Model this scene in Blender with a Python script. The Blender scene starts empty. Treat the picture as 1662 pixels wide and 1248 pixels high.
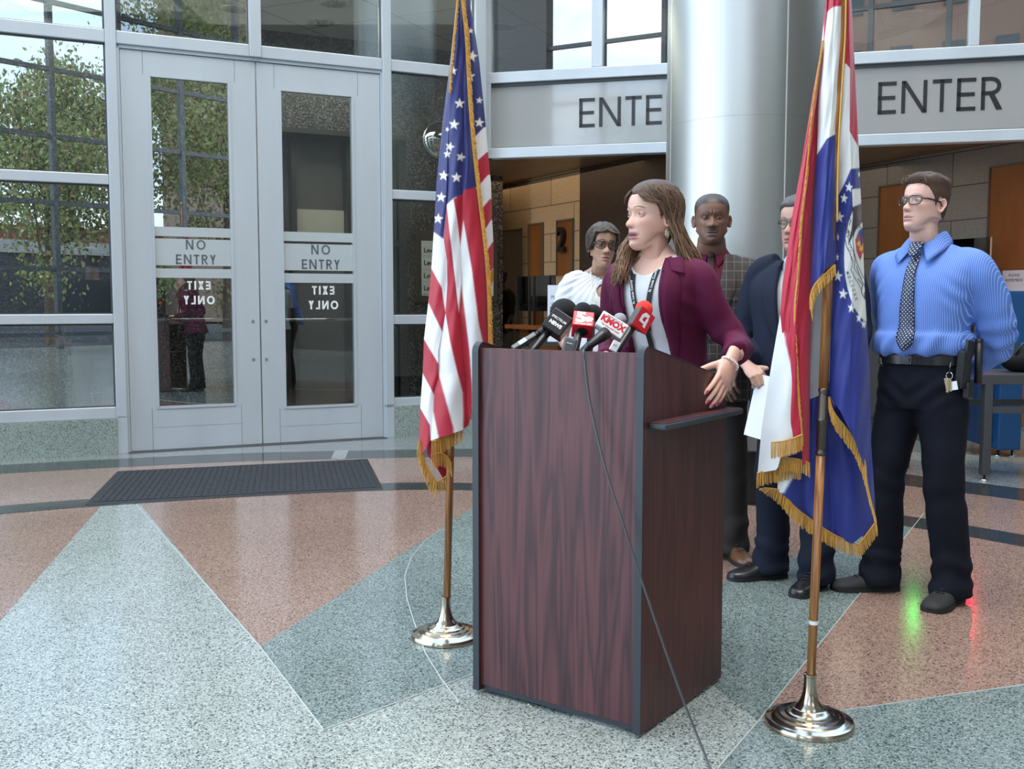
import bpy, bmesh, math, random
import numpy as np
from mathutils import Vector, Matrix, Euler, noise
from mathutils.bvhtree import BVHTree
R = math.radians
SC = bpy.context.scene
COL = SC.collection
random.seed(4)
# ---------------------------------------------------------------- camera
F, CH, PITCH = 1660.0, 1.29, math.atan(134 / 1660.0)
cam_d = bpy.data.cameras.new('camera'); cam = bpy.data.objects.new('camera', cam_d); COL.objects.link(cam)
cam.location = (0, 0, CH); cam.rotation_euler = (math.pi / 2 - PITCH, 0, 0)
cam_d.sensor_width = 36; cam_d.lens = 36 * F / 1662; cam_d.clip_end = 400; cam_d.clip_start = .05
SC.camera = cam
SC.view_settings.view_transform = 'Standard'; SC.view_settings.look = 'None'
SC.view_settings.gamma = 1; SC.view_settings.use_curve_mapping = False
SC.view_settings.exposure = 1.13
# ---------------------------------------------------------------- sky (bright day with broken cloud)
W = bpy.data.worlds.new('sky'); SC.world = W; W.use_nodes = True
nt = W.node_tree; nt.nodes.clear()
def N(t, k, **kw):
    n = t.nodes.new(k)
    for a, b in kw.items():
        if a.startswith('i_'): n.inputs[a[2:].replace('_', ' ')].default_value = b
        else: setattr(n, a, b)
    return n
def ramp(t, pts, interp='LINEAR'):
    n = t.nodes.new('ShaderNodeValToRGB'); e = n.color_ramp.elements; n.color_ramp.interpolation = interp
    while len(e) < len(pts): e.new(.5)
    for i, (p, c) in enumerate(pts):
        e[i].position = p; e[i].color = (c[0], c[1], c[2], 1)
    return n
tc = N(nt, 'ShaderNodeTexCoord'); mp = N(nt, 'ShaderNodeMapping'); mp.inputs['Scale'].default_value = (1, 1, 2.2)
nt.links.new(tc.outputs['Generated'], mp.inputs['Vector'])
nz = N(nt, 'ShaderNodeTexNoise', i_Scale=3.2, i_Detail=7.0, i_Roughness=.58)
nt.links.new(mp.outputs[0], nz.inputs['Vector'])
cr_ = ramp(nt, [(.46, (0, 0, 0)), (.68, (1, 1, 1))]); nt.links.new(nz.outputs['Fac'], cr_.inputs[0])
sp = N(nt, 'ShaderNodeSeparateXYZ'); nt.links.new(tc.outputs['Generated'], sp.inputs[0])
gr = ramp(nt, [(0.0, (.66, .80, .93)), (.5, (.30, .50, .80))]); nt.links.new(sp.outputs['Z'], gr.inputs[0])
mx = N(nt, 'ShaderNodeMix', data_type='RGBA')
nt.links.new(cr_.outputs[0], mx.inputs['Factor']); nt.links.new(gr.outputs[0], mx.inputs['A']); mx.inputs['B'].default_value = (1.04, 1.03, .98, 1)
bg = N(nt, 'ShaderNodeBackground'); bg.inputs['Strength'].default_value = 2.2
nt.links.new(mx.outputs['Result'], bg.inputs[0]); ow = N(nt, 'ShaderNodeOutputWorld'); nt.links.new(bg.outputs[0], ow.inputs[0])
# ---------------------------------------------------------------- sun, high behind the camera on the street side
sd = bpy.data.lights.new('sun', 'SUN'); sd.energy = 1.8; sd.angle = R(3); so = bpy.data.objects.new('sun', sd); COL.objects.link(so)
so.location = (6, -20, 20); so.rotation_euler = (R(28), R(-30), 0)
# ---------------------------------------------------------------- lobby ceiling area lamps and added fill lamps
def area(x, y, z, sx, sy, e, c):
    d = bpy.data.lights.new('ceiling_lamp', 'AREA'); d.shape = 'RECTANGLE'; d.size = sx; d.size_y = sy; d.energy = e; d.color = c
    o = bpy.data.objects.new('ceiling_lamp', d); COL.objects.link(o); o.location = (x, y, z); return o
area(1.0, 1.5, 14.2, 9.0, 9.0, 1000, (1, .96, .88))  # added fill high over the atrium, lights the people from above
area(-4.2, 10.4, 4.3, 1.6, 1.0, 35, (1, .94, .86))  # added fill, brightens the man and space behind the left window
area(-1.8, 10.9, 4.3, 3.0, 1.0, 60, (1, .92, .82))
area(1.0, 13.2, 2.84, 2.6, 3.6, 12, (1, .72, .45))
area(3.6, 11.6, 2.84, 1.6, 3.0, 4, (1, .84, .66))
area(2.5, 11.5, 4.3, 4.0, 1.4, 22, (1, .92, .82))
# ---------------------------------------------------------------- helpers
def P(px, py, z=None, Y=None):
    u = (px - 831) / F; v = (624 - py) / F; c, s = math.cos(PITCH), math.sin(PITCH)
    d = Vector((u, c + v * s, v * c - s))
    t = (z - CH) / d.z if z is not None else Y / d.y
    return Vector((0, 0, CH)) + d * t
def wmat(o):
    m = o.matrix_basis.copy()
    return wmat(o.parent) @ o.matrix_parent_inverse @ m if o.parent else m
class MB:
    """collects shapes for ONE mesh object"""
    def __init__(s): s.v = []; s.f = []; s.m = []; s.c = []
    def add(s, vs, fs, mi=0, col=None):
        o = len(s.v); s.v += [Vector(p) for p in vs]; s.f += [[i + o for i in f] for f in fs]; s.m += [mi] * len(fs)
        if col is not None:
            s.c += list(col) if isinstance(col, list) else [col] * len(vs)
        else: s.c += [(1, 1, 1)] * len(vs)
        return s
    def box(s, c, d, rot=None, mi=0, col=None):
        x, y, z = [k / 2 for k in d]
        vs = [Vector((a, b, e)) for a in (-x, x) for b in (-y, y) for e in (-z, z)]
        if rot is not None: vs = [rot @ p for p in vs]
        vs = [p + Vector(c) for p in vs]
        return s.add(vs, [(0, 1, 3, 2), (4, 6, 7, 5), (0, 4, 5, 1), (2, 3, 7, 6), (0, 2, 6, 4), (1, 5, 7, 3)], mi, col)
    def hexa(s, b, t, mi=0, col=None):
        n = len(b); return s.add(list(b) + list(t), [list(range(n))[::-1], list(range(n, 2 * n))] + [(i, (i + 1) % n, n + (i + 1) % n, n + i) for i in range(n)], mi, col)
    def loft(s, rings, mi=0, cap=True, col=None, closed=True):
        n = len(rings[0]); vs = [p for r in rings for p in r]; fs = []
        for k in range(len(rings) - 1):
            for i in range(n if closed else n - 1):
                j = (i + 1) % n; fs.append((k * n + i, k * n + j, (k + 1) * n + j, (k + 1) * n + i))
        if cap and closed: fs.append(list(range(n))[::-1]); fs.append([(len(rings) - 1) * n + i for i in range(n)])
        return s.add(vs, fs, mi, col)
    def tube(s, pts, rad, n=12, mi=0, cap=True, col=None, up=Vector((0, 0, 1)), flat=1.0):
        pts = [Vector(p) for p in pts]
        if not isinstance(rad, (list, tuple)): rad = [rad] * len(pts)
        rings = []; X = None
        for i, p in enumerate(pts):
            d = (pts[min(i + 1, len(pts) - 1)] - pts[max(i - 1, 0)]).normalized()
            if X is None:
                u = up if abs(d.dot(up)) < .95 else Vector((0, 1, 0)); X = d.cross(u).normalized()
            else: X = (X - d * X.dot(d)).normalized()
            Yv = d.cross(X).normalized(); r = rad[i]; rx, ry = (r if isinstance(r, (list, tuple)) else (r, r * flat))
            rings.append([p + X * rx * math.cos(a) + Yv * ry * math.sin(a) for a in [2 * math.pi * k / n for k in range(n)]])
        return s.loft(rings, mi, cap, col)
    def lathe(s, prof, n=32, c=(0, 0, 0), mi=0, col=None):
        c = Vector(c)
        return s.loft([[c + Vector((r * math.cos(a), r * math.sin(a), z)) for a in [2 * math.pi * k / n for k in range(n)]] for r, z in prof], mi, True, col)
    def ball(s, c, r, n=16, m=10, mi=0, rot=None, col=None):
        if not isinstance(r, (list, tuple)): r = (r, r, r)
        rings = []
        for k in range(m + 1):
            e = -math.pi / 2 + math.pi * k / m; q = max(math.cos(e), .02)
            ring = [Vector((r[0] * q * math.cos(a), r[1] * q * math.sin(a), r[2] * math.sin(e))) for a in [2 * math.pi * i / n for i in range(n)]]
            rings.append([(rot @ p if rot is not None else p) + Vector(c) for p in ring])
        return s.loft(rings, mi, True, col)
    def xf(s, M): s.v = [M @ p for p in s.v]; return s
    def merge(s, o, M=None):
        k = len(s.v); s.v += [(M @ p if M is not None else p.copy()) for p in o.v]; s.f += [[i + k for i in f] for f in o.f]; s.m += o.m; s.c += o.c; return s
    def mesh(s, name='m', color=False):
        me = bpy.data.meshes.new(name); me.from_pydata([tuple(p) for p in s.v], [], s.f)
        me.polygons.foreach_set('material_index', s.m)
        if color:
            a = me.color_attributes.new('Col', 'FLOAT_COLOR', 'POINT')
            a.data.foreach_set('color', [k for c in s.c for k in (c[0], c[1], c[2], 1)])
        me.update(); return me
    def build(s, name, mats, parent=None, smooth=False, world=False, color=False, bevel=0, fix=True, sub=0, ang=None):
        if world and parent is not None: s.xf(wmat(parent).inverted())
        me = s.mesh(name, color)
        if fix:
            bm = bmesh.new(); bm.from_mesh(me); bmesh.ops.recalc_face_normals(bm, faces=bm.faces); bm.to_mesh(me); bm.free()
        for m in (mats if isinstance(mats, (list, tuple)) else [mats]): me.materials.append(m)
        if smooth: me.polygons.foreach_set('use_smooth', [True] * len(me.polygons))
        if smooth and ang: me.set_sharp_from_angle(angle=R(ang))
        o = bpy.data.objects.new(name, me); COL.objects.link(o)
        if parent is not None: o.parent = parent
        if bevel:
            b = o.modifiers.new('bevel', 'BEVEL'); b.width = bevel; b.segments = 2; b.limit_method = 'ANGLE'
        if sub: q = o.modifiers.new('sub', 'SUBSURF'); q.levels = q.render_levels = sub
        return o
def tag(o, label=None, cat=None, group=None, kind=None):
    if label: o['label'] = label
    if cat: o['category'] = cat
    if group: o['group'] = group
    if kind: o['kind'] = kind
    return o
def struct(o, label=None, cat=None): return tag(o, label, cat, None, 'structure')
def empty(name, loc=(0, 0, 0), rz=0, rot=None):
    o = bpy.data.objects.new(name, None); COL.objects.link(o); o.empty_display_size = .1
    o.location = loc; o.rotation_euler = rot if rot else (0, 0, rz)
    o.matrix_world = Matrix.Translation(Vector(loc)) @ (Euler(rot) if rot else Euler((0, 0, rz))).to_matrix().to_4x4()
    return o
def smst(a, b, x):
    t = min(1, max(0, (x - a) / (b - a))); return t * t * (3 - 2 * t)
def cr(pts, n):
    """catmull-rom resample of tuples, n points per span"""
    P_ = [np.array(p, float) for p in pts]; out = []
    for i in range(len(P_) - 1):
        p0, p1, p2, p3 = P_[max(i - 1, 0)], P_[i], P_[i + 1], P_[min(i + 2, len(P_) - 1)]
        for k in range(n):
            t = k / n; out.append(.5 * ((2 * p1) + (-p0 + p2) * t + (2 * p0 - 5 * p1 + 4 * p2 - p3) * t * t + (-p0 + 3 * p1 - 3 * p2 + p3) * t ** 3))
    out.append(P_[-1]); return out
# ---------------------------------------------------------------- materials
def mat(name, col=(.8, .8, .8), rough=.5, metal=0, spec=.5, coat=0, sheen=0, attr=False, nscale=0, namt=.2, bump=0, bscale=200, trans=0, emit=None, es=1, sss=0, stretch=None):
    m = bpy.data.materials.new(name); m.use_nodes = True; t = m.node_tree; b = t.nodes['Principled BSDF']
    b.inputs['Base Color'].default_value = (*col, 1); b.inputs['Roughness'].default_value = rough; b.inputs['Metallic'].default_value = metal
    b.inputs['Specular IOR Level'].default_value = spec; b.inputs['Coat Weight'].default_value = coat; b.inputs['Sheen Weight'].default_value = sheen
    b.inputs['Transmission Weight'].default_value = trans
    if sss: b.inputs['Subsurface Weight'].default_value = sss; b.inputs['Subsurface Radius'].default_value = (.01, .004, .002); b.inputs['Subsurface Scale'].default_value = .6
    if emit: b.inputs['Emission Color'].default_value = (*emit, 1); b.inputs['Emission Strength'].default_value = es
    src = None
    if attr:
        a = N(t, 'ShaderNodeAttribute', attribute_name='Col'); src = a.outputs['Color']
    if nscale:
        c = N(t, 'ShaderNodeTexCoord'); v = c.outputs['Object']
        if stretch: mm = N(t, 'ShaderNodeMapping'); mm.inputs['Scale'].default_value = stretch; t.links.new(v, mm.inputs[0]); v = mm.outputs[0]
        q = N(t, 'ShaderNodeTexNoise', i_Scale=nscale, i_Detail=4.0); t.links.new(v, q.inputs['Vector'])
        r = ramp(t, [(.3, (1 - namt,) * 3), (.7, (1 + namt * .3,) * 3)]); t.links.new(q.outputs['Fac'], r.inputs[0])
        x = N(t, 'ShaderNodeMix', data_type='RGBA', blend_type='MULTIPLY'); x.inputs['Factor'].default_value = 1
        if src: t.links.new(src, x.inputs['A'])
        else: x.inputs['A'].default_value = (*col, 1)
        t.links.new(r.outputs[0], x.inputs['B']); src = x.outputs['Result']
    if src: t.links.new(src, b.inputs['Base Color'])
    if bump:
        c = N(t, 'ShaderNodeTexCoord'); q = N(t, 'ShaderNodeTexNoise', i_Scale=bscale, i_Detail=3.0); t.links.new(c.outputs['Object'], q.inputs['Vector'])
        u = N(t, 'ShaderNodeBump'); u.inputs['Strength'].default_value = bump; u.inputs['Distance'].default_value = .002
        t.links.new(q.outputs['Fac'], u.inputs['Height']); t.links.new(u.outputs[0], b.inputs['Normal'])
    return m
def glass_mat(name, tint=(.75, .8, .8), refl=.3, rough=0.0):
    m = bpy.data.materials.new(name); m.use_nodes = True; t = m.node_tree; t.nodes.clear()
    o = N(t, 'ShaderNodeOutputMaterial'); tr = N(t, 'ShaderNodeBsdfTransparent'); tr.inputs[0].default_value = (*tint, 1)
    gl = N(t, 'ShaderNodeBsdfGlossy'); gl.inputs['Color'].default_value = (.95, .98, 1, 1); gl.inputs['Roughness'].default_value = rough
    lw = N(t, 'ShaderNodeFresnel', i_IOR=1.5); mr = N(t, 'ShaderNodeMapRange'); mr.inputs['From Min'].default_value = .04; mr.inputs['From Max'].default_value = 1; mr.inputs['To Min'].default_value = refl; mr.inputs['To Max'].default_value = 1
    t.links.new(lw.outputs[0], mr.inputs[0]); mi = N(t, 'ShaderNodeMixShader'); t.links.new(mr.outputs[0], mi.inputs[0]); t.links.new(tr.outputs[0], mi.inputs[1]); t.links.new(gl.outputs[0], mi.inputs[2]); t.links.new(mi.outputs[0], o.inputs[0])
    return m
def speckle(name, cols, scale=220, rough=.12, big=0, bigc=None, spec=.5):
    m = bpy.data.materials.new(name); m.use_nodes = True; t = m.node_tree; b = t.nodes['Principled BSDF']
    c = N(t, 'ShaderNodeTexCoord'); v = N(t, 'ShaderNodeTexVoronoi', i_Scale=float(scale)); t.links.new(c.outputs['Object'], v.inputs['Vector'])
    s = N(t, 'ShaderNodeSeparateColor'); t.links.new(v.outputs['Color'], s.inputs[0])
    r = ramp(t, cols, 'CONSTANT'); t.links.new(s.outputs[0], r.inputs[0]); src = r.outputs[0]
    q = N(t, 'ShaderNodeTexNoise', i_Scale=1.3, i_Detail=3.0); t.links.new(c.outputs['Object'], q.inputs['Vector'])
    r2 = ramp(t, [(.3, (.9, .9, .9)), (.7, (1.04, 1.04, 1.04))]); t.links.new(q.outputs['Fac'], r2.inputs[0])
    x = N(t, 'ShaderNodeMix', data_type='RGBA', blend_type='MULTIPLY'); x.inputs['Factor'].default_value = 1; t.links.new(src, x.inputs['A']); t.links.new(r2.outputs[0], x.inputs['B']); src = x.outputs['Result']
    if big:   # slab joints
        k = N(t, 'ShaderNodeTexBrick', i_Scale=1.0); k.offset = .5
        mm = N(t, 'ShaderNodeMapping'); mm.inputs['Rotation'].default_value = (R(90), 0, 0); t.links.new(c.outputs['Object'], mm.inputs[0]); t.links.new(mm.outputs[0], k.inputs['Vector'])
        k.inputs['Color1'].default_value = (1, 1, 1, 1); k.inputs['Color2'].default_value = (.85, .8, .78, 1); k.inputs['Mortar'].default_value = (.25, .25, .25, 1)
        k.inputs['Mortar Size'].default_value = .004; k.inputs['Brick Width'].default_value = big; k.inputs['Row Height'].default_value = big * 1.4
        x = N(t, 'ShaderNodeMix', data_type='RGBA', blend_type='MULTIPLY'); x.inputs['Factor'].default_value = 1; t.links.new(src, x.inputs['A']); t.links.new(k.outputs[0], x.inputs['B']); src = x.outputs['Result']
    t.links.new(src, b.inputs['Base Color']); b.inputs['Roughness'].default_value = rough; b.inputs['Specular IOR Level'].default_value = spec
    return m
ALU = mat('brushed_aluminium', (.50, .555, .60), .38, .25, nscale=3, namt=.08, stretch=(1, 1, .2))
ALU_D = mat('dark_gasket', (.06, .065, .07), .5)
GLASS = glass_mat('window_glass', (.70, .75, .73), .11)
GLASS_HI = glass_mat('coated_window_glass', (.58, .63, .62), .27)
FROST = mat('frosted_film', (.42, .47, .49), .25, spec=.8)
BLACKM = mat('black_plastic', (.012, .012, .014), .4)
DARK = mat('dark_panel', (.02, .021, .023), .3)
GRANITE = speckle('grey_granite', [(0, (.014, .013, .013)), (.45, (.075, .072, .070)), (.75, (.15, .145, .14)), (.92, (.27, .265, .255))], 80, .3, big=1.2)
GREEN_G = speckle('green_terrazzo_base', [(0, (.1, .11, .1)), (.14, (.24, .30, .28)), (.6, (.29, .35, .325)), (.9, (.36, .42, .39))], 170, .35)
FLOORS = {
 'light': speckle('light_terrazzo', [(0, (.06, .07, .065)), (.16, (.25, .28, .26)), (.45, (.35, .385, .355)), (.85, (.48, .51, .47))], 210, .14),
 'green': speckle('green_terrazzo', [(0, (.05, .065, .06)), (.2, (.15, .19, .18)), (.5, (.21, .26, .245)), (.87, (.32, .37, .35))], 210, .14),
 'pink': speckle('pink_terrazzo', [(0, (.08, .05, .04)), (.15, (.25, .16, .125)), (.5, (.32, .205, .157)), (.87, (.41, .29, .24))], 210, .14),
 'dark': speckle('dark_terrazzo', [(0, (.015, .017, .018)), (.5, (.04, .045, .045)), (.9, (.1, .11, .11))], 210, .14),
 'grey': speckle('grey_terrazzo', [(0, (.1, .11, .11)), (.3, (.24, .26, .26)), (.9, (.34, .36, .36))], 210, .16)}
# capital letters from straight strokes and arcs (unit height, thin geometric sans)
def letter_polys(ch, t=.13):
    """list of quads/polygons (x,z) in unit height; returns polys,width"""
    def st(a, b, e=True):
        ax, ay = a; bx, by = b; dx, dy = bx - ax, by - ay; L = math.hypot(dx, dy); nx, ny = -dy / L * t / 2, dx / L * t / 2
        return [(ax + nx, ay + ny), (bx + nx, by + ny), (bx - nx, by - ny), (ax - nx, ay - ny)]
    def arc(cx, cy, rx, ry, a0, a1, n=20):
        o = []
        for i in range(n):
            p, q = R(a0 + (a1 - a0) * i / n), R(a0 + (a1 - a0) * (i + 1) / n)
            o.append([(cx + (rx + s_) * math.cos(w), cy + (ry + s_) * math.sin(w)) for w, s_ in ((p, t / 2), (q, t / 2), (q, -t / 2), (p, -t / 2))])
        return o
    h = t / 2
    if ch == 'E': return [st((h, 0), (h, 1)), st((0, 1 - h), (.55, 1 - h)), st((0, .5), (.52, .5)), st((0, h), (.55, h))], .55
    if ch == 'N': return [st((h, 0), (h, 1)), st((.76 - h, 0), (.76 - h, 1)), [(0, 1), (.02 + t, 1), (.76, 0), (.74 - t, 0)]], .76
    if ch == 'T': return [st((.28, 0), (.28, 1)), st((0, 1 - h), (.56, 1 - h))], .56
    if ch == 'R': return [st((h, 0), (h, 1)), st((0, 1 - h), (.3, 1 - h)), st((0, .45 + h), (.3, .45 + h)), [(.22, .47), (.38, .47), (.62, 0), (.45, 0)]] + arc(.3, .725, .21, .21, -90, 90), .6
    if ch == 'O': return arc(.45, .5, .45 - h, .5 - h, 0, 360, 36), .9
    if ch == 'Y': return [st((.3, 0), (.3, .48)), [(0, 1), (t * 1.2, 1), (.3 + h, .48), (.3 - h, .44)], [(.6, 1), (.6 - t * 1.2, 1), (.3 - h, .48), (.3 + h, .44)]], .6
    if ch == 'X': return [[(0, 1), (t * 1.25, 1), (.6, 0), (.6 - t * 1.25, 0)], [(.6, 1), (.6 - t * 1.25, 1), (0, 0), (t * 1.25, 0)]], .6
    if ch == 'I': return [st((h, 0), (h, 1))], t
    if ch == 'L': return [st((h, 0), (h, 1)), st((0, h), (.5, h))], .5
    return [], .35
def word(mb, text, org, ux, uz, nrm, h, t=.13, gap=.17, center=False, depth=.003, mirror=False):
    x = 0; out = []
    for ch in text:
        p, w = letter_polys(ch, t); out.append((x, p)); x += w + gap
    tot = x - gap; off = -tot / 2 if center else 0
    for x0, ps in out:
        for q in ps:
            pts = []
            for (a, b) in q:
                u = (x0 + a + off) * h
                if mirror: u = -u
                pts.append(Vector(org) + ux * u + uz * b * h)
            mb.hexa(pts, [k + nrm * depth for k in pts])
    return tot * h
def text_mb(text, size, extrude=.0006, M=None, bold=0, align='CENTER', sx=1.0, shear=0, mi=0, col=None):
    cu = bpy.data.curves.new('t', 'FONT'); cu.body = text; cu.size = size; cu.extrude = extrude; cu.offset = bold; cu.align_x = align; cu.align_y = 'CENTER'; cu.shear = shear
    cu.resolution_u = 3
    o = bpy.data.objects.new('t', cu); COL.objects.link(o)
    me = o.to_mesh(); mb = MB(); mb.add([Vector((v.co.x * sx, v.co.y, v.co.z)) for v in me.vertices], [list(p.vertices) for p in me.polygons], mi, col)
    o.to_mesh_clear(); bpy.data.objects.remove(o); bpy.data.curves.remove(cu)
    return mb.xf(M) if M is not None else mb
def frame_M(o, x, y, z):
    """matrix with given origin and axes"""
    return Matrix(((x.x, y.x, z.x, o.x), (x.y, y.y, z.y, o.y), (x.z, y.z, z.z, o.z), (0, 0, 0, 1)))
# ================================================================ THE SETTING
UZ = Vector((0, 0, 1))
class Wall:
    def __init__(s, a, b):
        s.o = Vector((a[0], a[1], 0)); s.d = (Vector((b[0], b[1], 0)) - s.o).normalized(); s.n = Vector((s.d.y, -s.d.x, 0))
    def at(s, u, out, z): return s.o + s.d * u + s.n * out + UZ * z
    def hit(s, px, py):
        """wall coordinates (along, up) of a line of sight"""
        a = Vector((0, 0, CH)); d = P(px, py, Y=1.0) - a; t = (s.o - a).dot(s.n) / d.dot(s.n); p = a + d * t
        return (p - s.o).dot(s.d), p.z
    def bar(s, mb, u0, u1, z0, z1, o0, o1, mi=0):
        c = [s.at(u, o, z) for z in (z0, z1) for u, o in ((u0, o0), (u1, o0), (u1, o1), (u0, o1))]
        return mb.hexa(c[:4], c[4:], mi)
WA = Wall((-3.2645, 8.693), (-1.2356, 9.6486))
WB = Wall((-.188, 10.262), (4.459, 9.108))
def ua(px, py=490): return WA.hit(px, py)[0]
def ub(px, py=120): return WB.hit(px, py)[0]
HEAD0, HEAD1, TOP = 3.425, 3.53, 5.1
# ---- floor: terrazzo star of inlaid fields
fl = MB(); fl.hexa([Vector((-14, -12, -.1)), Vector((16, -12, -.1)), Vector((16, 19, -.1)), Vector((-14, 19, -.1))], [Vector((-14, -12, 0)), Vector((16, -12, 0)), Vector((16, 19, 0)), Vector((-14, 19, 0))])
floor = struct(fl.build('floor', FLOORS['light']))
def inlay(pts, m, lv, px=True, nm='terrazzo_field'):
    q = [P(x, y, z=0) if px else Vector((x, y, 0)) for x, y in pts]
    mb = MB(); mb.hexa([k + UZ * .0001 for k in q], [k + UZ * (.0004 * lv) for k in q]); return struct(mb.build(nm, FLOORS[m], floor))
def band(pts, w, m, lv, nm='terrazzo_band'):
    q = [Vector((a[0], a[1], 0)) for a in cr([tuple(P(x, y, z=0)[:2]) for x, y in pts], 6)]; mb = MB(); L = []
    for i, p in enumerate(q):
        d = (q[min(i + 1, len(q) - 1)] - q[max(i - 1, 0)]).normalized(); n = Vector((-d.y, d.x, 0)); L.append((p - n * w / 2, p + n * w / 2))
    for i in range(len(L) - 1):
        c = [L[i][0], L[i + 1][0], L[i + 1][1], L[i][1]]; mb.hexa([k + UZ * .0001 for k in c], [k + UZ * .0004 * lv for k in c])
    return struct(mb.build(nm, FLOORS[m], floor))
B2 = [(-260, 852), (0, 828), (150, 816), (400, 800), (625, 790), (765, 790), (1000, 796), (1300, 822), (1491, 849), (1662, 878), (1850, 915)]
B1 = [(-260, 778), (0, 762), (185, 752), (400, 742), (620, 737), (765, 735), (1000, 738), (1300, 758), (1495, 782), (1662, 803), (1850, 828)]
inlay([(-900, 1180), (-900, 905), (-260, 852), (0, 828), (168, 816), (-300, 1352)], 'pink', 1)
inlay([(222, 812), (422, 1050), (770, 822), (830, 783), (625, 790), (400, 800)], 'pink', 1)
inlay([(422, 1050), (525, 1185), (767, 1095), (1165, 944), (1180, 880), (900, 792), (830, 783), (770, 822)], 'green', 1)
inlay([(1100, 968), (1500, 833), (1231, 1171), (1150, 1108), (1000, 1000)], 'green', 1)
inlay([(1165, 944), (1500, 833), (1300, 815), (1000, 790), (830, 783)], 'pink', 2)
inlay([(1231, 1171), (1500, 833), (1662, 865), (1900, 900), (2100, 1049)], 'pink', 2)
inlay([(1231, 1171), (2100, 1049), (2600, 1350), (2600, 1700), (920, 1560), (1165, 1248)], 'green', 3)
# field between the two dark bands, then the grey field along the glass
def strip(a, b, m, lv):
    A_ = [P(x, y, z=0) for x, y in a]; B_ = [P(x, y, z=0) for x, y in b]; mb = MB()
    for i in range(len(A_) - 1):
        c = [A_[i], A_[i + 1], B_[i + 1], B_[i]]; mb.hexa([k + UZ * .0001 for k in c], [k + UZ * .0004 * lv for k in c])
    return struct(mb.build('terrazzo_field', FLOORS[m], floor))
strip(B2, B1, 'pink', 3)
strip(B1, [(x, y - 34) for x, y in B1], 'grey', 3)
band(B2, .28, 'dark', 5); band(B1, .46, 'dark', 5)
inlay([(537, 745), (560, 745), (566, 731), (544, 731)], 'light', 7)
def brass(pts, nm='divider_strip'):
    mb = MB(); q = [P(x, y, z=0) for x, y in pts]; mb_ = mb
    for i in range(len(q) - 1):
        d = (q[i + 1] - q[i]).normalized(); n = Vector((-d.y, d.x, 0)) * .0018
        c = [q[i] - n, q[i + 1] - n, q[i + 1] + n, q[i] + n]; mb.hexa([k for k in c], [k + UZ * .0032 for k in c])
    return struct(mb.build(nm, mat('zinc_strip', (.55, .58, .56), .35, .3), floor))
brass([(1231, 1171), (1165, 1248)]); brass([(422, 1050), (525, 1185), (767, 1095)]); brass([(1500, 833), (1231, 1171)]); brass([(222, 820), (422, 1050)])
brass([(740, 855), (712, 862), (688, 880), (668, 905), (657, 935), (660, 970), (672, 1010), (690, 1060), (718, 1105), (745, 1140)])
brass([(1231, 1171), (1367, 1154), (1662, 1112)])
lob = [(-.2, 9.5), (1.45, 9.15), (3.2, 8.8), (4.6, 8.35), (9, 7.6), (9, 18), (-1.2, 18)]
inlay(lob, 'green', 2, False)
# ---- facade A: double doors and side windows
def zA(px, py): return WA.hit(px, py)[1]
zr = {'t0': HEAD0, 't1': HEAD1}
mA = MB()
uL, uD0, uD1, uS1, uC = ua(183), ua(208), ua(621), ua(637), ua(771)
uCe = ua(788)
u_left = ua(-150)
# granite base under the windows
for nm, a, b in (('wall_base_left', u_left, uL), ('wall_base_right', uS1, uCe)):
    b_ = MB(); WA.bar(b_, a, b, 0, zA(90, 681) - .01, .05, -.14); struct(b_.build(nm, GREEN_G))
wn = 0
def window(wall, u0, u1, zs, frame=.045, glass=GLASS, depth=.07, name=None, mull=()):
    """one glazed bay: frame with rails at heights zs=[(z0,z1)...]; panes between"""
    global wn; wn += 1
    fr = MB()
    for a, b in zs: wall.bar(fr, u0, u1, a, b, .02, -depth)
    for a, b in mull: wall.bar(fr, a, b, zs[0][0], zs[-1][1], .035, -depth - .02)
    root = struct(fr.build('window_%d' % wn, ALU, bevel=.006))
    for i in range(len(zs) - 1):
        g = MB(); wall.bar(g, u0, u1, zs[i][1], zs[i + 1][0], -.02, -.03); struct(g.build('glass_pane', glass, root))
        k = MB()
        for (p0, p1, q0, q1) in ((u0, u0 + .012, zs[i][1], zs[i + 1][0]), (u1 - .012, u1, zs[i][1], zs[i + 1][0]), (u0, u1, zs[i][1], zs[i][1] + .01), (u0, u1, zs[i + 1][0] - .014, zs[i + 1][0])): wall.bar(k, p0, p1, q0, q1, -.012, -.036)
        struct(k.build('gasket', ALU_D, root))
    return root
zSill = (zA(90, 681) - .01, zA(90, 664)); zM3 = (zA(90, 526), zA(90, 510)); zM2 = (zA(90, 296), zA(90, 279))
window(WA, u_left, uL, [zSill, zM3, zM2, (HEAD0, HEAD1), (TOP, TOP + .1)], glass=GLASS_HI, mull=((uL, uD0 - .035), (u_left, u_left + .06)))
zS = [(zA(680, 659), zA(680, 644)), (zA(680, 526), zA(680, 511)), (zA(680, 325), zA(680, 310)), (HEAD0, HEAD1), (TOP, TOP + .1)]
window(WA, uS1, uC, zS, glass=GLASS, mull=((uS1 - .085, uS1), (uC, uCe)))
uM0, uM1 = WA.hit(403.5, 60)[0], WA.hit(422.8, 60)[0]
window(WA, uD0 - .035, uM0, [(HEAD0, HEAD1), (TOP, TOP + .1)], glass=GLASS)
window(WA, uM1, uS1 - .085, [(HEAD0, HEAD1), (TOP, TOP + .1)], glass=GLASS, mull=((uM0, uM1),))
for nm, a in (('trim_1', uL), ('trim_2', uS1 - .085)):   # posts run down to the floor beside the doors
    b_ = MB(); WA.bar(b_, a, a + (uD0 - .035 - uL if nm == 'trim_1' else .085), 0, zSill[0] + .02, .035, -.09); struct(b_.build(nm, ALU, bevel=.005))
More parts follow.
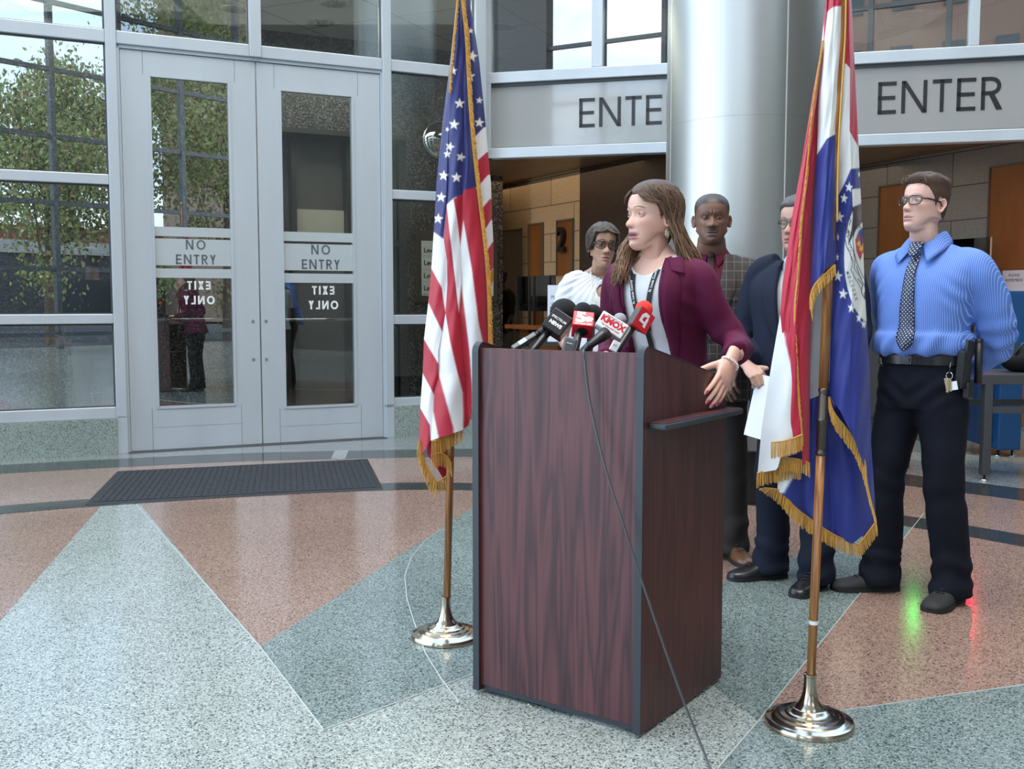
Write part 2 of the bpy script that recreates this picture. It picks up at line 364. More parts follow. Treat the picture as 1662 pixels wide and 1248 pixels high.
fj = MB(); WA.bar(fj, uD0 - .035, uD0 - .012, 0, HEAD0, .0, -.09); WA.bar(fj, uD1 + .0, uD1 + .025, 0, HEAD0, .0, -.09); WA.bar(fj, uD0 - .035, uD1 + .02, HEAD0 - .03, HEAD0, -.0, -.09)
struct(fj.build('trim_3', ALU, bevel=.003))
WHT = mat('white_vinyl', (.78, .80, .80), .5)
STEEL_B = mat('polished_bar', (.6, .62, .63), .2, .9)
def door(n, u0, u1, g0, g1, holes):
    z0, zt = .012, HEAD0 - .035; gz0, gz1 = zA((g0 + g1) / 2, 660), WA.hit(g0, {1: 122, 2: 145}[n])[1]
    U0, U1 = WA.hit(g0, 490)[0], WA.hit(g1, 490)[0]
    mb = MB()
    for a, b, c, d in ((u0, U0, z0, zt), (U1, u1, z0, zt), (U0, U1, z0, gz0), (U0, U1, gz1, zt)): WA.bar(mb, a, b, c, d, -.015, -.065)
    for a, b, c, d in ((U0 - .008, U0 + .012, gz0, gz1), (U1 - .012, U1 + .008, gz0, gz1), (U0, U1, gz0 - .008, gz0 + .012), (U0, U1, gz1 - .012, gz1 + .01)): WA.bar(mb, a, b, c, d, -.008, -.07)
    dr = struct(mb.build('door_%d' % n, ALU))
    k = MB()
    for c, d in ((gz0 - .005, gz0 - .008),): pass
    WA.bar(k, U0 - .05, U0 - .047, gz1 + .0, zt, -.0146, -.02); WA.bar(k, U1 + .047, U1 + .05, gz1, zt, -.0146, -.02); WA.bar(k, U0 - .05, U0 - .047, z0, gz0, -.0146, -.02); WA.bar(k, U1 + .047, U1 + .05, z0, gz0, -.0146, -.02)
    WA.bar(k, U0 - .047, U1 + .047, gz0 - .17, gz0 - .168, -.0146, -.02)
    struct(k.build('panel_joint', ALU_D, dr))
    g = MB(); WA.bar(g, U0, U1, gz0, gz1, -.035, -.043); struct(g.build('glass_pane', GLASS if n == 2 else glass_mat('door_glass', (.55, .6, .58), .24), dr))
    b = MB(); zb = zA((g0 + g1) / 2, 519); b.tube([WA.at(U0, -.10, zb), WA.at(U1, -.10, zb)], .012, 10); struct(b.build('push_bar', STEEL_B, dr, smooth=True))
    zc = lambda y: WA.hit((g0 + g1) / 2, y)[1]
    off = {1: 0, 2: 8}[n]
    f = MB()
    for a, c in ((384 + off, 369 + off), (431 + off, 389 + off - 1), (451 + off, 436 + off)): WA.bar(f, U0 + .004, U1 - .004, zc(a), zc(c), -.030, -.0348)
    struct(f.build('frosted_sign_band', FROST, dr))
    w = MB(); um = (U0 + U1) / 2
    word(w, 'NO', WA.at(um + .02, -.030, zc(405 + off)), WA.d, UZ, WA.n, zc(390 + off) - zc(406 + off), .17, .3, True, .0008)
    word(w, 'ENTRY', WA.at(um + .02, -.030, zc(429 + off)), WA.d, UZ, WA.n, zc(413 + off) - zc(429 + off), .17, .22, True, .0008)
    struct(w.build('no_entry_lettering', mat('clear_cut_letter', (.10, .13, .14), .15, spec=.8), dr))
    w = MB()
    word(w, 'EXIT', WA.at(um + .04, -.044, zc(470 + off)), WA.d, UZ, WA.n, zc(456 + off) - zc(470 + off), .2, .25, True, .0008, True)
    word(w, 'ONLY', WA.at(um + .04, -.044, zc(494 + off)), WA.d, UZ, WA.n, zc(480 + off) - zc(494 + off), .2, .25, True, .0008, True)
    struct(w.xf(Matrix.Translation(WA.n * .0095)).build('exit_only_lettering', WHT, dr))
    s = MB()
    for px, y in holes:
        u, z = WA.hit(px, y); s.tube([WA.at(u, -.016, z), WA.at(u, -.008, z)], .013, 12)
    struct(s.build('screw_cover', mat('screw_cap', (.3, .32, .34), .4, .6), dr))
    return dr
ug = ua(422.5)
door(1, uD0 - .008, ug - .006, 252, 379.7, [(411, 521), (412, 583)]); door(2, ug + .006, uD1 - .004, 460.5, 577, [(432, 521), (433, 583)])
th = MB(); WA.bar(th, uD0 - .03, uD1 + .02, 0, .008, .05, -.1); struct(th.build('trim_4', ALU_D))
# ---- facade B: entrance head with ENTER panels, glazing above
def entrance(n, u0, u1, mulls, txt, lpost=True):
    zb0, zb1 = 2.70, 2.80
    fr = MB()
    WB.bar(fr, u0, u1, zb0, zb1, .03, -.09); WB.bar(fr, u0, u1, HEAD0, HEAD1, .03, -.09); WB.bar(fr, u0, u1, TOP, TOP + .1, .02, -.08)
    if lpost: WB.bar(fr, u0, u0 + .075, zb0, TOP, .028, -.088)
    global wn; wn += 1
    root = struct(fr.build('window_%d' % wn, ALU, bevel=.006))
    p = MB(); WB.bar(p, u0, u1, zb1, HEAD0, -.02, -.05); struct(p.build('frosted_panel', mat('frosted_transom_panel', (.30, .31, .31), .08, spec=.75, coat=.7), root))
    k = MB(); WB.bar(k, u0, u1, HEAD0 - .03, HEAD0, -.005, -.019); WB.bar(k, u0, u1, zb1, zb1 + .008, -.005, -.019); struct(k.build('gasket', ALU_D, root))
    w = MB(); a0, a1, yb, yt = txt
    U0, Z0 = WB.hit(a0, yb); h = WB.hit(a0, yt)[1] - Z0
    word(w, 'ENTER', WB.at(U0, -.02, Z0), WB.d, UZ, WB.n, h, .115, .155, False, .006)
    struct(w.build('enter_lettering', mat('black_letter', (.012, .013, .014), .3), root))
    ms = [(ub(a, 60), ub(b, 60)) for a, b in mulls]; m = MB()
    for a, b in ms: WB.bar(m, a, b, HEAD1, TOP, .03, -.1)
    if m.v: struct(m.build('mullion', ALU, root, bevel=.005))
    e = [u0] + [k for ab in ms for k in ab] + [u1]
    for i in range(0, len(e), 2):
        g = MB(); WB.bar(g, e[i], e[i + 1], HEAD1, TOP, -.03, -.04); struct(g.build('glass_pane', GLASS_HI, root))
uMid = ub(1240, 200)
entrance(1, WB.hit(786, 200)[0], uMid, [(961, 979)], (939.5, 1077, 206.6, 159.4))
entrance(2, uMid, ub(2050, 120), [(1572.5, 1589), (1800, 1816)], (1424.5, 1617, 185, 133), False)
# ---- lobby interior behind the glass
CEIL = bpy.data.materials.new('ceiling_tile'); CEIL.use_nodes = True
t_ = CEIL.node_tree; b_ = t_.nodes['Principled BSDF']; c_ = N(t_, 'ShaderNodeTexCoord'); m_ = N(t_, 'ShaderNodeMapping'); m_.inputs['Rotation'].default_value = (0, 0, R(25))
k_ = N(t_, 'ShaderNodeTexBrick'); k_.offset = 0; k_.inputs['Scale'].default_value = 1
for nm, v in (('Color1', (.36, .34, .32, 1)), ('Color2', (.34, .32, .30, 1)), ('Mortar', (.12, .12, .12, 1))): k_.inputs[nm].default_value = v
k_.inputs['Mortar Size'].default_value = .012; k_.inputs['Brick Width'].default_value = 1.2; k_.inputs['Row Height'].default_value = .9
t_.links.new(c_.outputs['Object'], m_.inputs[0]); t_.links.new(m_.outputs[0], k_.inputs['Vector']); t_.links.new(k_.outputs[0], b_.inputs['Base Color']); b_.inputs['Roughness'].default_value = .8
def slab(name, pts, z0, z1, m, kind=True, parent=None):
    mb = MB(); mb.hexa([Vector((x, y, z0)) for x, y in pts], [Vector((x, y, z1)) for x, y in pts]); o = mb.build(name, m, parent)
    return struct(o) if kind else o
cA0, cA1 = WA.at(u_left, -.12, 0), WA.at(uCe, -.12, 0)
slab('ceiling', [(cA0.x, cA0.y), (cA1.x, cA1.y), (WB.at(6, -.12, 0).x, WB.at(6, -.12, 0).y), (9, 19), (-9, 19), (-9, 8)], 4.41, 4.5, CEIL)
E = Wall((-2.96, 12.0), (-.80, 13.05))           # granite wall behind the vestibule
ge = MB(); eu = lambda px: E.hit(px, 490)[0]
E.bar(ge, -6, eu(816), 3.33, 4.42, 0, -.3); E.bar(ge, eu(662), eu(816), 0, 3.33, 0, -.3); E.bar(ge, -6, eu(440), 0, 3.33, 0, -.3)
struct(ge.build('wall_back', GRANITE))
gd = MB(); E.bar(gd, eu(438), eu(664), 0, 3.35, -.45, -.5); struct(gd.build('wall_recess', mat('recess_panel', (.09, .085, .08), .25, spec=.6)))
gd = MB(); E.bar(gd, eu(440), eu(663), 2.0, 2.06, -.3, -.45); E.bar(gd, eu(440), eu(663), 3.27, 3.33, .01, -.45)
for p in (486, 576, 636): E.bar(gd, eu(p), eu(p) + .06, 0, 3.33, -.28, -.45)
struct(gd.build('trim_5', mat('bronze_trim', (.05, .045, .04), .3, .5)))
gd = MB(); E.bar(gd, eu(487), eu(575), 2.06, 2.42, -.38, -.44); struct(gd.build('trim_6', mat('beige_panel', (.42, .40, .33), .5)))
# warm stone wall C (left of the column) and its continuation D (right of it)
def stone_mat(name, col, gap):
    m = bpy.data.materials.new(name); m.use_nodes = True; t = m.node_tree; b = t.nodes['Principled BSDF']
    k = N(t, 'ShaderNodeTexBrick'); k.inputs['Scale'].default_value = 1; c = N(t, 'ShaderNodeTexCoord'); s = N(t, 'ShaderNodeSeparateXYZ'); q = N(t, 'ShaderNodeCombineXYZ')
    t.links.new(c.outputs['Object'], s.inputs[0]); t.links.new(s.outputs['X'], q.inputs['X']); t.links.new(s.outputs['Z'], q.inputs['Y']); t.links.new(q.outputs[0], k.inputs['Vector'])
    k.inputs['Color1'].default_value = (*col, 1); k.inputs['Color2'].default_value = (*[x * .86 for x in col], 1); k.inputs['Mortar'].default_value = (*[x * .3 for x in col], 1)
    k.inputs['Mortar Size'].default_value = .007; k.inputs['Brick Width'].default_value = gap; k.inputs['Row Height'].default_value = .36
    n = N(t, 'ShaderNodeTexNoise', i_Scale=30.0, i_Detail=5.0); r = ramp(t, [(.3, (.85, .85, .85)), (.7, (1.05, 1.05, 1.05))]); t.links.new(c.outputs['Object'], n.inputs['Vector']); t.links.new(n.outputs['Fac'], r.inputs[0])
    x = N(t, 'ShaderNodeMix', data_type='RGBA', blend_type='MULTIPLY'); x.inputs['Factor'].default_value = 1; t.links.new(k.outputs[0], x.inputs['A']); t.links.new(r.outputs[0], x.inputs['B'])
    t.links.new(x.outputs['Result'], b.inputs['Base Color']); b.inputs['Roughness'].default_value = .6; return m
def wallpart(name, wall, m, u0, u1, z0, z1, o0=0, o1=-.2, parent=None):
    """mesh in the wall's own axes so textures run along it"""
    M = frame_M(wall.o, wall.d, -wall.n, UZ); mb = MB(); mb.box(((u0 + u1) / 2, -(o0 + o1) / 2, (z0 + z1) / 2), (abs(u1 - u0), abs(o1 - o0), z1 - z0))
    o = mb.build(name, m, parent)
    if parent is None: o.matrix_world = M
    return struct(o)
WC = Wall((-.55, 15.14), (1.65, 11.1)); cu_ = lambda px: WC.hit(px, 400)[0]
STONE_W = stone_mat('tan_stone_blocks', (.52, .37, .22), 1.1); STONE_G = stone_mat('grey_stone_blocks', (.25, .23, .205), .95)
ORNG = mat('orange_wood', (.24, .085, .022), .35, nscale=4, namt=.25, stretch=(1, 1, .3)); WOVEN = mat('woven_bronze_panel', (.045, .022, .012), .5, nscale=60, namt=.6, bump=.5, bscale=60)
wc = wallpart('wall_right', WC, STONE_W, cu_(848), cu_(945), 0, 3.0, 0, -.25)
wallpart('wall_right_head', WC, STONE_W, cu_(800), cu_(848), 2.28, 3.0, 0, -.25)
wallpart('wall_side', WC, WOVEN, cu_(945), cu_(1118), 0, 3.0, .04, -.25)
wallpart('wall_niche', WC, STONE_W, cu_(790), cu_(851), 0, 2.4, -.9, -1.0)
def wdoor(n, wall, px0, px1, ztop, zbot=.05, extra=None):
    f = lambda p: wall.hit(p, 400)[0]
    o = wallpart('door_%d' % n, wall, ORNG, f(px0), f(px1), zbot, ztop, .02, -.02)
    fr = mat('bronze_frame_%d' % n, (.12, .10, .08), .4)
    for a, b, c, d in ((f(px0) - .018, f(px0), zbot, ztop + .018), (f(px1), f(px1) + .018, zbot, ztop + .018), (f(px0), f(px1), ztop, ztop + .018), (f(px0), f(px1), ztop * .56, ztop * .56 + .012)):
        q = wallpart('door_frame', wall, fr, a, b, c, d, .035, -.02, parent=o)
    return o
wdoor(3, WC, 861, 882, 2.30)
wdoor(4, WC, 907, 931, 2.30, 1.62)
n2 = MB(); u2, z2 = WC.hit(917.5, 391)
n2.merge(text_mb('2', .42, .02, frame_M(WC.at(u2, .06, z2), WC.d, UZ, WC.n), .008, sx=.85)); struct(n2.build('trim_7', BLACKM))
# lower soffit of the entrance, from glass to back
SOFF = mat('bronze_soffit', (.22, .13, .07), .4, nscale=6, namt=.3)
e0, e1 = WB.at(-.1, -.1, 0), WB.at(6.2, -.1, 0)
slab('ceiling_low', [(e0.x, e0.y), (e1.x, e1.y), (7.5, 15.5), (-1.2, 16.2)], 2.905, 2.95, SOFF)
WD = Wall((3.95, 12.85), (5.12, 10.24)); fd = lambda p: WD.hit(p, 400)[0]
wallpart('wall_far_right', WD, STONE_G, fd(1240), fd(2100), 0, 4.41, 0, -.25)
wdoor(5, WD, 1428, 1509, 2.62); wdoor(6, WD, 1606, 1690, 2.66)
slab('wall_end', [(-1.5, 16.2), (6, 16.2), (6, 16.4), (-1.5, 16.4)], 0, 3.0, mat('end_wall', (.2, .17, .13), .6))
slab('wall_outer', [(-9, 18.8), (9, 18.8), (9, 19), (-9, 19)], 0, 4.5, DARK)
slab('wall_outer_left', [(-9, 8), (-8.8, 8), (-8.8, 19), (-9, 19)], 0, 4.5, DARK)
slab('wall_outer_right', [(8.8, 7), (9, 7), (9, 19), (8.8, 19)], 0, 4.5, DARK)
# light bouncing side room seen through the left glass: pale panels
LAMP = mat('lamp_lens', (.9, .8, .6), .3, emit=(1, .75, .45), es=2.2); CHROME = mat('chrome', (.7, .7, .7), .12, 1)
for px, py, where in ((380, 14, 'above the left glass door'), (543, 5, 'above the right glass door, nearest the top edge'), (520, 36, 'above the right glass door, lower of the pair'), (816, 43, 'above the entrance beside the flag'), (1478, 22, 'over the right entrance, upper of two'), (1484, 68, 'over the right entrance, lower of two')):
    p = P(px, py, z=4.41)
    r = empty('ceiling_light', (p.x, p.y, 4.41)); tag(r, 'round recessed downlight ' + where, 'ceiling light', 'downlights in the lobby ceiling')
    k = MB(); k.lathe([(.155, -.006), (.16, -.0), (.12, .0), (.115, -.006)][::1], 28); k.build('trim_ring', CHROME, r, smooth=True)
    k = MB(); k.lathe([(.0, -.004), (.118, -.004), (.118, -.001), (0, -.001)], 28); k.build('lens', LAMP, r)
# ---- steel column
STEEL = bpy.data.materials.new('brushed_steel_cladding'); STEEL.use_nodes = True
t_ = STEEL.node_tree; b_ = t_.nodes['Principled BSDF']; b_.inputs['Metallic'].default_value = 1; b_.inputs['Base Color'].default_value = (.43, .43, .40, 1); b_.inputs['Roughness'].default_value = .36; b_.inputs['Anisotropic'].default_value = .4
c_ = N(t_, 'ShaderNodeTexCoord'); m_ = N(t_, 'ShaderNodeMapping'); m_.inputs['Scale'].default_value = (1, 1, 60); n_ = N(t_, 'ShaderNodeTexNoise', i_Scale=4.0, i_Detail=3.0); u_ = N(t_, 'ShaderNodeBump'); u_.inputs['Strength'].default_value = .06
t_.links.new(c_.outputs['Object'], m_.inputs[0]); t_.links.new(m_.outputs[0], n_.inputs['Vector']); t_.links.new(n_.outputs['Fac'], u_.inputs['Height']); t_.links.new(u_.outputs[0], b_.inputs['Normal'])
cc = Vector((1.575, 7.0, 0)); CR = .53
co = MB(); co.lathe([(CR, .34), (CR, 5.4)], 72, cc); column = struct(co.build('column', STEEL, smooth=True, ang=40))
co = MB(); co.lathe([(CR + .03, 0), (CR + .03, .055), (CR + .012, .06), (CR + .012, .34), (CR, .345)], 72, cc); struct(co.build('column_plinth', mat('black_stone', (.012, .012, .013), .12), column, smooth=True, ang=30))
co = MB()
for px in (1086, 1271):
    a = Vector((0, 0, CH)); d = (P(px, 420, Y=1) - a); d.z = 0; d.normalize(); oc = Vector((0, 0, 0)) - Vector((cc.x, cc.y, 0)); bq = oc.dot(d); t = -bq - math.sqrt(max(bq * bq - (oc.length_squared - CR * CR), 0)); p = d * t; n = (p - Vector((cc.x, cc.y, 0))).normalized()
    tg = Vector((-n.y, n.x, 0)); q = [p + tg * .004, p - tg * .004, p - tg * .004 - n * .003, p + tg * .004 - n * .003]
    co.hexa([k + n * .0015 + UZ * .35 for k in q], [k + n * .0015 + UZ * 5.4 for k in q])
struct(co.build('column_seam', mat('seam_light', (.8, .8, .78), .3, .6), column))
co = MB()
for z in (1.0, 2.45, 3.9): co.lathe([(CR + .0006, z), (CR + .0006, z + .002)], 72, cc)
struct(co.build('column_joint', mat('seam_dark', (.25, .25, .25), .4, .6), column))
# ---- atrium glass wall behind the camera with the street beyond it (mirrored in the glazing)
FRM = mat('dark_steel_frame', (.10, .11, .12), .4, .3)
at = MB()
for x in np.arange(-14, 16.1, 2.0): at.box((x, -11, 7.2), (.14, .2, 14.4))
for z in (.4, 2.2, 4.0, 5.8, 7.6, 9.4, 11.2, 13.0): at.box((1, -11, z), (30, .14, .12))
struct(at.build('wall_rear', FRM))

def solid(name, lo, hi, m, label=None):
    mb = MB(); mb.box([(a + b) / 2 for a, b in zip(lo, hi)], [b - a for a, b in zip(lo, hi)]); return struct(mb.build(name, m))
ROOFM = mat('sun_block_roof', (.62, .62, .60), .7)
solid('ceiling_sun_block', (-14, -11, 14.4), (16, 8.0, 14.5), ROOFM)  # unseen solid roof, added to keep the sun off the interior
solid('wall_rear_left', (-14, -11.3, 0), (-9.9, -10.8, 14.4), mat('rear_side_wall', (.10, .10, .10), .6))
solid('wall_atrium_right', (10.0, -7.2, 0), (10.3, 9, 14.4), mat('atrium_side_wall', (.06, .055, .05), .5))
solid('wall_upper_facade', (-14, 8.0, 5.2), (16, 8.3, 10), ROOFM) if False else None
solid('ground_street', (-90, -120, -.16), (90, -11.2, -.12), mat('street_asphalt', (.055, .055, .055), .9))
# brick tower across the street
BRK = bpy.data.materials.new('red_brick_facade'); BRK.use_nodes = True
b_ = BRK.node_tree.nodes['Principled BSDF']; b_.inputs['Base Color'].default_value = (.30, .18, .13, 1); b_.inputs['Roughness'].default_value = .85
def tower(x0, x1, y, z1, m, label, wm):
    r = empty('office_building', ((x0 + x1) / 2, y, 0)); tag(r, label, 'building')
    mb = MB(); mb.box(((x0 + x1) / 2, y - 5, z1 / 2), (x1 - x0, 10, z1)); mb.build('wall', m, r, world=True)
    k = MB(); k.box((0, 0, 0), (.95, .12, 2.1)); w0 = None
    for z in np.arange(4, z1 - 2, 3.8):
        for x in np.arange(x0 + 1, x1 - 1, 2.3):
            if w0 is None: w0 = o = k.build('window', wm, r)
            else: o = w0.copy(); COL.objects.link(o)
            o.location = (x - (x0 + x1) / 2, .02, z + .9)
WDK = mat('tinted_office_window', (.05, .07, .08), .1)
tower(-5.5, 13, -34, 40, BRK, 'tall brick office building across the street, mirrored in the right entrance glazing', WDK)
tower(31, 60, -36, 36, mat('pale_stucco', (.30, .22, .17), .8), 'brown building with upright window strips, mirrored above the left door', WDK)
r = empty('storefront_building', (22, -47, 0)); tag(r, 'low red and white storefront across the street, mirrored low in the left windows', 'building')
for nm, z0, z1, m_ in (('wall', -.1, 4.3, mat('dark_storefront', (.06, .06, .065), .5)), ('canopy', 4.3, 5.1, mat('white_fascia', (.55, .54, .50), .7)), ('roof', 5.1, 6.0, mat('red_tile_roof', (.32, .10, .07), .8))):
    k = MB(); k.box((22, -50, (z0 + z1) / 2), (90, 6 if nm == 'wall' else 6.6, z1 - z0)); k.build(nm, m_, r, world=True)
def tree(x, y, h, rad, n, label):
    r = empty('street_tree', (x, y, 0)); tag(r, label, 'tree', 'street trees outside')
    rr = random.Random(int(x * 7 + 99)); t = MB(); t.tube([(x, y, -.12), (x + .1, y, h * .35), (x - .1, y + .1, h * .8)], [.22, .16, .04], 8)
    tips = []
    for k in range(16):
        a = rr.uniform(0, 6.28); z0 = h * rr.uniform(.25, .7); e = Vector((x + math.cos(a) * rad * rr.uniform(.4, .9), y + math.sin(a) * rad * rr.uniform(.4, .9), z0 + h * rr.uniform(.08, .28)))
        t.tube([(x, y, z0), (x * .5 + e.x * .5, y * .5 + e.y * .5, z0 + .3), tuple(e)], [.07, .045, .015], 5); tips.append(e)
    t.build('trunk', mat('bark', (.16, .12, .09), .9), r, world=True)
    f = MB()
    cl = [Vector((x + rr.gauss(0, rad * .42), y + rr.gauss(0, rad * .42), h * .62 + rr.gauss(0, h * .17))) for _ in range(46)] + tips
    for k in range(n):
        c = rr.choice(cl); p = c + Vector((rr.gauss(0, .5), rr.gauss(0, .5), rr.gauss(0, .42))); s = rr.uniform(.055, .11)
        m = Euler((rr.uniform(0, 6), rr.uniform(0, 6), rr.uniform(0, 6))).to_matrix(); g = rr.uniform(.7, 1.2); w_ = (.30 * g, .36 * g, .12 * g) if rr.random() > .2 else (.42 * g, .32 * g, .16 * g)
        f.add([p + m @ Vector(q) for q in ((-s, 0, 0), (0, -s * .6, 0), (s, 0, .02), (0, s * .6, 0))], [(0, 1, 2, 3)], 0, w_)
    f.build('foliage', LEAF, r, world=True, color=True, fix=False)
LEAF = mat('leaves', (.2, .3, .08), .5, attr=True)
tree(8.7, -17, 9.6, 3.0, 20000, 'leafy street tree mirrored in the left side window')
tree(15.0, -16, 12.0, 3.6, 24000, 'tall full street tree mirrored in the left door glass')
tree(23.5, -19, 12.0, 3.4, 12000, 'street tree standing right of the tallest one, mirrored in the door')
tree(-9.5, -17, 7.6, 2.4, 9000, 'low street tree mirrored at the foot of the left entrance panel')
# ================================================================ PEOPLE
def gs(x, z, cx, cz, sx, sz): return math.exp(-((x - cx) / sx) ** 2 - ((z - cz) / sz) ** 2)
HEAD_T = [  # z, half width, front, back, exponent
 (-.275, .105, .045, .095, 2.2), (-.245, .072, .038, .086, 2.1), (-.205, .0535, .033, .072, 2.0), (-.165, .0495, .033, .066, 2.0), (-.142, .0495, .038, .064, 2.0),
 (-.130, .0485, .052, .065, 1.95), (-.120, .0455, .078, .067, 1.85), (-.109, .0455, .0915, .070, 1.8), (-.094, .052, .0955, .073, 1.85), (-.075, .0575, .095, .078, 1.95), (-.055, .062, .095, .082, 2.05),
 (-.030, .0665, .0945, .088, 2.15), (0, .070, .0915, .094, 2.2), (.022, .0725, .095, .098, 2.2), (.048, .0745, .0945, .100, 2.2), (.072, .0715, .086, .097, 2.1), (.092, .0625, .070, .086, 2.05), (.108, .046, .049, .064, 2.0), (.117, .027, .027, .038, 2.0), (.1205, .004, .004, .006, 2.0)]
def head_shape(h):
    zs = np.array([r[0] for r in HEAD_T]); A = np.array(HEAD_T)
    # smooth interpolation by catmull-rom over table index
    tab = np.array(cr(HEAD_T, 12)); o = np.argsort(tab[:, 0]); tab = tab[o]
    jaw, wid, neck, cheek = h.get('jaw', 1), h.get('wid', 1), h.get('neck', 1), h.get('cheek', 0)
    def f(th, z):
        w, fr, bk, n = [np.interp(z, tab[:, 0], tab[:, k]) for k in (1, 2, 3, 4)]
        w *= wid
        if z < -.03: w *= 1 + (jaw - 1) * smst(-.03, -.08, z) * (1 - smst(-.125, -.15, z))
        if z < -.12: w *= 1 + (neck - 1) * smst(-.12, -.16, z); fr *= 1 + (neck - 1) * smst(-.12, -.16, z); bk *= 1 + (neck - 1) * smst(-.12, -.16, z)
        s, c = math.sin(th), math.cos(th)           # th=0 front, + to person's right (+x)
        x = w * math.copysign(abs(s) ** (2 / n), s); y = (fr if c > 0 else bk) * math.copysign(abs(c) ** (2 / n), c)
        return x, y
    return f
def feat(x, z, h):
    """forward relief of the face"""
    ns, lp = h.get('nose', 1), h.get('lips', 1); d = 0; ax = abs(x); nw = h.get('nosew', 1)
    # nose: bridge, tip, wings
    br = smst(.016, -.034, z) * (1 - smst(-.040, -.052, z)); wn = (.0075 + .0055 * smst(0, -.035, z)) * nw
    d += ns * (.006 + .019 * smst(.012, -.036, z)) * br * math.exp(-(x / wn) ** 2) if z < .02 else 0
    d += ns * .0065 * gs(ax, z, .0125 * nw, -.038, .0055 * nw, .0075)
    d += ns * .002 * gs(x, z, 0, -.036, .006, .007)
    d -= .0115 * gs(ax, z, .0315, -.001, .0175, .0115)           # sockets
    d -= .005 * gs(ax, z, .014, .002, .006, .010)
    d += .0045 * gs(ax, z, .026, .0195, .020, .0075) * h.get('brow', 1)
    d -= .003 * gs(ax, z, .0, .012, .012, .008)
    d += .0035 * gs(ax, z, .042, -.026, .016, .014)              # cheek
    d -= .0022 * gs(ax, z, .030, -.060, .006, .016)              # fold beside the mouth
    op = h.get('open', 0)
    lw = .0235
    d += lp * .0058 * math.exp(-(x / lw) ** 4) * math.exp(-((z + .0655 - .0015 * math.cos(ax * 180)) / .0052) ** 2)
    d += lp * .0068 * math.exp(-(x / (lw * .9)) ** 4) * math.exp(-((z + .0800 + op * .5) / .0062) ** 2)
    d -= (.0050 + op * .9) * math.exp(-(x / (lw * 1.02)) ** 4) * math.exp(-((z + .0725 + op * .2) / (.0022 + op * .35)) ** 2)
    d -= .0030 * gs(x, z, 0, -.0895 - op, .018, .0055)
    d -= .0012 * gs(x, z, 0, -.056, .004, .006)
    d += .0050 * gs(x, z, 0, -.105, .018, .012) * h.get('chin', 1)
    d += h.get('frown', 0) * (.002 * gs(ax, z, .006, .022, .003, .012) - .002 * gs(x, z, 0, .022, .002, .012))
    return d
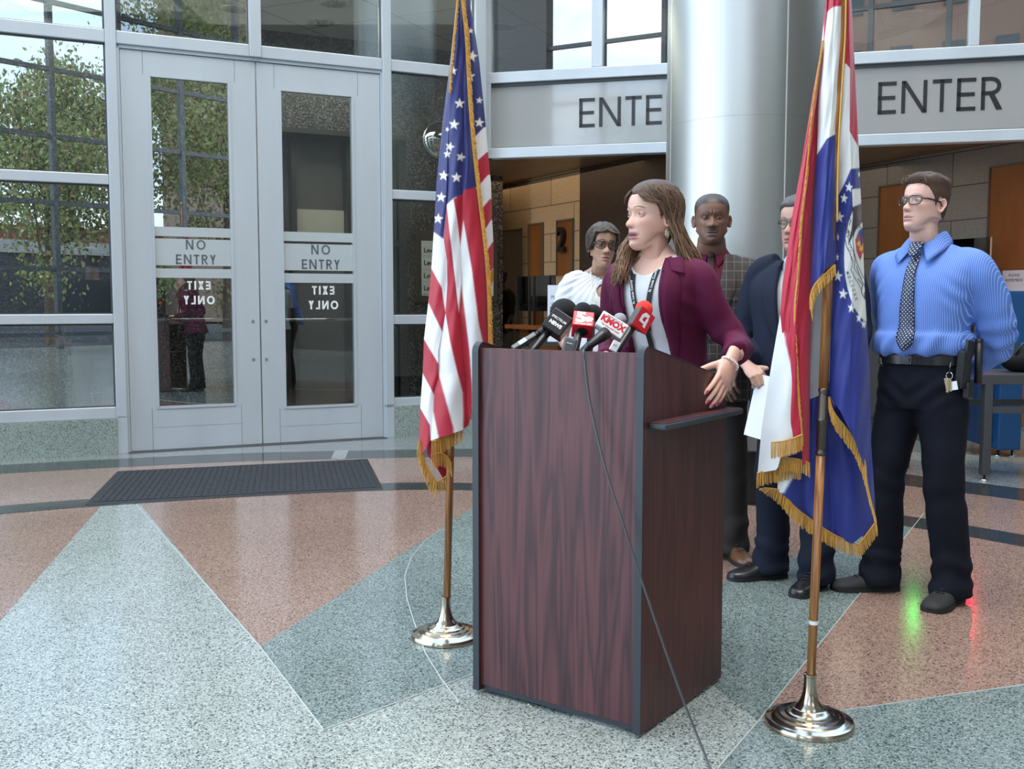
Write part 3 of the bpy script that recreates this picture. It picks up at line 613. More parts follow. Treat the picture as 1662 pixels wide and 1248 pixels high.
def head_mb(h):
    """head and neck in head space: y forward, z up, origin between the ears"""
    f = head_shape(h); sk = h['skin']; mb = MB(); rings = []; cols = []
    zz = list(np.arange(-.275, -.13, .007)) + list(np.arange(-.13, .04, .0021)) + list(np.arange(.04, .117, .005)) + [.1185, .1203]
    ths = [math.pi * (abs(t) ** 1.35) * (1 if t > 0 else -1) for t in np.linspace(-1, 1, 141)[:-1]]
    lips = h.get('lipcol', [sk[0] * .8, sk[1] * .5, sk[2] * .5]); brow = h.get('browcol', (.05, .03, .02)); stub = h.get('stubble'); op = h.get('open', 0)
    for z in zz:
        ring = []
        for th in ths:
            x, y = f(th, z); c = list(sk); x_ = x
            if y > 0 and z > -.125:
                fade = smst(.0, .035, y)
                d = feat(x, z, h) * fade; y += d
                L = math.exp(-(x / .0245) ** 6) * max(math.exp(-((z + .0650) / .0056) ** 4), math.exp(-((z + .0795 + op * .5) / .0070) ** 4))
                L = min(1, L * 1.2); c = [a * (1 - L) + b * L for a, b in zip(c, lips)]
                gL = math.exp(-(x / .023) ** 6) * math.exp(-((z + .0725 + op * .2) / (.0016 + op * .4)) ** 2); c = [a * (1 - .85 * gL) for a in c]
                bz = .0215 + .0045 * math.sin(min(1, max(0, (abs(x) - .010) / .036)) * math.pi) - .06 * max(0, abs(x) - .036) + h.get('browtilt', 0) * (abs(x) - .03)
                B = math.exp(-((z - bz) / (h.get('browth', .0042) * (1.15 - abs(x) * 9))) ** 4) * smst(.009, .014, abs(x)) * (1 - smst(.044, .052, abs(x))); B *= h.get('browamt', 1)
                c = [a * (1 - B) + b * B for a, b in zip(c, brow)]
                rd = .10 * gs(abs(x), z, .042, -.035, .018, .016) + .12 * gs(x, z, 0, -.036, .016, .010); c = [c[0], c[1] * (1 - rd), c[2] * (1 - rd)]
                nh = gs(abs(x), z, .0070, -.0465, .0035, .0022) * .8; c = [a * (1 - nh) for a in c]
                if stub:
                    S = stub[3] * max(smst(-.045, -.06, z) * (.55 if z > -.09 else 1) * (1 - L), 0) ; c = [a * (1 - S) + b * S for a, b in zip(c, stub[:3])]
                if h.get('mustache'):
                    mu = math.exp(-(x / .027) ** 4) * math.exp(-((z + .0565 + abs(x) * .16) / .0058) ** 2) * .97; mu *= smst(.0, .004, abs(x)) * .4 + .6; c = [a * (1 - mu) + b * mu for a, b in zip(c, (.012, .009, .008))]
                    if mu > .3: y += .0012
            if h.get('buzz'):
                k = hairline(x, y, z, h.get('hl', 0)); k = smst(-.004, .006, k); c = [a * (1 - k * h['buzz'][3]) + b * k * h['buzz'][3] for a, b in zip(c, h['buzz'][:3])]
            dz = .043 * smst(.072, -.005, y) * smst(-.048, -.112, z) * (1 - smst(-.125, -.205, z))
            ring.append(Vector((x, y, z + dz))); cols.append(tuple(c))
        rings.append(ring)
    mb.loft(rings); n = len(cols); mb.c[-n:] = cols
    # ears
    for s in (-1, 1):
        er = []; ec = []
        for i in range(13):
            r_ = i / 12
            for j in range(20):
                a = 2 * math.pi * j / 20
                ex, ez = math.cos(a) * .0165 * r_ * (1 if math.cos(a) > 0 else .9), math.sin(a) * .031 * r_ * (1.0 if math.sin(a) > 0 else 1.0)
                if math.sin(a) < -.3: ex *= .75
                out = .001 + .0065 * smst(.55, .85, r_) * (1 - .55 * smst(.88, 1, r_)) - .004 * math.exp(-(r_ / .35) ** 2) + .010 * (-(ex) / .0165) * 1.1 + .004 * gs(ex, ez, .006, .0, .005, .01)
                er.append(Vector((s * (.0705 * h.get('wid', 1) + out + .003), -.010 + ex + ez * -.18, -.010 + ez))); dk = .75 if .2 < r_ < .6 else 1; ec.append((sk[0] * dk, sk[1] * dk * .85, sk[2] * dk * .85))
        k = []
        for i in range(12):
            for j in range(20): q = (j + 1) % 20; k.append((i * 20 + j, i * 20 + q, (i + 1) * 20 + q, (i + 1) * 20 + j))
        # closed rim back to the head
        o = len(er)
        for j in range(20):
            a = 2 * math.pi * j / 20; er.append(Vector((s * .062 * h.get('wid', 1), -.006 + math.cos(a) * .010, -.012 + math.sin(a) * .022))); ec.append(tuple(sk))
        for j in range(20): q = (j + 1) % 20; k.append((240 + j, 240 + q, o + q, o + j))
        mb.add(er, k, 0, ec)
    # eyelids
    ls = h.get('lid', .8)
    for s in (-1, 1):
        cx, cy, cz, r = s * .0310, .0738 + h.get('eyey', 0), .0005, .0125
        for up in (1, -1):
            vs = []; nA, nE = 26, 7
            for i in range(nA + 1):
                az = R(-84 + 168 * i / nA); e0 = R((17 if up > 0 else 13) * ls) * max(0, 1 - ((az + s * R(4)) / R(45)) ** 2) + (R(2) if up < 0 else 0); e0 *= up
                for j in range(nE + 1):
                    e = e0 + (R(75) * up - e0) * j / nE; rr = r * (1.03 if j else 1.09)
                    vs.append(Vector((cx + rr * math.sin(az) * math.cos(e), cy + rr * math.cos(az) * math.cos(e), cz + rr * math.sin(e))))
            lash = h.get('lash', .35)
            mb.add(vs, [(i * (nE + 1) + j, (i + 1) * (nE + 1) + j, (i + 1) * (nE + 1) + j + 1, i * (nE + 1) + j + 1) for i in range(nA) for j in range(nE)], 0, [tuple(a * ((lash if up > 0 else .7) if (q % (nE + 1)) == 0 else .92) for a in sk) for q in range(len(vs))])
    return mb
def eyes_mb(h):
    mb = MB(); ga, ge = h.get('gaze', (0, 0))
    for s in (-1, 1):
        c = Vector((s * .0310, .0738 + h.get('eyey', 0), .0005)); r = .0122; M = (Euler((R(ge), 0, R(-ga))).to_matrix())
        rings = []; cols = []
        for k in range(22):
            e = math.pi * k / 21; rr = r * (1.0 + .03 * math.exp(-(e / .4) ** 2)); co = (.62, .58, .55)
            if e < .50: co = h.get('iris', (.10, .06, .03))
            if e < .22: co = (.004, .004, .004)
            if .46 < e < .56: co = (.04, .03, .025)
            rings.append([c + M @ Vector((rr * math.sin(e) * math.cos(a), rr * math.cos(e), rr * math.sin(e) * math.sin(a))) for a in [2 * math.pi * i / 20 for i in range(20)]]); cols += [co] * 20
        mb.loft(rings); mb.c[-len(cols):] = cols
    return mb
def hairline(x, y, z, hl=0):
    """>0 where scalp hair grows; signed distance-like field on the head surface"""
    ax = abs(x); a = math.atan2(ax, y)                  # 0 front .. pi back
    t = a / math.pi
    pts = [(0, .068 + hl), (.13, .070 + hl), (.22, .060 + hl), (.29, .040), (.36, .018), (.405, -.012), (.44, -.028), (.465, .012), (.52, .022), (.57, -.02), (.64, -.055), (.8, -.080), (1, -.085)]
    zl = np.interp(t, [p[0] for p in pts], [p[1] for p in pts]); return z - zl
def short_hair(h, th_fn, seed=0, res=1, amp=.003, freq=90):
    """shell of hair that dips under the skin at the hairline"""
    f = head_shape(h); rings = []; cols = []
    for z in list(np.arange(-.10, .112, .0035)) + [.115, .118, .1203]:
        ring = []
        for k in range(110):
            th = 2 * math.pi * k / 110 - math.pi; x, y = f(th, z); k_ = hairline(x, y, z, h.get('hl', 0)); m = smst(-.004, .010, k_)
            n = Vector((x / .0056, y / .0088, z / .014 if z > .03 else 0)); n = Vector((x, y, max(0, z - .01) * 1.1)).normalized()
            t = th_fn(x, y, z); q = noise.noise(Vector((x, y * .5, z * .5)) * freq + Vector((seed, 0, 0)))
            off = -.010 * (1 - m) + m * (t + amp * q * min(1, t / .008)); dz = .043 * smst(.072, -.005, y) * smst(-.048, -.112, z) * (1 - smst(-.125, -.205, z)); ring.append(Vector((x, y, z + dz)) + n * off); g = 1 + .35 * noise.noise(Vector((x * 2.2, y * .7, z * .7)) * 160); cols.append(tuple(c * g for c in h['haircol']))
        rings.append(ring)
    mb = MB(); mb.loft(rings); mb.c[-len(cols):] = cols; return mb
# ---- voxel union of closed shapes
def union_mesh(mb, vox, smooth=4, name='u', fac=.5):
    o = mb.build(name, [], None); r = o.modifiers.new('r', 'REMESH'); r.mode = 'VOXEL'; r.voxel_size = vox
    if smooth: s = o.modifiers.new('s', 'SMOOTH'); s.iterations = smooth; s.factor = fac
    me = bpy.data.meshes.new_from_object(o.evaluated_get(bpy.context.evaluated_depsgraph_get()))
    old = o.data; bpy.data.objects.remove(o); bpy.data.meshes.remove(old); return me
def mesh_to_mb(me, col=None):
    mb = MB(); n = len(me.vertices); co = np.empty(n * 3); me.vertices.foreach_get('co', co); co = co.reshape(-1, 3)
    mb.add([Vector(c) for c in co], [list(p.vertices) for p in me.polygons], 0, col); return mb
def wrinkle(me, fn):
    """move vertices along their normals by fn(co, normal)"""
    n = len(me.vertices); co = np.empty(n * 3); no = np.empty(n * 3); me.vertices.foreach_get('co', co); me.vertices.foreach_get('normal', no)
    co = co.reshape(-1, 3); no = no.reshape(-1, 3); d = np.array([fn(Vector(a), Vector(b)) for a, b in zip(co, no)]); co += no * d[:, None]; me.vertices.foreach_set('co', co.ravel()); me.update()
def cut_mesh(me, keep, snap=None):
    bm = bmesh.new(); bm.from_mesh(me); dead = [f for f in bm.faces if not keep(f.calc_center_median())]; bmesh.ops.delete(bm, geom=dead, context='FACES')
    if snap:
        for v in bm.verts:
            if v.is_boundary: v.co = snap(v.co)
    bm.to_mesh(me); bm.free(); return me
def obj_from(me, name, m, parent, smooth=True, solid=0):
    me.materials.clear(); me.materials.append(m)
    if smooth: me.polygons.foreach_set('use_smooth', [True] * len(me.polygons))
    o = bpy.data.objects.new(name, me); COL.objects.link(o); o.parent = parent
    if solid: s = o.modifiers.new('solid', 'SOLIDIFY'); s.thickness = solid; s.offset = -1
    return o
def sup(w, f, b, n, N_=40):
    out = []
    for k in range(N_):
        a = 2 * math.pi * k / N_; s, c = math.sin(a), math.cos(a)
        out.append((w * math.copysign(abs(s) ** (2 / n), s), (f if c > 0 else b) * math.copysign(abs(c) ** (2 / n), c)))
    return out
def torso_mb(tab, lean=None, off=0, N_=44):
    """tab rows: z, half width, front, back, exponent, y shift"""
    rings = []
    for z, w, f, b, n, ys in cr(tab, 6):
        dx, dy = lean(z) if lean else (0, 0)
        rings.append([Vector((x + dx, y + ys + dy, z)) for x, y in sup(w + off, f + off, b + off, n, N_)])
    return MB().loft(rings)
def limb_mb(pts, n=20):
    """pts: (x,y,z,rx,ry)"""
    q = cr(pts, 6); return MB().tube([Vector(p[:3]) for p in q], [(p[3], p[4]) for p in q], n)
def shoe_mb(L=.29, W=.10, sole=True):
    up = MB(); rings = []
    prof = [(-.080, .018, .045), (-.082, .030, .062), (-.065, .036, .085), (-.035, .038, .100), (.0, .038, .102), (.04, .040, .088), (.08, .046, .068), (.12, .050, .055), (.155, .047, .048), (.182, .036, .040), (.196, .022, .030), (.200, .008, .022)]
    k = L / .282
    for y, w, hh in cr(prof, 3):
        ring = []
        for j in range(20):
            a = 2 * math.pi * j / 20; s, c = math.sin(a), math.cos(a); x = w * W / .10 * math.copysign(abs(c) ** .75, c); z = .016 + (hh - .016) * (max(0, s) ** .8) if s > 0 else .014
            ring.append(Vector((x, y * k, z)))
        rings.append(ring)
    up.loft(rings); so = MB(); rr = []
    for z in (0.0, .018):
        ring = []
        for (y, w, hh) in cr(prof, 3): ring.append(Vector((w * W / .10 + .004, y * k, z)))
        for (y, w, hh) in cr(prof, 3)[::-1]: ring.append(Vector((-w * W / .10 - .004, y * k, z)))
        rr.append(ring)
    so.loft(rr); return up, so
def hand_mb(fingers, thumb, L=.185, nails=None):
    """right hand: wrist at origin, fingers +Y, back of hand +Z, thumb towards -X. fingers: 4x (spread deg, curl1, curl2, curl3); thumb: (yaw, pitch, curl)"""
    k = L / .185; mb = MB(); tips = []
    mb.loft([[Vector((cx + w * math.cos(a), y, cz + hh * math.sin(a))) for a in [2 * math.pi * j / 18 for j in range(18)]] for y, w, hh, cx, cz in
             [(-.06 * k, .025, .019, 0, 0), (-.02 * k, .027, .019, 0, 0), (.0, .028, .018, 0, 0), (.025 * k, .035, .018, 0, -.001), (.055 * k, .040, .0165, 0, 0), (.080 * k, .040, .0135, 0, 0), (.093 * k, .036, .010, 0, 0)]])
    mb.ball((-.024, .035 * k, -.008), (.018, .032 * k, .015), 14, 10)
    base = [(-.029, .088, .0095, (.043, .026, .021)), (-.0098, .093, .0098, (.048, .030, .022)), (.0098, .090, .0094, (.044, .028, .021)), (.028, .082, .0082, (.034, .021, .019))]
    for (bx, by, r, seg), (sp_, c1, c2, c3) in zip(base, fingers):
        p = Vector((bx, by * k, 0)); d0 = Vector((math.sin(R(sp_)), math.cos(R(sp_)), 0)); ang = 0; pts = [p - d0 * .02, p]; rad = [r * 1.05, r * 1.08]
        for i, (s, c) in enumerate(zip(seg, (c1, c2, c3))):
            ang += c; d = d0 * math.cos(R(ang)) + Vector((0, 0, -1)) * math.sin(R(ang)); m = p + d * s * .5 * k; p = p + d * s * k
            pts += [m, p]; rad += [r * (1 - .06 * i) * .95, r * (1 - .08 * (i + 1)) * (1.03 if i < 2 else .72)]
        mb.tube(pts, rad, 12); mb.ball(p, r * .72, 10, 8); up = (Vector((0, 0, 1)) * math.cos(R(ang)) + d0 * math.sin(R(ang))); tips.append((p - d * .008 * k, d, up, r))
    ty, tp, tcv = thumb; p = Vector((-.026, .022 * k, -.008)); pts = [p + Vector((.012, -.008, 0)), p]; rad = [.014, .014]; d = Vector((-math.sin(R(ty)), math.cos(R(ty)), math.sin(R(tp)))).normalized()
    side = Vector((0, 0, -1)).cross(d)
    for i, s in enumerate((.036, .032, .026)):
        if i: d = (Matrix.Rotation(R(-tcv), 3, Vector((0, 0, 1))) @ d).normalized()
        pts += [p + d * s * .5 * k, p + d * s * k]; rad += [.0118 - .0008 * i, .0115 - .0012 * i]; p = p + d * s * k
    mb.tube(pts, rad, 12); mb.ball(p, .0085, 10, 8); tips.append((p - d * .008, d, Vector((0, 0, 1)), .0095))
    return mb, tips
def finish_hand(hand, M, skin, nail=None, vox=.0024):
    mb, tips = hand; me = union_mesh(mb, vox, 3); out = mesh_to_mb(me, tuple(skin)); bpy.data.meshes.remove(me)
    for i, v in enumerate(out.v):   # knuckle tint
        pass
    for p, d, up, r in tips:
        x = d.cross(up).normalized(); q = MB(); q.ball((0, 0, 0), (r * .62, r * .85, r * .16), 12, 6)
        q.xf(frame_M(p + up * r * .80, x, d, up)); c = nail or tuple(min(1, a * 1.25) for a in skin); q.c = [c] * len(q.v); out.merge(q)
    return out.xf(M)
SKINM = {}
def skin_mat():
    if 'm' not in SKINM: SKINM['m'] = mat('skin', (.6, .4, .3), .42, attr=True, sss=.08, bump=.12, bscale=260, spec=.4)
    return SKINM['m']
EYEM = mat('eye', (.8, .8, .8), .08, attr=True, spec=.6)
def place_head(h):
    """matrix from head space to person space"""
    p = Vector(h['pos']); M = Matrix.Translation(p) @ Euler((R(h.get('pitch', 0)), R(h.get('roll', 0)), R(h.get('yaw', 0)))).to_matrix().to_4x4() @ Matrix.Scale(h.get('size', 1), 4); return M
def skin_head(h, neckbase):
    """head mesh with the neck eased from head space into body space (neckbase: person-space point under the head)"""
    mb = head_mb(h); M = place_head(h); s = h.get('size', 1); B = Matrix.Translation(Vector(neckbase)) @ Matrix.Scale(s, 4) @ Matrix.Translation(Vector((0, 0, .25)))
    out = []
    for v in mb.v:
        w = smst(-.235, -.115, v.z); 
        if v.z < -.1 and v.y > .05: w = max(w, smst(.045, .06, v.y))
        out.append((B @ v) * (1 - w) + (M @ v) * w)
    mb.v = out; return mb
def drape(bvh, pts, off, back=False):
    """drop (x,z) points onto a garment from the front; returns points lifted by off"""
    out = []
    for p in pts:
        x, z = p[0], p[1]; o = Vector((x, -1 if back else 1, z)); loc, n, i, d = bvh.ray_cast(o, Vector((0, 1 if back else -1, 0)))
        if loc is None: loc, n = (out[-1][0].copy() if out else Vector((x, .1, z))), Vector((0, 1, 0))
        if n.y < 0 and not back: n = -n
        out.append((Vector(loc), n))
    return [a + (b * off) for a, b in out]
def bvh_of(o): 
    me = o.data; return BVHTree.FromPolygons([v.co.copy() for v in me.vertices], [list(p.vertices) for p in me.polygons])
def patch(bvh, L, Rr, nrow=14, ncol=6, off=.004, thick=.003, bulge=0):
    """cloth patch between two (x,z) edge polylines, laid on a garment; closed and thin"""
    A = cr(L, max(1, nrow // (len(L) - 1))); B = cr(Rr, max(1, nrow // (len(Rr) - 1))); n = min(len(A), len(B)); g = []
    for i in range(n):
        row = [(A[i][0] * (1 - t) + B[i][0] * t, A[i][1] * (1 - t) + B[i][1] * t) for t in [k / ncol for k in range(ncol + 1)]]
        q = drape(bvh, row, off)
        g.append([p + Vector((0, bulge * math.sin(math.pi * k / ncol), 0)) for k, p in enumerate(q)])
    mb = MB(); top = [p for r in g for p in r]; bot = [p - Vector((0, thick, 0)) for p in top]; m = ncol + 1; N0 = len(top); fs = []
    for i in range(n - 1):
        for j in range(ncol): a = i * m + j; fs.append((a, a + 1, a + m + 1, a + m)); fs.append((N0 + a, N0 + a + m, N0 + a + m + 1, N0 + a + 1))
    edge = [(i * m, (i + 1) * m) for i in range(n - 1)] + [((i + 1) * m + ncol, i * m + ncol) for i in range(n - 1)] + [(j + 1, j) for j in range(ncol)] + [((n - 1) * m + j, (n - 1) * m + j + 1) for j in range(ncol)]
    for a, b in edge: fs.append((a, b, N0 + b, N0 + a))
    return mb.add(top + bot, fs)
def folds(seed, amp=.004, sc=(9, 9, 14), extra=None):
    s = Vector((seed * 3.1, seed * 1.7, 0))
    def f(co, n):
        p = Vector((co.x * sc[0], co.y * sc[1], co.z * sc[2])) + s; a = noise.noise(p) + .5 * noise.noise(p * 2.1); r = amp * a
        if extra: r += extra(co, n)
        return r
    return f
def glasses(h, parent, M, fw=.026, fh=.017, thick=.0016, col=(.01, .008, .006), cat=0, nm='glasses', yo=0.0):
    """frame with two rims, bridge, temples and thin lenses"""
    fm = mat('glasses_frame', col, .2, spec=.7); lm = glass_mat('spectacle_lens', (.90, .92, .91), .02); mb = MB(); lens = MB(); Y = .098 + yo; wd = h.get('wid', 1)
    for s in (-1, 1):
        pts = []; 
        for i in range(28):
            a = 2 * math.pi * i / 28; c_, s_ = math.cos(a), math.sin(a); n = 3.2
            x = fw * math.copysign(abs(c_) ** (2 / n), c_); z = fh * math.copysign(abs(s_) ** (2 / n), s_)
            if cat and z > 0: z *= 1 + cat * (x * s / fw) * .5
            if z < 0: x *= 1 - .12 * (-z / fh)
            pts.append(Vector((s * .0325 + x, Y - abs(s * .0325 + x) ** 2 * 4.5, -.002 + z)))
        mb.tube(pts + [pts[0], pts[1]], [(thick, thick * 1.2)] * (len(pts) + 2), 8)
        lens.add([Vector((s * .0325, Y - .004, -.002))] + [p + Vector((0, -.0004, 0)) for p in pts], [(0, i + 1, (i + 1) % 28 + 1) for i in range(28)])
        e = Vector((s * (.0325 + fw), Y - (.0325 + fw) ** 2 * 4.5, .006)); mb.tube([e, Vector((s * .073 * wd, .06, .006)), Vector((s * .0765 * wd, .0, .003)), Vector((s * .077 * wd, -.012, -.012))], [(thick, thick * 1.8)] * 4, 8)
    mb.tube([Vector((-.0075, Y, .004)), Vector((0, Y + .001, .007)), Vector((.0075, Y, .004))], thick, 8)
    o = mb.xf(M).build(nm, fm, parent, smooth=True); lens.xf(M).build('lens', lm, o); return o
# ---------------------------------------------------------------- people in the room
M_TAB = [(.80, .150, .10, .11, 2.3, 0), (.92, .172, .115, .120, 2.3, 0), (1.02, .160, .118, .105, 2.3, 0), (1.15, .165, .122, .105, 2.4, 0), (1.28, .182, .128, .112, 2.5, 0), (1.37, .192, .120, .110, 2.5, -.005), (1.43, .185, .098, .098, 2.3, -.01), (1.475, .140, .075, .082, 2.1, -.015), (1.505, .090, .060, .070, 2, -.015), (1.535, .066, .052, .062, 2, -.012)]
def scale_tab(tab, hs, ws, bel=0):
    return [(z * hs, w * ws, f * ws + bel * math.exp(-((z - 1.05) / .18) ** 2), b * ws, n, y) for z, w, f, b, n, y in tab]
def person_root(x, y, yaw, label):
    r = empty('person', (x, y, 0), R(180 + yaw)); tag(r, label, 'person'); return r
def body_of(r, h, neck, tab, arms, hands, legs, skin, lean=None):
    """the figure itself: head, neck, trunk, arms, hands and legs in one mesh"""
    mb = skin_head(h, neck); c = tuple(skin)
    t = torso_mb([q for q in tab if q[0] > 1.0], lean, -.03); t.c = [c] * len(t.v); mb.merge(t)
    for a in arms + legs: q = limb_mb([(x, y, z, rx * .8, ry * .8) for x, y, z, rx, ry in a], 14); q.c = [c] * len(q.v); mb.merge(q)
    for hd in hands: mb.merge(hd)
    o = mb.build('body', skin_mat(), r, smooth=True, color=True)
    eyes_mb(h).xf(place_head(h)).build('eyes', EYEM, r, smooth=True, color=True); return o
def trousers(r, hipz, tabrow, feet, knees, m, hem=.075, seed=1, thigh=.095, top=None):
    w, f, b = tabrow; mb = MB(); top = top or hipz + .13
    mb.merge(torso_mb([(hipz - .10, w * .96, f * .95, b, 2.4, 0), (hipz, w * 1.03, f * 1.02, b * 1.08, 2.4, 0), (hipz + .06, w * 1.0, f, b * 1.02, 2.4, 0), (top, w * .965, f * .97, b * .95, 2.4, 0)]))
    for (fx, fy), (kx, ky, kz), s in zip(feet, knees, (-1, 1)):
        hx = s * w * .47
        mb.merge(limb_mb([(hx, 0, hipz + .03, thigh * .9, thigh), (hx * 1.05, .004, hipz - .12, thigh, thigh * 1.02), ((hx + kx) / 2, ky * .5, (hipz + kz) / 2, thigh * .86, thigh * .9), (kx, ky, kz, thigh * .74, thigh * .78), ((kx * .4 + fx * .6), (ky * .4 + fy * .6) - .012, kz * .5, thigh * .72, thigh * .78), (fx, fy - .005, .16, hem * .92, hem * 1.05), (fx, fy + .0, .055, hem, hem * 1.18), (fx, fy + .0, .028, hem * 1.0, hem * 1.2)], 24))
    me = union_mesh(mb, .0085, 5)
    def ex(co, n):
        a_ = math.atan2(co.y, abs(co.x) - .12); k = .0055 * math.exp(-((co.z - .12) / .09) ** 2) * math.sin(co.z * 80 + 1.4 * a_ + 5 * noise.noise(co * 6)) + .003 * math.exp(-((co.z - .50) / .12) ** 2) * math.sin(co.z * 45 + 1.2 * a_ + seed + 3 * noise.noise(co * 5))
        k += .0045 * math.exp(-((co.z - hipz + .03) / .06) ** 2) * math.sin(co.z * 70 - abs(co.x) * 60) * (1 if co.y > 0 else .3); return k
    wrinkle(me, folds(seed, .0045, (8, 8, 7), ex)); return obj_from(me, 'trousers', m, r)
def shoes(r, spots, mu, ms, L=.29, W=.10, nm='shoe', laces=True):
    up, so = shoe_mb(L, W)
    for x, y, a in spots:
        Mx = Matrix.Translation((x, y, 0)) @ Matrix.Rotation(R(a), 4, 'Z'); q = MB().merge(up, Mx); o = q.build(nm, mu, r, smooth=True)
        MB().merge(so, Mx).build('sole', ms, o)
        if laces:
            l = MB()
            for i in range(4): y0 = .048 + i * .018; z0 = .094 - i * .0095; l.tube([Vector((-.018, y0, z0 - .003)), Vector((0, y0 + .004, z0 + .003)), Vector((.018, y0, z0 - .003))], .0022, 6)
            l.xf(Mx).build('laces', ms, o, smooth=True)
def cloth(name, col, rough=.85, bump=.25, bs=900, sheen=0, ns=5, na=.08): return mat(name, col, rough, sheen=sheen, nscale=ns, namt=na, bump=bump, bscale=bs, spec=.2)
LEATHER = mat('black_leather', (.014, .014, .015), .28, nscale=20, namt=.3); SOLE = mat('rubber_sole', (.01, .01, .01), .6)

# ======== 1. man in the blue striped shirt, far right
def man_blue():
    sk = (.66, .40, .32); r = person_root(1.79, 4.44, -50, 'man in a blue pinstripe shirt, dotted navy tie and glasses, hands behind his back')
    H = dict(skin=sk, pos=(-.004, .035, 1.705), yaw=-14, pitch=8, size=1.02, wid=1.0, jaw=1.1, neck=1.14, lipcol=(.50, .24, .21), iris=(.14, .16, .15), browcol=(.20, .11, .07), browth=.0032, browamt=.7, haircol=(.075, .045, .03), stubble=(.45, .30, .24, .15), gaze=(8, 2), chin=1.3)
    tab = scale_tab(M_TAB, 1.02, 1.15, .016)
    arms = [[(-.12, -.01, 1.46, .05, .06), (-.195, -.02, 1.43, .070, .078), (-.235, -.06, 1.33, .070, .082), (-.255, -.11, 1.20, .068, .080), (-.25, -.15, 1.12, .064, .068), (-.19, -.18, 1.05, .052, .050), (-.11, -.19, .985, .042, .040), (-.04, -.195, .98, .035, .033)],
            [(.12, -.01, 1.46, .05, .06), (.195, -.02, 1.43, .066, .072), (.222, -.06, 1.34, .066, .072), (.235, -.11, 1.20, .062, .066), (.228, -.145, 1.10, .060, .060), (.18, -.175, 1.02, .052, .050), (.11, -.195, .985, .042, .040), (.05, -.20, .98, .035, .033)]]
    hm = hand_mb([(0, 40, 50, 30)] * 4, (40, 0, 20)); hands = [finish_hand(hm, Matrix.Translation((-.03, -.20, .985)) @ Euler((0, R(90), R(-80))).to_matrix().to_4x4(), sk, vox=.004)]
    legs = [[(-.09, 0, .9, .08, .08), (-.125, .04, .52, .05, .05), (-.155, .0, .1, .045, .045)], [(.09, 0, .9, .08, .08), (.128, .06, .52, .05, .05), (.15, .05, .1, .045, .045)]]
    body_of(r, H, (0, -.012, 1.452), tab, arms, hands, legs, sk)
    # hair: short at the sides, wavy on top
    f = short_hair(H, lambda x, y, z: .0035 + .012 * smst(.055, .095, z) + .016 * smst(.035, .085, y) * smst(.05, .08, z) * (1 - .3 * smst(0, .05, x)), 3, amp=.006, freq=55)
    f.xf(place_head(H))
    hair = f.build('hair', mat('brown_hair', (.1, .06, .04), .6, attr=True, bump=.5, bscale=500, spec=.25), r, smooth=True, color=True)
    lk = MB(); rr = random.Random(3)
    for i in range(150):
        x = rr.uniform(-.058, .06); y0 = .083 - abs(x) * .35 + rr.uniform(-.045, .004); p = Vector((x, y0, .088 + rr.uniform(0, .018) - abs(x) * .18)); pts = [p]
        a = rr.uniform(-1, 1)
        for k in range(5): p = p + Vector((math.cos(a + k * .9) * .007, .0055 if k < 3 else .002, .0055 - k * .0042)); pts.append(p)
        c = rr.uniform(.8, 1.6); lk.tube(pts, [.0018, .0028, .003, .0026, .002, .0008], 5, col=tuple(k * c for k in (.075, .043, .028)))
    lk.xf(place_head(H)).build('forelock', hair.data.materials[0], hair, smooth=True, color=True)
    glasses(H, r, place_head(H), .0262, .0185, .0021, (.02, .009, .005), 0, 'glasses', .006)
    # shirt with fine stripes
    sm = bpy.data.materials.new('blue_pinstripe_cotton'); sm.use_nodes = True; t = sm.node_tree; b = t.nodes['Principled BSDF']; c = N(t, 'ShaderNodeTexCoord'); w = N(t, 'ShaderNodeTexWave', i_Scale=44.0); w.bands_direction = 'X'
    t.links.new(c.outputs['Object'], w.inputs['Vector']); rp = ramp(t, [(.78, (.095, .19, .53)), (.95, (.27, .39, .74))]); t.links.new(w.outputs['Fac'], rp.inputs[0]); t.links.new(rp.outputs[0], b.inputs['Base Color']); b.inputs['Roughness'].default_value = .75; b.inputs['Specular IOR Level'].default_value = .25
    mb = MB(); mb.merge(torso_mb([(1.062, .178, .136, .122, 2.4, .004), (1.07, .197, .154, .142, 2.4, .004), (1.10, .208, .166, .152, 2.4, .004), (1.15, .205, .163, .146, 2.4, .004)] + [q for q in tab if q[0] > 1.17][:-1] + [(1.545, .072, .060, .070, 2, -.012)]))
    for a in arms: mb.merge(limb_mb(a[:-1] + [(a[-1][0], a[-1][1], a[-1][2], .04, .038)], 22))
    me = union_mesh(mb, .0075, 6)
    def ex(co, n):
        k = .0075 * math.exp(-((co.z - 1.09) / .06) ** 2) * math.sin(co.x * 70 + co.z * 25 + 1.5 * noise.noise(co * 7))
        if abs(co.x) > .2: k += .0055 * math.sin(co.z * 62 + co.y * 40 + 3 * noise.noise(co * 6)) * math.exp(-((co.z - 1.12) / .10) ** 2)
        k += .004 * math.exp(-((abs(co.x) - .17) / .04) ** 2) * math.exp(-((co.z - 1.33) / .08) ** 2) * math.sin((co.z + abs(co.x)) * 85); return k
    wrinkle(me, folds(5, .0075, (7, 7, 5), ex)); shirt = obj_from(me, 'shirt', sm, r); bv = bvh_of(shirt)
    # placket and a button, chest pocket
    patch(bv, [(-.018, 1.50), (-.018, 1.2), (-.018, 1.072)], [(.018, 1.50), (.018, 1.2), (.018, 1.072)], 18, 3, .0015, .002).build('placket', sm, shirt, smooth=True)
    bt = MB(); q = drape(bv, [(.0, 1.09)], .004)[0]; bt.tube([q, q + Vector((0, .002, 0))], .0055, 14); bt.build('button', mat('shirt_button', (.75, .8, .85), .2), shirt)
    # collar: two folded leaves and the stand
    cm = sm
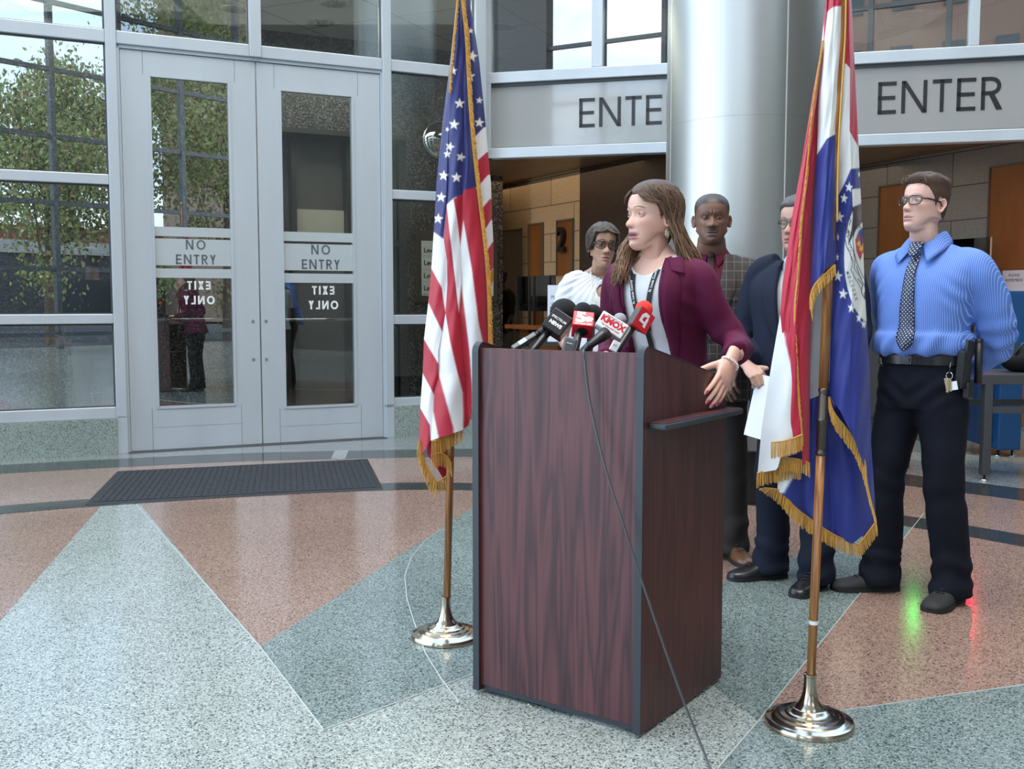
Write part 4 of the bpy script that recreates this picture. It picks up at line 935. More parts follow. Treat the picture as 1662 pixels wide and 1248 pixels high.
    for s in (-1, 1):
        A = [Vector((s * .058, -.050, 1.592)), Vector((s * .066, -.01, 1.590)), Vector((s * .060, .030, 1.576)), Vector((s * .038, .056, 1.556)), Vector((s * .012, .066, 1.538))]
        B = [Vector((s * .080, -.070, 1.545)), Vector((s * .104, -.01, 1.532)), Vector((s * .110, .045, 1.512)), Vector((s * .094, .098, 1.484)), Vector((s * .066, .126, 1.452))]
        mb = MB(); A2 = cr(A, 4); B2_ = cr(B, 4); rows = []
        for p, q in zip(A2, B2_):
            p, q = Vector(p), Vector(q); mid = (p + q) / 2 + (p + q - Vector((0, 0, p.z + q.z))).normalized() * .003; rows.append([p, (p + mid) / 2 + Vector((0, 0, .001)), mid, (mid + q) / 2, q])
        vs = [v for w in rows for v in w]; inn = [v - Vector((v.x, v.y, 0)).normalized() * .0025 for v in vs]; n = len(rows); fs = []
        for i in range(n - 1):
            for j in range(4): a = i * 5 + j; fs += [(a, a + 1, a + 6, a + 5), (len(vs) + a, len(vs) + a + 5, len(vs) + a + 6, len(vs) + a + 1)]
        for i in range(n - 1): fs += [(i * 5, i * 5 + 5, len(vs) + i * 5 + 5, len(vs) + i * 5), (i * 5 + 4, len(vs) + i * 5 + 4, len(vs) + i * 5 + 9, i * 5 + 9)]
        fs += [(j, len(vs) + j, len(vs) + j + 1, j + 1) for j in range(4)] + [((n - 1) * 5 + j, (n - 1) * 5 + j + 1, len(vs) + (n - 1) * 5 + j + 1, len(vs) + (n - 1) * 5 + j) for j in range(4)]
        mb.add(vs + inn, fs).build('collar', cm, shirt, smooth=True)
    # tie
    tm = bpy.data.materials.new('dotted_navy_silk'); tm.use_nodes = True; t = tm.node_tree; b = t.nodes['Principled BSDF']; c = N(t, 'ShaderNodeTexCoord'); mp_ = N(t, 'ShaderNodeMapping'); mp_.inputs['Scale'].default_value = (1, .0, 1); mp_.inputs['Rotation'].default_value = (0, R(45), 0)
    v = N(t, 'ShaderNodeTexVoronoi', i_Scale=85.0); v.inputs['Randomness'].default_value = .12; t.links.new(c.outputs['Object'], mp_.inputs[0]); t.links.new(mp_.outputs[0], v.inputs['Vector']); rp = ramp(t, [(.19, (.62, .66, .74)), (.24, (.010, .016, .05))]); t.links.new(v.outputs['Distance'], rp.inputs[0]); t.links.new(rp.outputs[0], b.inputs['Base Color']); b.inputs['Roughness'].default_value = .45
    tie = patch(bv, [(-.014, 1.49), (-.020, 1.45), (-.028, 1.34), (-.038, 1.20), (-.040, 1.125), (-.002, 1.085)], [(.014, 1.49), (.020, 1.45), (.026, 1.34), (.034, 1.20), (.036, 1.125), (.0, 1.084)], 30, 6, .009, .005, .004).build('tie', tm, r, smooth=True)
    k = MB(); k.loft([[Vector((x, .085 + y_ * .5 + dy, z)) for x, y_ in sup(w, .022, .02, 2.6, 20)] for z, w, dy in ((1.545, .020, -.004), (1.536, .030, .008), (1.515, .026, .022), (1.490, .019, .034), (1.480, .014, .034))]); k.build('tie_knot', tm, tie, smooth=True)
    NAVY = cloth('navy_twill', (.006, .007, .014), .8)
    trousers(r, .93, (.188, .135, .130), [(-.155, .0), (.150, .05)], [(-.125, .03, .52), (.128, .06, .52)], NAVY, .086, 2, .112, 1.06)
    # belt and what hangs from it
    bl = MB(); ring = lambda o: [Vector((x, y + .002, 0)) for x, y in sup(.186 + o, .140 + o, .130 + o, 2.4, 60)]
    a, b_ = ring(.002), ring(.007); bl.loft([[p + UZ * 1.025 for p in a], [p + UZ * 1.025 for p in b_], [p + UZ * 1.063 for p in b_], [p + UZ * 1.063 for p in a], [p + UZ * 1.025 for p in a]], cap=False); belt = bl.build('belt', LEATHER, r, smooth=True, ang=50)
    bk = MB(); bk.box((.0, .148, 1.044), (.055, .008, .038)); bk.box((.0, .151, 1.044), (.036, .008, .020)); bk.build('buckle', mat('black_metal', (.05, .05, .055), .25, .8), belt, bevel=.002)
    hol = empty('holster', (0, 0, 0)); hol.parent = r
    k = MB(); k.box((-.200, .045, 1.01), (.035, .075, .16), Euler((0, R(-4), 0)).to_matrix()); k.box((-.205, .02, 1.10), (.03, .07, .06), Euler((R(15), 0, 0)).to_matrix()); k.box((-.212, .025, .92), (.03, .05, .07)); k.build('holster_body', BLACKM, hol, bevel=.008)
    k = MB(); k.tube([Vector((-.225, -.03, 1.12)), Vector((-.227, -.03, .95))], .016, 12); k.ball((-.225, -.03, 1.125), .017, 12, 8); k.build('baton_holder', BLACKM, hol, smooth=True)
    k = MB(); k.tube([Vector((-.175 + .014 * math.cos(t_), .115, .985 + .014 * math.sin(t_))) for t_ in np.linspace(0, 6.3, 16)], .0014, 6)
    ks = k.build('key_ring', CHROME, belt, smooth=True)
    k = MB(); k.tube([Vector((-.172, .10, 1.04)), Vector((-.178, .118, 1.02)), Vector((-.175, .117, .997))], .003, 6); k.build('key_strap', LEATHER, belt)
    for dx, dz, a_ in ((-.008, -.04, 8), (.0, -.045, -5), (.006, -.035, 14)): k = MB(); k.box((-.172 + dx, .118 + dx * .3, .985 + dz), (.011, .002, .050), Euler((0, R(a_), 0)).to_matrix()); k.tube([Vector((-.172 + dx * .6, .117 + dx * .3, .965)), Vector((-.172 + dx * .6, .120 + dx * .3, .965))], .009, 10); k.build('key', mat('brass_key', (.5, .42, .25), .3, .9), ks)
    k = MB(); k.box((-.196, .112, .945), (.026, .003, .036), Euler((0, R(12), 0)).to_matrix()); k.build('key_tag', WHT, ks)
    q = MB(); q.lathe([(.0, 0), (.023, 0), (.021, .006), (.012, .009), (0, .009)], 5); q.xf(Matrix.Translation((.142, .108, 1.035)) @ Euler((R(-90), 0, R(-35))).to_matrix().to_4x4()); k = MB(); k.box((.138, .096, 1.035), (.05, .010, .060), Euler((0, 0, R(-35))).to_matrix()); k.build('badge_holder', LEATHER, belt, bevel=.004); q.build('badge', mat('silver_badge', (.55, .55, .52), .25, .9), belt)
    SUE = mat('dusty_black_nubuck', (.022, .022, .023), .75, nscale=14, namt=.5)
    shoes(r, [(-.155, .01, 6), (.150, .06, -38)], SUE, SOLE, .30, .112); return r
man_blue()
F_TAB = [(.80, .165, .11, .12, 2.2, 0), (.92, .178, .115, .125, 2.2, 0), (1.04, .142, .105, .098, 2.2, 0), (1.14, .142, .108, .096, 2.2, 0), (1.24, .156, .138, .100, 2.2, 0), (1.32, .166, .128, .102, 2.3, 0), (1.38, .168, .100, .097, 2.3, -.004), (1.42, .155, .078, .086, 2.2, -.010), (1.45, .115, .062, .076, 2, -.014), (1.475, .075, .052, .066, 2, -.016), (1.50, .054, .042, .058, 2, -.016)]
def world_M(r, o, y, z):
    y = Vector(y).normalized(); z = Vector(z); z = (z - y * z.dot(y)).normalized(); x = y.cross(z); return r.matrix_world.inverted() @ frame_M(Vector(o), x, y, z)
MIRX = Matrix.Scale(-1, 4, (1, 0, 0))
def flip(mb): mb.f = [f[::-1] for f in mb.f]; return mb
def strap(bvh, pts, w, off, name, m, parent, thick=.0016):
    """flat ribbon laid on a garment along (x,z) points"""
    q = cr(pts, 5); L, Rr = [], []
    for i, p in enumerate(q):
        d = q[min(i + 1, len(q) - 1)] - q[max(i - 1, 0)]; d = d / (np.hypot(*d) + 1e-9); L.append((p[0] - d[1] * w / 2, p[1] + d[0] * w / 2)); Rr.append((p[0] + d[1] * w / 2, p[1] - d[0] * w / 2))
    return patch(bvh, L, Rr, len(q), 2, off, thick).build(name, m, parent, smooth=False)
# ======== 2. the speaker
def speaker():
    sk = (.74, .455, .35); r = person_root(.585, 3.86, -35, 'woman speaking at the lectern in a burgundy blazer, with long light brown hair')
    H = dict(skin=sk, pos=(.0, .125, 1.600), yaw=-24, pitch=2, roll=0, size=1.03, eyey=-.0012, wid=.955, jaw=.95, neck=.86, lipcol=(.42, .18, .17), open=.0040, lips=.85, iris=(.12, .14, .14), browcol=(.17, .10, .07), browth=.0030, haircol=(.15, .095, .06), lash=.3, nose=.86, nosew=.86, gaze=(3, 0))
    lean = lambda z: (0, .11 * smst(1.0, 1.5, z))
    wr = r.matrix_world.inverted() @ Vector((.738, 3.415, 1.105))
    armL = [(-.10, .085, 1.40, .045, .055), (-.155, .08, 1.375, .062, .066), (-.19, .06, 1.29, .060, .064), (-.235, .02, 1.20, .056, .060), (-.278, .015, 1.145, .054, .056), (-.318, .10, 1.125, .050, .050), (wr.x, wr.y - .03, wr.z + .01, .044, .042)]
    armR = [(.10, .085, 1.40, .045, .055), (.155, .08, 1.375, .062, .066), (.185, .06, 1.29, .060, .064), (.20, .04, 1.20, .054, .058), (.205, .05, 1.13, .050, .052), (.17, .15, 1.10, .046, .046), (.12, .25, 1.09, .038, .036)]
    hm = hand_mb([(-8, 4, 8, 6), (-1, 6, 10, 8), (5, 6, 10, 8), (11, 8, 12, 8)], (35, -30, 5), .182)
    tip = hm[1]
    HL = finish_hand(hm, world_M(r, (.722, 3.383, 1.088), (-.40, -.58, -.66), (.82, -.57, .28)) @ MIRX, sk, (.62, .06, .16)); flip(HL)
    hm2 = hand_mb([(-4, 30, 40, 20)] * 4, (40, 0, 10), .182); HR = finish_hand(hm2, Matrix.Translation((.12, .25, 1.085)) @ Euler((0, 0, R(20))).to_matrix().to_4x4(), sk)
    legs = [[(s * .085, 0, .86, .08, .08), (s * .09, .01, .48, .055, .055), (s * .10, 0, .1, .04, .04)] for s in (-1, 1)]
    mb = skin_head(H, (0, .088, 1.345)); c = tuple(sk)
    t = torso_mb([q for q in F_TAB if q[0] > .9], lean, -.008); t.c = [c] * len(t.v); mb.merge(t)
    for a in legs + [armL, armR]: q = limb_mb([(x, y, z, rx * .58, ry * .58) for x, y, z, rx, ry in a], 14); q.c = [c] * len(q.v); mb.merge(q)
    mb.merge(HL).merge(HR); mb.build('body', skin_mat(), r, smooth=True, color=True); HM = place_head(H)
    eyes_mb(H).xf(HM).build('eyes', EYEM, r, smooth=True, color=True)
    # white shell top
    tp = torso_mb([q for q in F_TAB if q[0] > .9], lean, .0); me = union_mesh(tp, .007, 3)
    me = cut_mesh(me, lambda c: c.z < 1.385 + c.x * c.x * 9 - (.0 if c.y > .05 else -.05), lambda v: Vector((v.x, v.y, 1.385 + v.x * v.x * 9 + (0 if v.y > .05 else .05))))
    wrinkle(me, folds(11, .004, (10, 10, 6), lambda co, n: .003 * math.sin(co.z * 60 + co.x * 20) * math.exp(-((co.z - 1.08) / .06) ** 2)))
    topo = obj_from(me, 'white_top', cloth('white_jersey', (.69, .705, .715), .8, .15), r, solid=.002); tb = bvh_of(topo)
    # blazer
    BUR = cloth('burgundy_suiting', (.105, .011, .043), .75, .12, 700)
    mb = torso_mb([q for q in [(.84, .195, .135, .14, 2.2, 0)] + F_TAB if .83 < q[0] < 1.46], lean, .018)
    for a in (armL, armR): mb.merge(limb_mb(a, 22))
    me = union_mesh(mb, .0068, 5)
    hw = lambda z, s: (.074 + .012 * smst(1.2, 1.0, z)) if s > 0 else (.070 + .010 * smst(1.2, 1.0, z))
    def keep(c):
        if c.y < .03 + lean(c.z)[1] * .6: return not (c.z > 1.452)
        return c.x > hw(c.z, 1) or c.x < -hw(c.z, -1)
    def snap(v):
        if v.y < .03 + lean(v.z)[1] * .6: return v
        return Vector((hw(v.z, 1) if v.x > 0 else -hw(v.z, -1), v.y, v.z)) if abs(v.x) < .11 else v
    me = cut_mesh(me, keep, snap)
    def ex(co, n):
        k = .006 * math.sin(co.z * 55 + co.x * 30 + 2 * noise.noise(co * 6)) * math.exp(-((co.z - 1.14) / .07) ** 2) * smst(.17, .22, abs(co.x))
        return k + .004 * math.sin((co.z + abs(co.x)) * 75) * math.exp(-((abs(co.x) - .15) / .035) ** 2) * math.exp(-((co.z - 1.27) / .07) ** 2)
    wrinkle(me, folds(21, .0075, (7, 7, 4.5), ex)); bz = obj_from(me, 'blazer', BUR, r, solid=.004); bb = bvh_of(bz)
    patch(bb, [(-.070, 1.445), (-.070, 1.36), (-.070, 1.2), (-.078, 1.02)], [(-.108, 1.425), (-.140, 1.345), (-.118, 1.2), (-.084, 1.02)], 24, 5, .004, .003, .004).build('lapel', BUR, bz, smooth=True)
    patch(bb, [(.074, 1.445), (.074, 1.36), (.074, 1.2), (.083, 1.02)], [(.108, 1.425), (.135, 1.345), (.118, 1.2), (.090, 1.02)], 24, 5, .004, .003, .004).build('lapel', BUR, bz, smooth=True)
    patch(bb, [(-.060, 1.455), (-.085, 1.43), (-.100, 1.40)], [(-.075, 1.462), (-.125, 1.44), (-.148, 1.385)], 10, 4, .007, .003, .003).build('collar', BUR, bz, smooth=True)
    # lanyard with white print, necklace, earring, bracelet
    bodyb = bvh_of(bpy.data.objects[r.children[0].name])
    lm = mat('black_lanyard', (.012, .012, .014), .6)
    both = BVHTree.FromPolygons([v.co.copy() for v in topo.data.vertices] + [v.co.copy() for v in r.children[0].data.vertices], [list(p.vertices) for p in topo.data.polygons] + [[i + len(topo.data.vertices) for i in p.vertices] for p in r.children[0].data.polygons])
    l1 = strap(both, [(-.056, 1.455), (-.050, 1.42), (-.034, 1.33), (-.018, 1.24), (-.006, 1.19)], .019, .005, 'lanyard', lm, r)
    strap(both, [(.058, 1.45), (.050, 1.42), (.036, 1.33), (.018, 1.24), (.004, 1.19)], .019, .005, 'strap', lm, l1)
    strap(both, [(-.001, 1.20), (-.001, 1.12), (-.001, 1.0)], .020, .008, 'badge_strap', lm, l1)
    q = drape(both, [(-.042, 1.37)], .0085)[0]; q2 = drape(both, [(-.034, 1.33)], .0085)[0]; d = -(q2 - q).normalized(); nn = Vector((-.15, 1, .25)); nn = (nn - d * nn.dot(d)).normalized()
    text_mb('St. Louis County', .013, .0004, frame_M(q - d * .006, d, nn.cross(d), nn), .0002).build('lanyard_print', WHT, l1)
    q = drape(both, [(.034, 1.325)], .0085)[0]; q2 = drape(both, [(.028, 1.29)], .0085)[0]; d = -(q2 - q).normalized(); nn = Vector((.15, 1, .25)); nn = (nn - d * nn.dot(d)).normalized()
    text_mb('St. Louis County', .013, .0004, frame_M(q, d, nn.cross(d), nn), .0002).build('lanyard_print', WHT, l1)
    SIL = mat('silver', (.75, .74, .72), .18, 1)
    k = MB(); k.tube(drape(both, [(x, 1.418 + x * x * 9) for x in np.linspace(-.05, .05, 14)], .002), .0008, 5); nk = k.build('necklace', SIL, r); q = drape(both, [(-.004, 1.412)], .003)[0]
    k = MB(); k.tube([q + Vector((.007 * math.cos(a), .001, .007 * math.sin(a) - .006)) for a in np.linspace(0, 6.3, 14)], .0016, 6); k.ball(q + Vector((0, .001, -.006)), .003, 10, 6); k.build('pendant', SIL, nk)
    for s in (-1, 1):
        e = HM @ Vector((s * .076 * .96, -.006, -.052)); k = MB(); k.ball((0, 0, 0), (.0050, .0022, .0115), 16, 10); k.xf(Matrix.Translation(e + UZ * -.012) @ Euler((0, 0, R(-24 + 90))).to_matrix().to_4x4()); ob = k.build('earring', mat('pale_green_stone', (.42, .58, .45), .12, spec=.8), r, smooth=True)
        k = MB(); k.tube([Vector((.0078 * math.cos(a), 0, .0148 * math.sin(a))) for a in np.linspace(0, 6.3, 22)], .0018, 6); k.tube([Vector((0, 0, .0148)), Vector((0, 0, .024))], .001, 5); k.xf(Matrix.Translation(e + UZ * -.012) @ Euler((0, 0, R(-24 + 90))).to_matrix().to_4x4()); k.build('earring_rim', mat('gold_rim', (.8, .68, .4), .2, 1), ob, smooth=True)
    k = MB(); Mw = world_M(r, (.722, 3.383, 1.088), (-.40, -.58, -.66), (.82, -.57, .28))
    for i in range(22): a = 2 * math.pi * i / 22; k.ball((.0335 * math.cos(a), .004 + .003 * math.sin(a * 2), .0245 * math.sin(a)), .0046, 8, 6)
    k.xf(Mw).build('bracelet', mat('pearl', (.85, .8, .76), .15, spec=.8, coat=.5), r, smooth=True)
    # hair: cap swept back from the brow, then locks falling behind the ear and over the shoulders
    HC = (.085, .050, .030)
    def thick(x, y, z): return .004 + .006 * smst(.0, -.05, y) + .005 * smst(.06, .1, z)
    cap = short_hair(dict(H, haircol=HC, hl=-.004), thick, 8, amp=.0022, freq=60)
    hair_m = mat('light_brown_hair', HC, .5, attr=True, bump=.35, bscale=700, spec=.3)
    hair = cap.xf(HM).build('hair', hair_m, r, smooth=True, color=True)
    f = head_shape(H); rr = random.Random(12); lk = MB()
    def surf(th, z, o):
        x, y = f(th, z); n = Vector((x, y, 0)).normalized(); return Vector((x, y, z)) + n * o
    for i in range(560):
        s = 1 if i % 2 else -1; th1 = s * rr.uniform(.50, 1.0) * math.pi; front = abs(th1) < .60 * math.pi; lay = rr.uniform(.008, .024)
        th0 = s * rr.uniform(.04, .95) * math.pi; pts = []
        z0 = .104 if abs(th0) > .5 else .082
        for k in range(7):                                     # over the skull
            t = k / 6; th = th0 * (1 - t) + th1 * t; z = z0 * (1 - t) ** 1.1 + (-.02) * (1 - (1 - t) ** 1.1)
            if abs(th) < .47 * math.pi and z < .045: z = .045 + (z - .045) * .2
            pts.append(surf(th, z, lay * (.62 + .38 * t)))
        pts = [HM @ p for p in pts]
        e = pts[-1]; endz = rr.uniform(1.335, 1.40) if s < 0 else rr.uniform(1.30, 1.385); ph = rr.uniform(0, 6.28)
        base = Vector((0, .085, 0)); rad = (Vector((e.x, e.y, 0)) - base); a0 = math.atan2(rad.y, rad.x)
        # falls outside the neck and onto the shoulders; the far side comes forward over the chest
        if s > 0: tx, ty = rr.uniform(.085, .120), (rr.uniform(.12, .215) if rr.random() < .75 else rr.uniform(.0, .1))
        else: tx, ty = rr.uniform(-.17, -.095), rr.uniform(-.02, .115)
        n = 8
        for k in range(1, n + 1):
            t = k / n; q = Vector((e.x * (1 - t) + tx * t, e.y * (1 - t) + ty * t, e.z * (1 - t) + endz * t)); wv = .009 * math.sin(t * 7 + ph) * t; q += Vector((wv, wv * .6 * math.cos(ph), 0)); pts.append(q)
        g = rr.uniform(.65, 1.75); tip_ = rr.uniform(1.6, 3.2); rad_ = [.0015 + .0017 * math.sin(min(1, k / 6) * math.pi * .5) for k in range(15)]; rad_ = [q * (1 if k < 11 else (15 - k) / 4.5) for k, q in enumerate(rad_)]
        k0 = len(lk.v); lk.tube(pts, [(a, a * 1.0) for a in rad_], 6, col=(1, 1, 1)); nn_ = len(lk.v) - k0
        lk.c[-nn_:] = [tuple(c_ * g * (1 + (tip_ - 1) * (j // 6) / 14) for c_ in HC) for j in range(nn_)]
    for i in range(210):     # locks brought forward over the far shoulder
        th0 = rr.uniform(.15, .6) * math.pi; th1 = rr.uniform(.50, .66) * math.pi; lay = rr.uniform(.008, .022); pts = []
        for k in range(6):
            t = k / 5; th = th0 * (1 - t) + th1 * t; z = .10 * (1 - t) - .03 * t; pts.append(HM @ surf(th, z, lay * (.4 + .6 * t)))
        e = pts[-1]; tx, ty, ez = rr.uniform(.055, .115), rr.uniform(.175, .245), rr.uniform(1.345, 1.40); mid = Vector((rr.uniform(.075, .10), rr.uniform(.12, .19), 1.49)); ph = rr.uniform(0, 6.28)
        for q in cr([tuple(e), tuple(mid), (tx, ty, ez)], 5)[1:]: q = Vector(q); w_ = .006 * math.sin((1.6 - q.z) * 30 + ph); pts.append(q + Vector((w_, w_ * .5, 0)))
        g = rr.uniform(.7, 1.9); n_p = len(pts); rad_ = [.0014 + .0016 * math.sin(min(1, k / 6) * math.pi * .5) for k in range(n_p)]; rad_ = [q * (1 if k < n_p - 4 else (n_p - k) / 4.5) for k, q in enumerate(rad_)]
        k0 = len(lk.v); lk.tube(pts, rad_, 6); nn_ = len(lk.v) - k0; lk.c[-nn_:] = [tuple(c_ * g * (1 + 1.2 * (j // 6) / n_p) for c_ in HC) for j in range(nn_)]
    lk.build('loose_locks', hair_m, hair, smooth=True, color=True)
    DK = cloth('black_trouser_cloth', (.012, .012, .014))
    trousers(r, .87, (.170, .112, .118), [(-.10, .0), (.10, .0)], [(-.09, .02, .48), (.09, .02, .48)], DK, .07, 7, .09, 1.0)
    shoes(r, [(-.10, .02, 0), (.10, .02, 0)], LEATHER, SOLE, .25, .085, laces=False); return r
speaker()
# ======== suits
def suit_man(label, x, y, yaw, H, neck, jm, shirtm, tiem, trm, tab, arms, hands, vz, jb, feet, knees, shoe_m, shoe_a, pocket=True, hipz=.90, seed=3, SL=.29, vhw=.060):
    r = person_root(x, y, yaw, label); sk = H['skin']
    legs = [[(s * .09, 0, .9, .09, .09), (k[0], k[1], k[2], .055, .055), (ft[0], ft[1], .1, .042, .042)] for s, k, ft in zip((-1, 1), knees, feet)]
    hs = [finish_hand(hm, M if not fl_ else M @ MIRX, sk, vox=.0035) for hm, M, fl_ in [hh(r) for hh in hands]]
    for q, hh in zip(hs, hands):
        if hh(r)[2]: flip(q)
    body_of(r, H, neck, tab, arms, hs, legs, sk)
    st = torso_mb([q for q in tab if q[0] > 1.0][:-1] + [(tab[-1][0] + .02, .068, .058, .066, 2, -.012)], None, -.004); sh = obj_from(union_mesh(st, .008, 3), 'shirt', shirtm, r); sb = bvh_of(sh)
    mb = torso_mb([(jb, .205, .145, .150, 2.4, 0)] + [q for q in tab if q[0] > jb + .05][:-1], None, .022)
    for a in arms: mb.merge(limb_mb(a, 22))
    me = union_mesh(mb, .0075, 5)
    z0, z1 = vz; hw = lambda z: vhw * max(0, (z - z0) / (z1 - z0)) ** .9
    me = cut_mesh(me, lambda c: not (c.y > 0 and c.z > z0 and abs(c.x) < hw(c.z)) and not (c.z > z1 + .03 and abs(c.x) < .07), lambda v: Vector((math.copysign(hw(v.z), v.x), v.y, v.z)) if (v.y > 0 and z0 < v.z < z1 and abs(v.x) < vhw + .02) else v)
    def ex(co, n): return .006 * math.sin(co.z * 55 + co.y * 30 + 2 * noise.noise(co * 6)) * math.exp(-((co.z - 1.13) / .09) ** 2) * smst(.18, .23, abs(co.x))
    wrinkle(me, folds(seed, .007, (7, 7, 4.5), ex)); jk = obj_from(me, 'jacket', jm, r, solid=.004); bb = bvh_of(jk)
    for s in (-1, 1):
        patch(bb, [(s * (vhw + .004), z1 + .015), (s * hw(z1 - .1) + s * .003, z1 - .1), (s * hw(z1 - .2) + s * .003, z1 - .2), (s * .006, z0 - .01)], [(s * (vhw + .03), z1 + .0), (s * (vhw + .062), z1 - .10), (s * (vhw + .030), z1 - .22), (s * .012, z0 - .02)], 24, 5, .004, .003, .004).build('lapel', jm, jk, smooth=True)
        patch(sb, [(s * .012, z1 + .045), (s * .03, z1 + .06), (s * .058, z1 + .06)], [(s * .034, z1 - .035), (s * .062, z1 + .0), (s * .075, z1 + .035)], 10, 4, .006, .003, .003).build('collar', shirtm, sh, smooth=True)
    if pocket:
        patch(bb, [(-.13, z1 - .17), (-.13, z1 - .195)], [(-.07, z1 - .18), (-.07, z1 - .205)], 2, 3, .003, .003).build('pocket_welt', jm, jk)
    k = MB()
    for zz in (z0 - .03, z0 - .13): q = drape(bb, [(.0, zz)], .002)[0]; k = MB(); k.tube([q, q + Vector((0, .004, 0))], .010, 16); k.build('button', BLACKM, jk)
    tz = z1 + .035
    te = patch(sb, [(-.014, tz), (-.018, tz - .05), (-.03, z0)], [(.014, tz), (.018, tz - .05), (.03, z0)], 14, 4, .006, .003, .003).build('tie', tiem, r, smooth=True)
    q = drape(sb, [(0, tz - .008)], .008)[0]; k = MB(); k.ball(q, (.019, .011, .019), 14, 8); k.build('tie_knot', tiem, te, smooth=True)
    trousers(r, hipz, (.180, .130, .130), feet, knees, trm, .082, seed, .105, 1.0)
    shoes(r, [(f_[0], f_[1] + .02, a) for f_, a in zip(feet, shoe_a)], shoe_m, SOLE, SL, .10)
    return r
# plaid wool
PL = bpy.data.materials.new('brown_plaid_wool'); PL.use_nodes = True; t_ = PL.node_tree; b_ = t_.nodes['Principled BSDF']; c_ = N(t_, 'ShaderNodeTexCoord'); s_ = N(t_, 'ShaderNodeSeparateXYZ'); t_.links.new(c_.outputs['Object'], s_.inputs[0])
def lines(out, per, wd):
    a = N(t_, 'ShaderNodeMath', operation='DIVIDE'); a.inputs[1].default_value = per; t_.links.new(out, a.inputs[0]); b = N(t_, 'ShaderNodeMath', operation='FRACT'); t_.links.new(a.outputs[0], b.inputs[0]); c = N(t_, 'ShaderNodeMath', operation='LESS_THAN'); c.inputs[1].default_value = wd; t_.links.new(b.outputs[0], c.inputs[0]); return c.outputs[0]
ad = N(t_, 'ShaderNodeMath', operation='MAXIMUM'); t_.links.new(lines(s_.outputs['X'], .038, .09), ad.inputs[0]); t_.links.new(lines(s_.outputs['Z'], .045, .08), ad.inputs[1])
mx_ = N(t_, 'ShaderNodeMix', data_type='RGBA'); mx_.inputs['A'].default_value = (.042, .034, .031, 1); mx_.inputs['B'].default_value = (.125, .105, .095, 1); t_.links.new(ad.outputs[0], mx_.inputs['Factor']); t_.links.new(mx_.outputs['Result'], b_.inputs['Base Color']); b_.inputs['Roughness'].default_value = .9
dsk = (.17, .085, .055)
def hands_front(xc, yc, zc, s):
    return lambda r: (hand_mb([(-4, 18, 35, 20), (0, 20, 38, 20), (3, 22, 38, 20), (7, 24, 38, 20)], (30, -10, 15)), Matrix.Translation((s * xc, yc, zc)) @ Euler((R(-52), R(s * -15), R(s * 38))).to_matrix().to_4x4(), s < 0)
arm = lambda s, e, w: [(s * .12, -.01, 1.46, .05, .06), (s * .195, -.01, 1.43, .066, .072), (s * .235, -.01, 1.34, .064, .070), (s * .262, .0, 1.22, .060, .066), (s * e[0], e[1], e[2], .058, .060), (s * (e[0] * .55 + w[0] * .45), e[1] * .5 + w[1] * .5, e[2] * .5 + w[2] * .5, .052, .052), (s * w[0], w[1], w[2], .042, .040)]
H3 = dict(skin=dsk, pos=(0, .03, 1.700), yaw=2, pitch=1, size=1.05, wid=1.10, jaw=1.16, neck=1.28, nosew=1.35, lips=1.2, lipcol=(.17, .085, .07), browcol=(.012, .009, .008), browth=.0036, mustache=1, frown=1.4, buzz=(.018, .013, .011, .88), iris=(.03, .015, .01), stubble=(.03, .018, .014, .3), hl=-.004)
plaid = suit_man('man with a moustache in a brown plaid jacket and burgundy shirt, behind the speaker', 1.0, 5.17, -11, H3, (0, -.01, 1.44), PL, cloth('burgundy_shirt', (.11, .012, .03)), cloth('brown_tie', (.05, .022, .022), .5), cloth('charcoal_brown_trousers', (.032, .027, .025)),
    scale_tab(M_TAB, 1.015, 1.12, .02), [arm(1, (.275, .03, 1.12), (.12, .17, 1.00)), arm(-1, (.275, .03, 1.12), (.12, .17, 1.00))], [hands_front(.115, .185, .985, 1), hands_front(.115, .200, .975, -1)], (1.13, 1.49), .80, [(-.13, .05), (.11, .0)], [(-.12, .03, .5), (.11, .02, .5)], mat('brown_leather', (.16, .07, .03), .3, nscale=12, namt=.5), (22, -10), vhw=.062)
k = MB(); k.tube([Vector((-.068 + .012 * math.cos(a), .268, .93 + .012 * math.sin(a))) for a in np.linspace(0, 6.3, 14)], .0022, 6); k.build('ring', mat('gold', (.8, .6, .25), .2, 1), plaid)
H4 = dict(skin=(.48, .28, .21), pos=(0, .03, 1.640), yaw=-4, pitch=0, size=1.02, wid=1.02, jaw=1.15, neck=1.15, haircol=(.06, .05, .045), browcol=(.05, .04, .03))
NS = cloth('navy_suiting', (.010, .014, .030), .8, .1)
def hand_paper(s):
    return lambda r: (hand_mb([(-4, 45, 60, 30), (0, 48, 60, 30), (3, 50, 60, 30), (7, 52, 60, 30)], (20, 25, 10)), Matrix.Translation((s * .135, .235, 1.00)) @ Euler((R(-25), R(s * 20), R(s * 50))).to_matrix().to_4x4(), s < 0)
navy = suit_man('man in a navy suit and glasses, mostly hidden behind the right flag', 1.325, 4.70, -42, H4, (0, -.01, 1.388), NS, cloth('pale_shirt', (.6, .62, .66)), cloth('dark_tie', (.02, .02, .04), .5), cloth('navy_trousers', (.008, .011, .022)),
    scale_tab(M_TAB, .98, 1.12, .03), [arm(1, (.275, .03, 1.10), (.135, .20, 1.03)), arm(-1, (.275, .03, 1.10), (.135, .19, 1.03))], [hand_paper(1), hand_paper(-1)], (1.10, 1.44), .78, [(.10, .05), (-.14, .08)][::-1], [(-.12, .05, .49), (.10, .05, .49)], LEATHER, (4, -34), hipz=.87, seed=9)
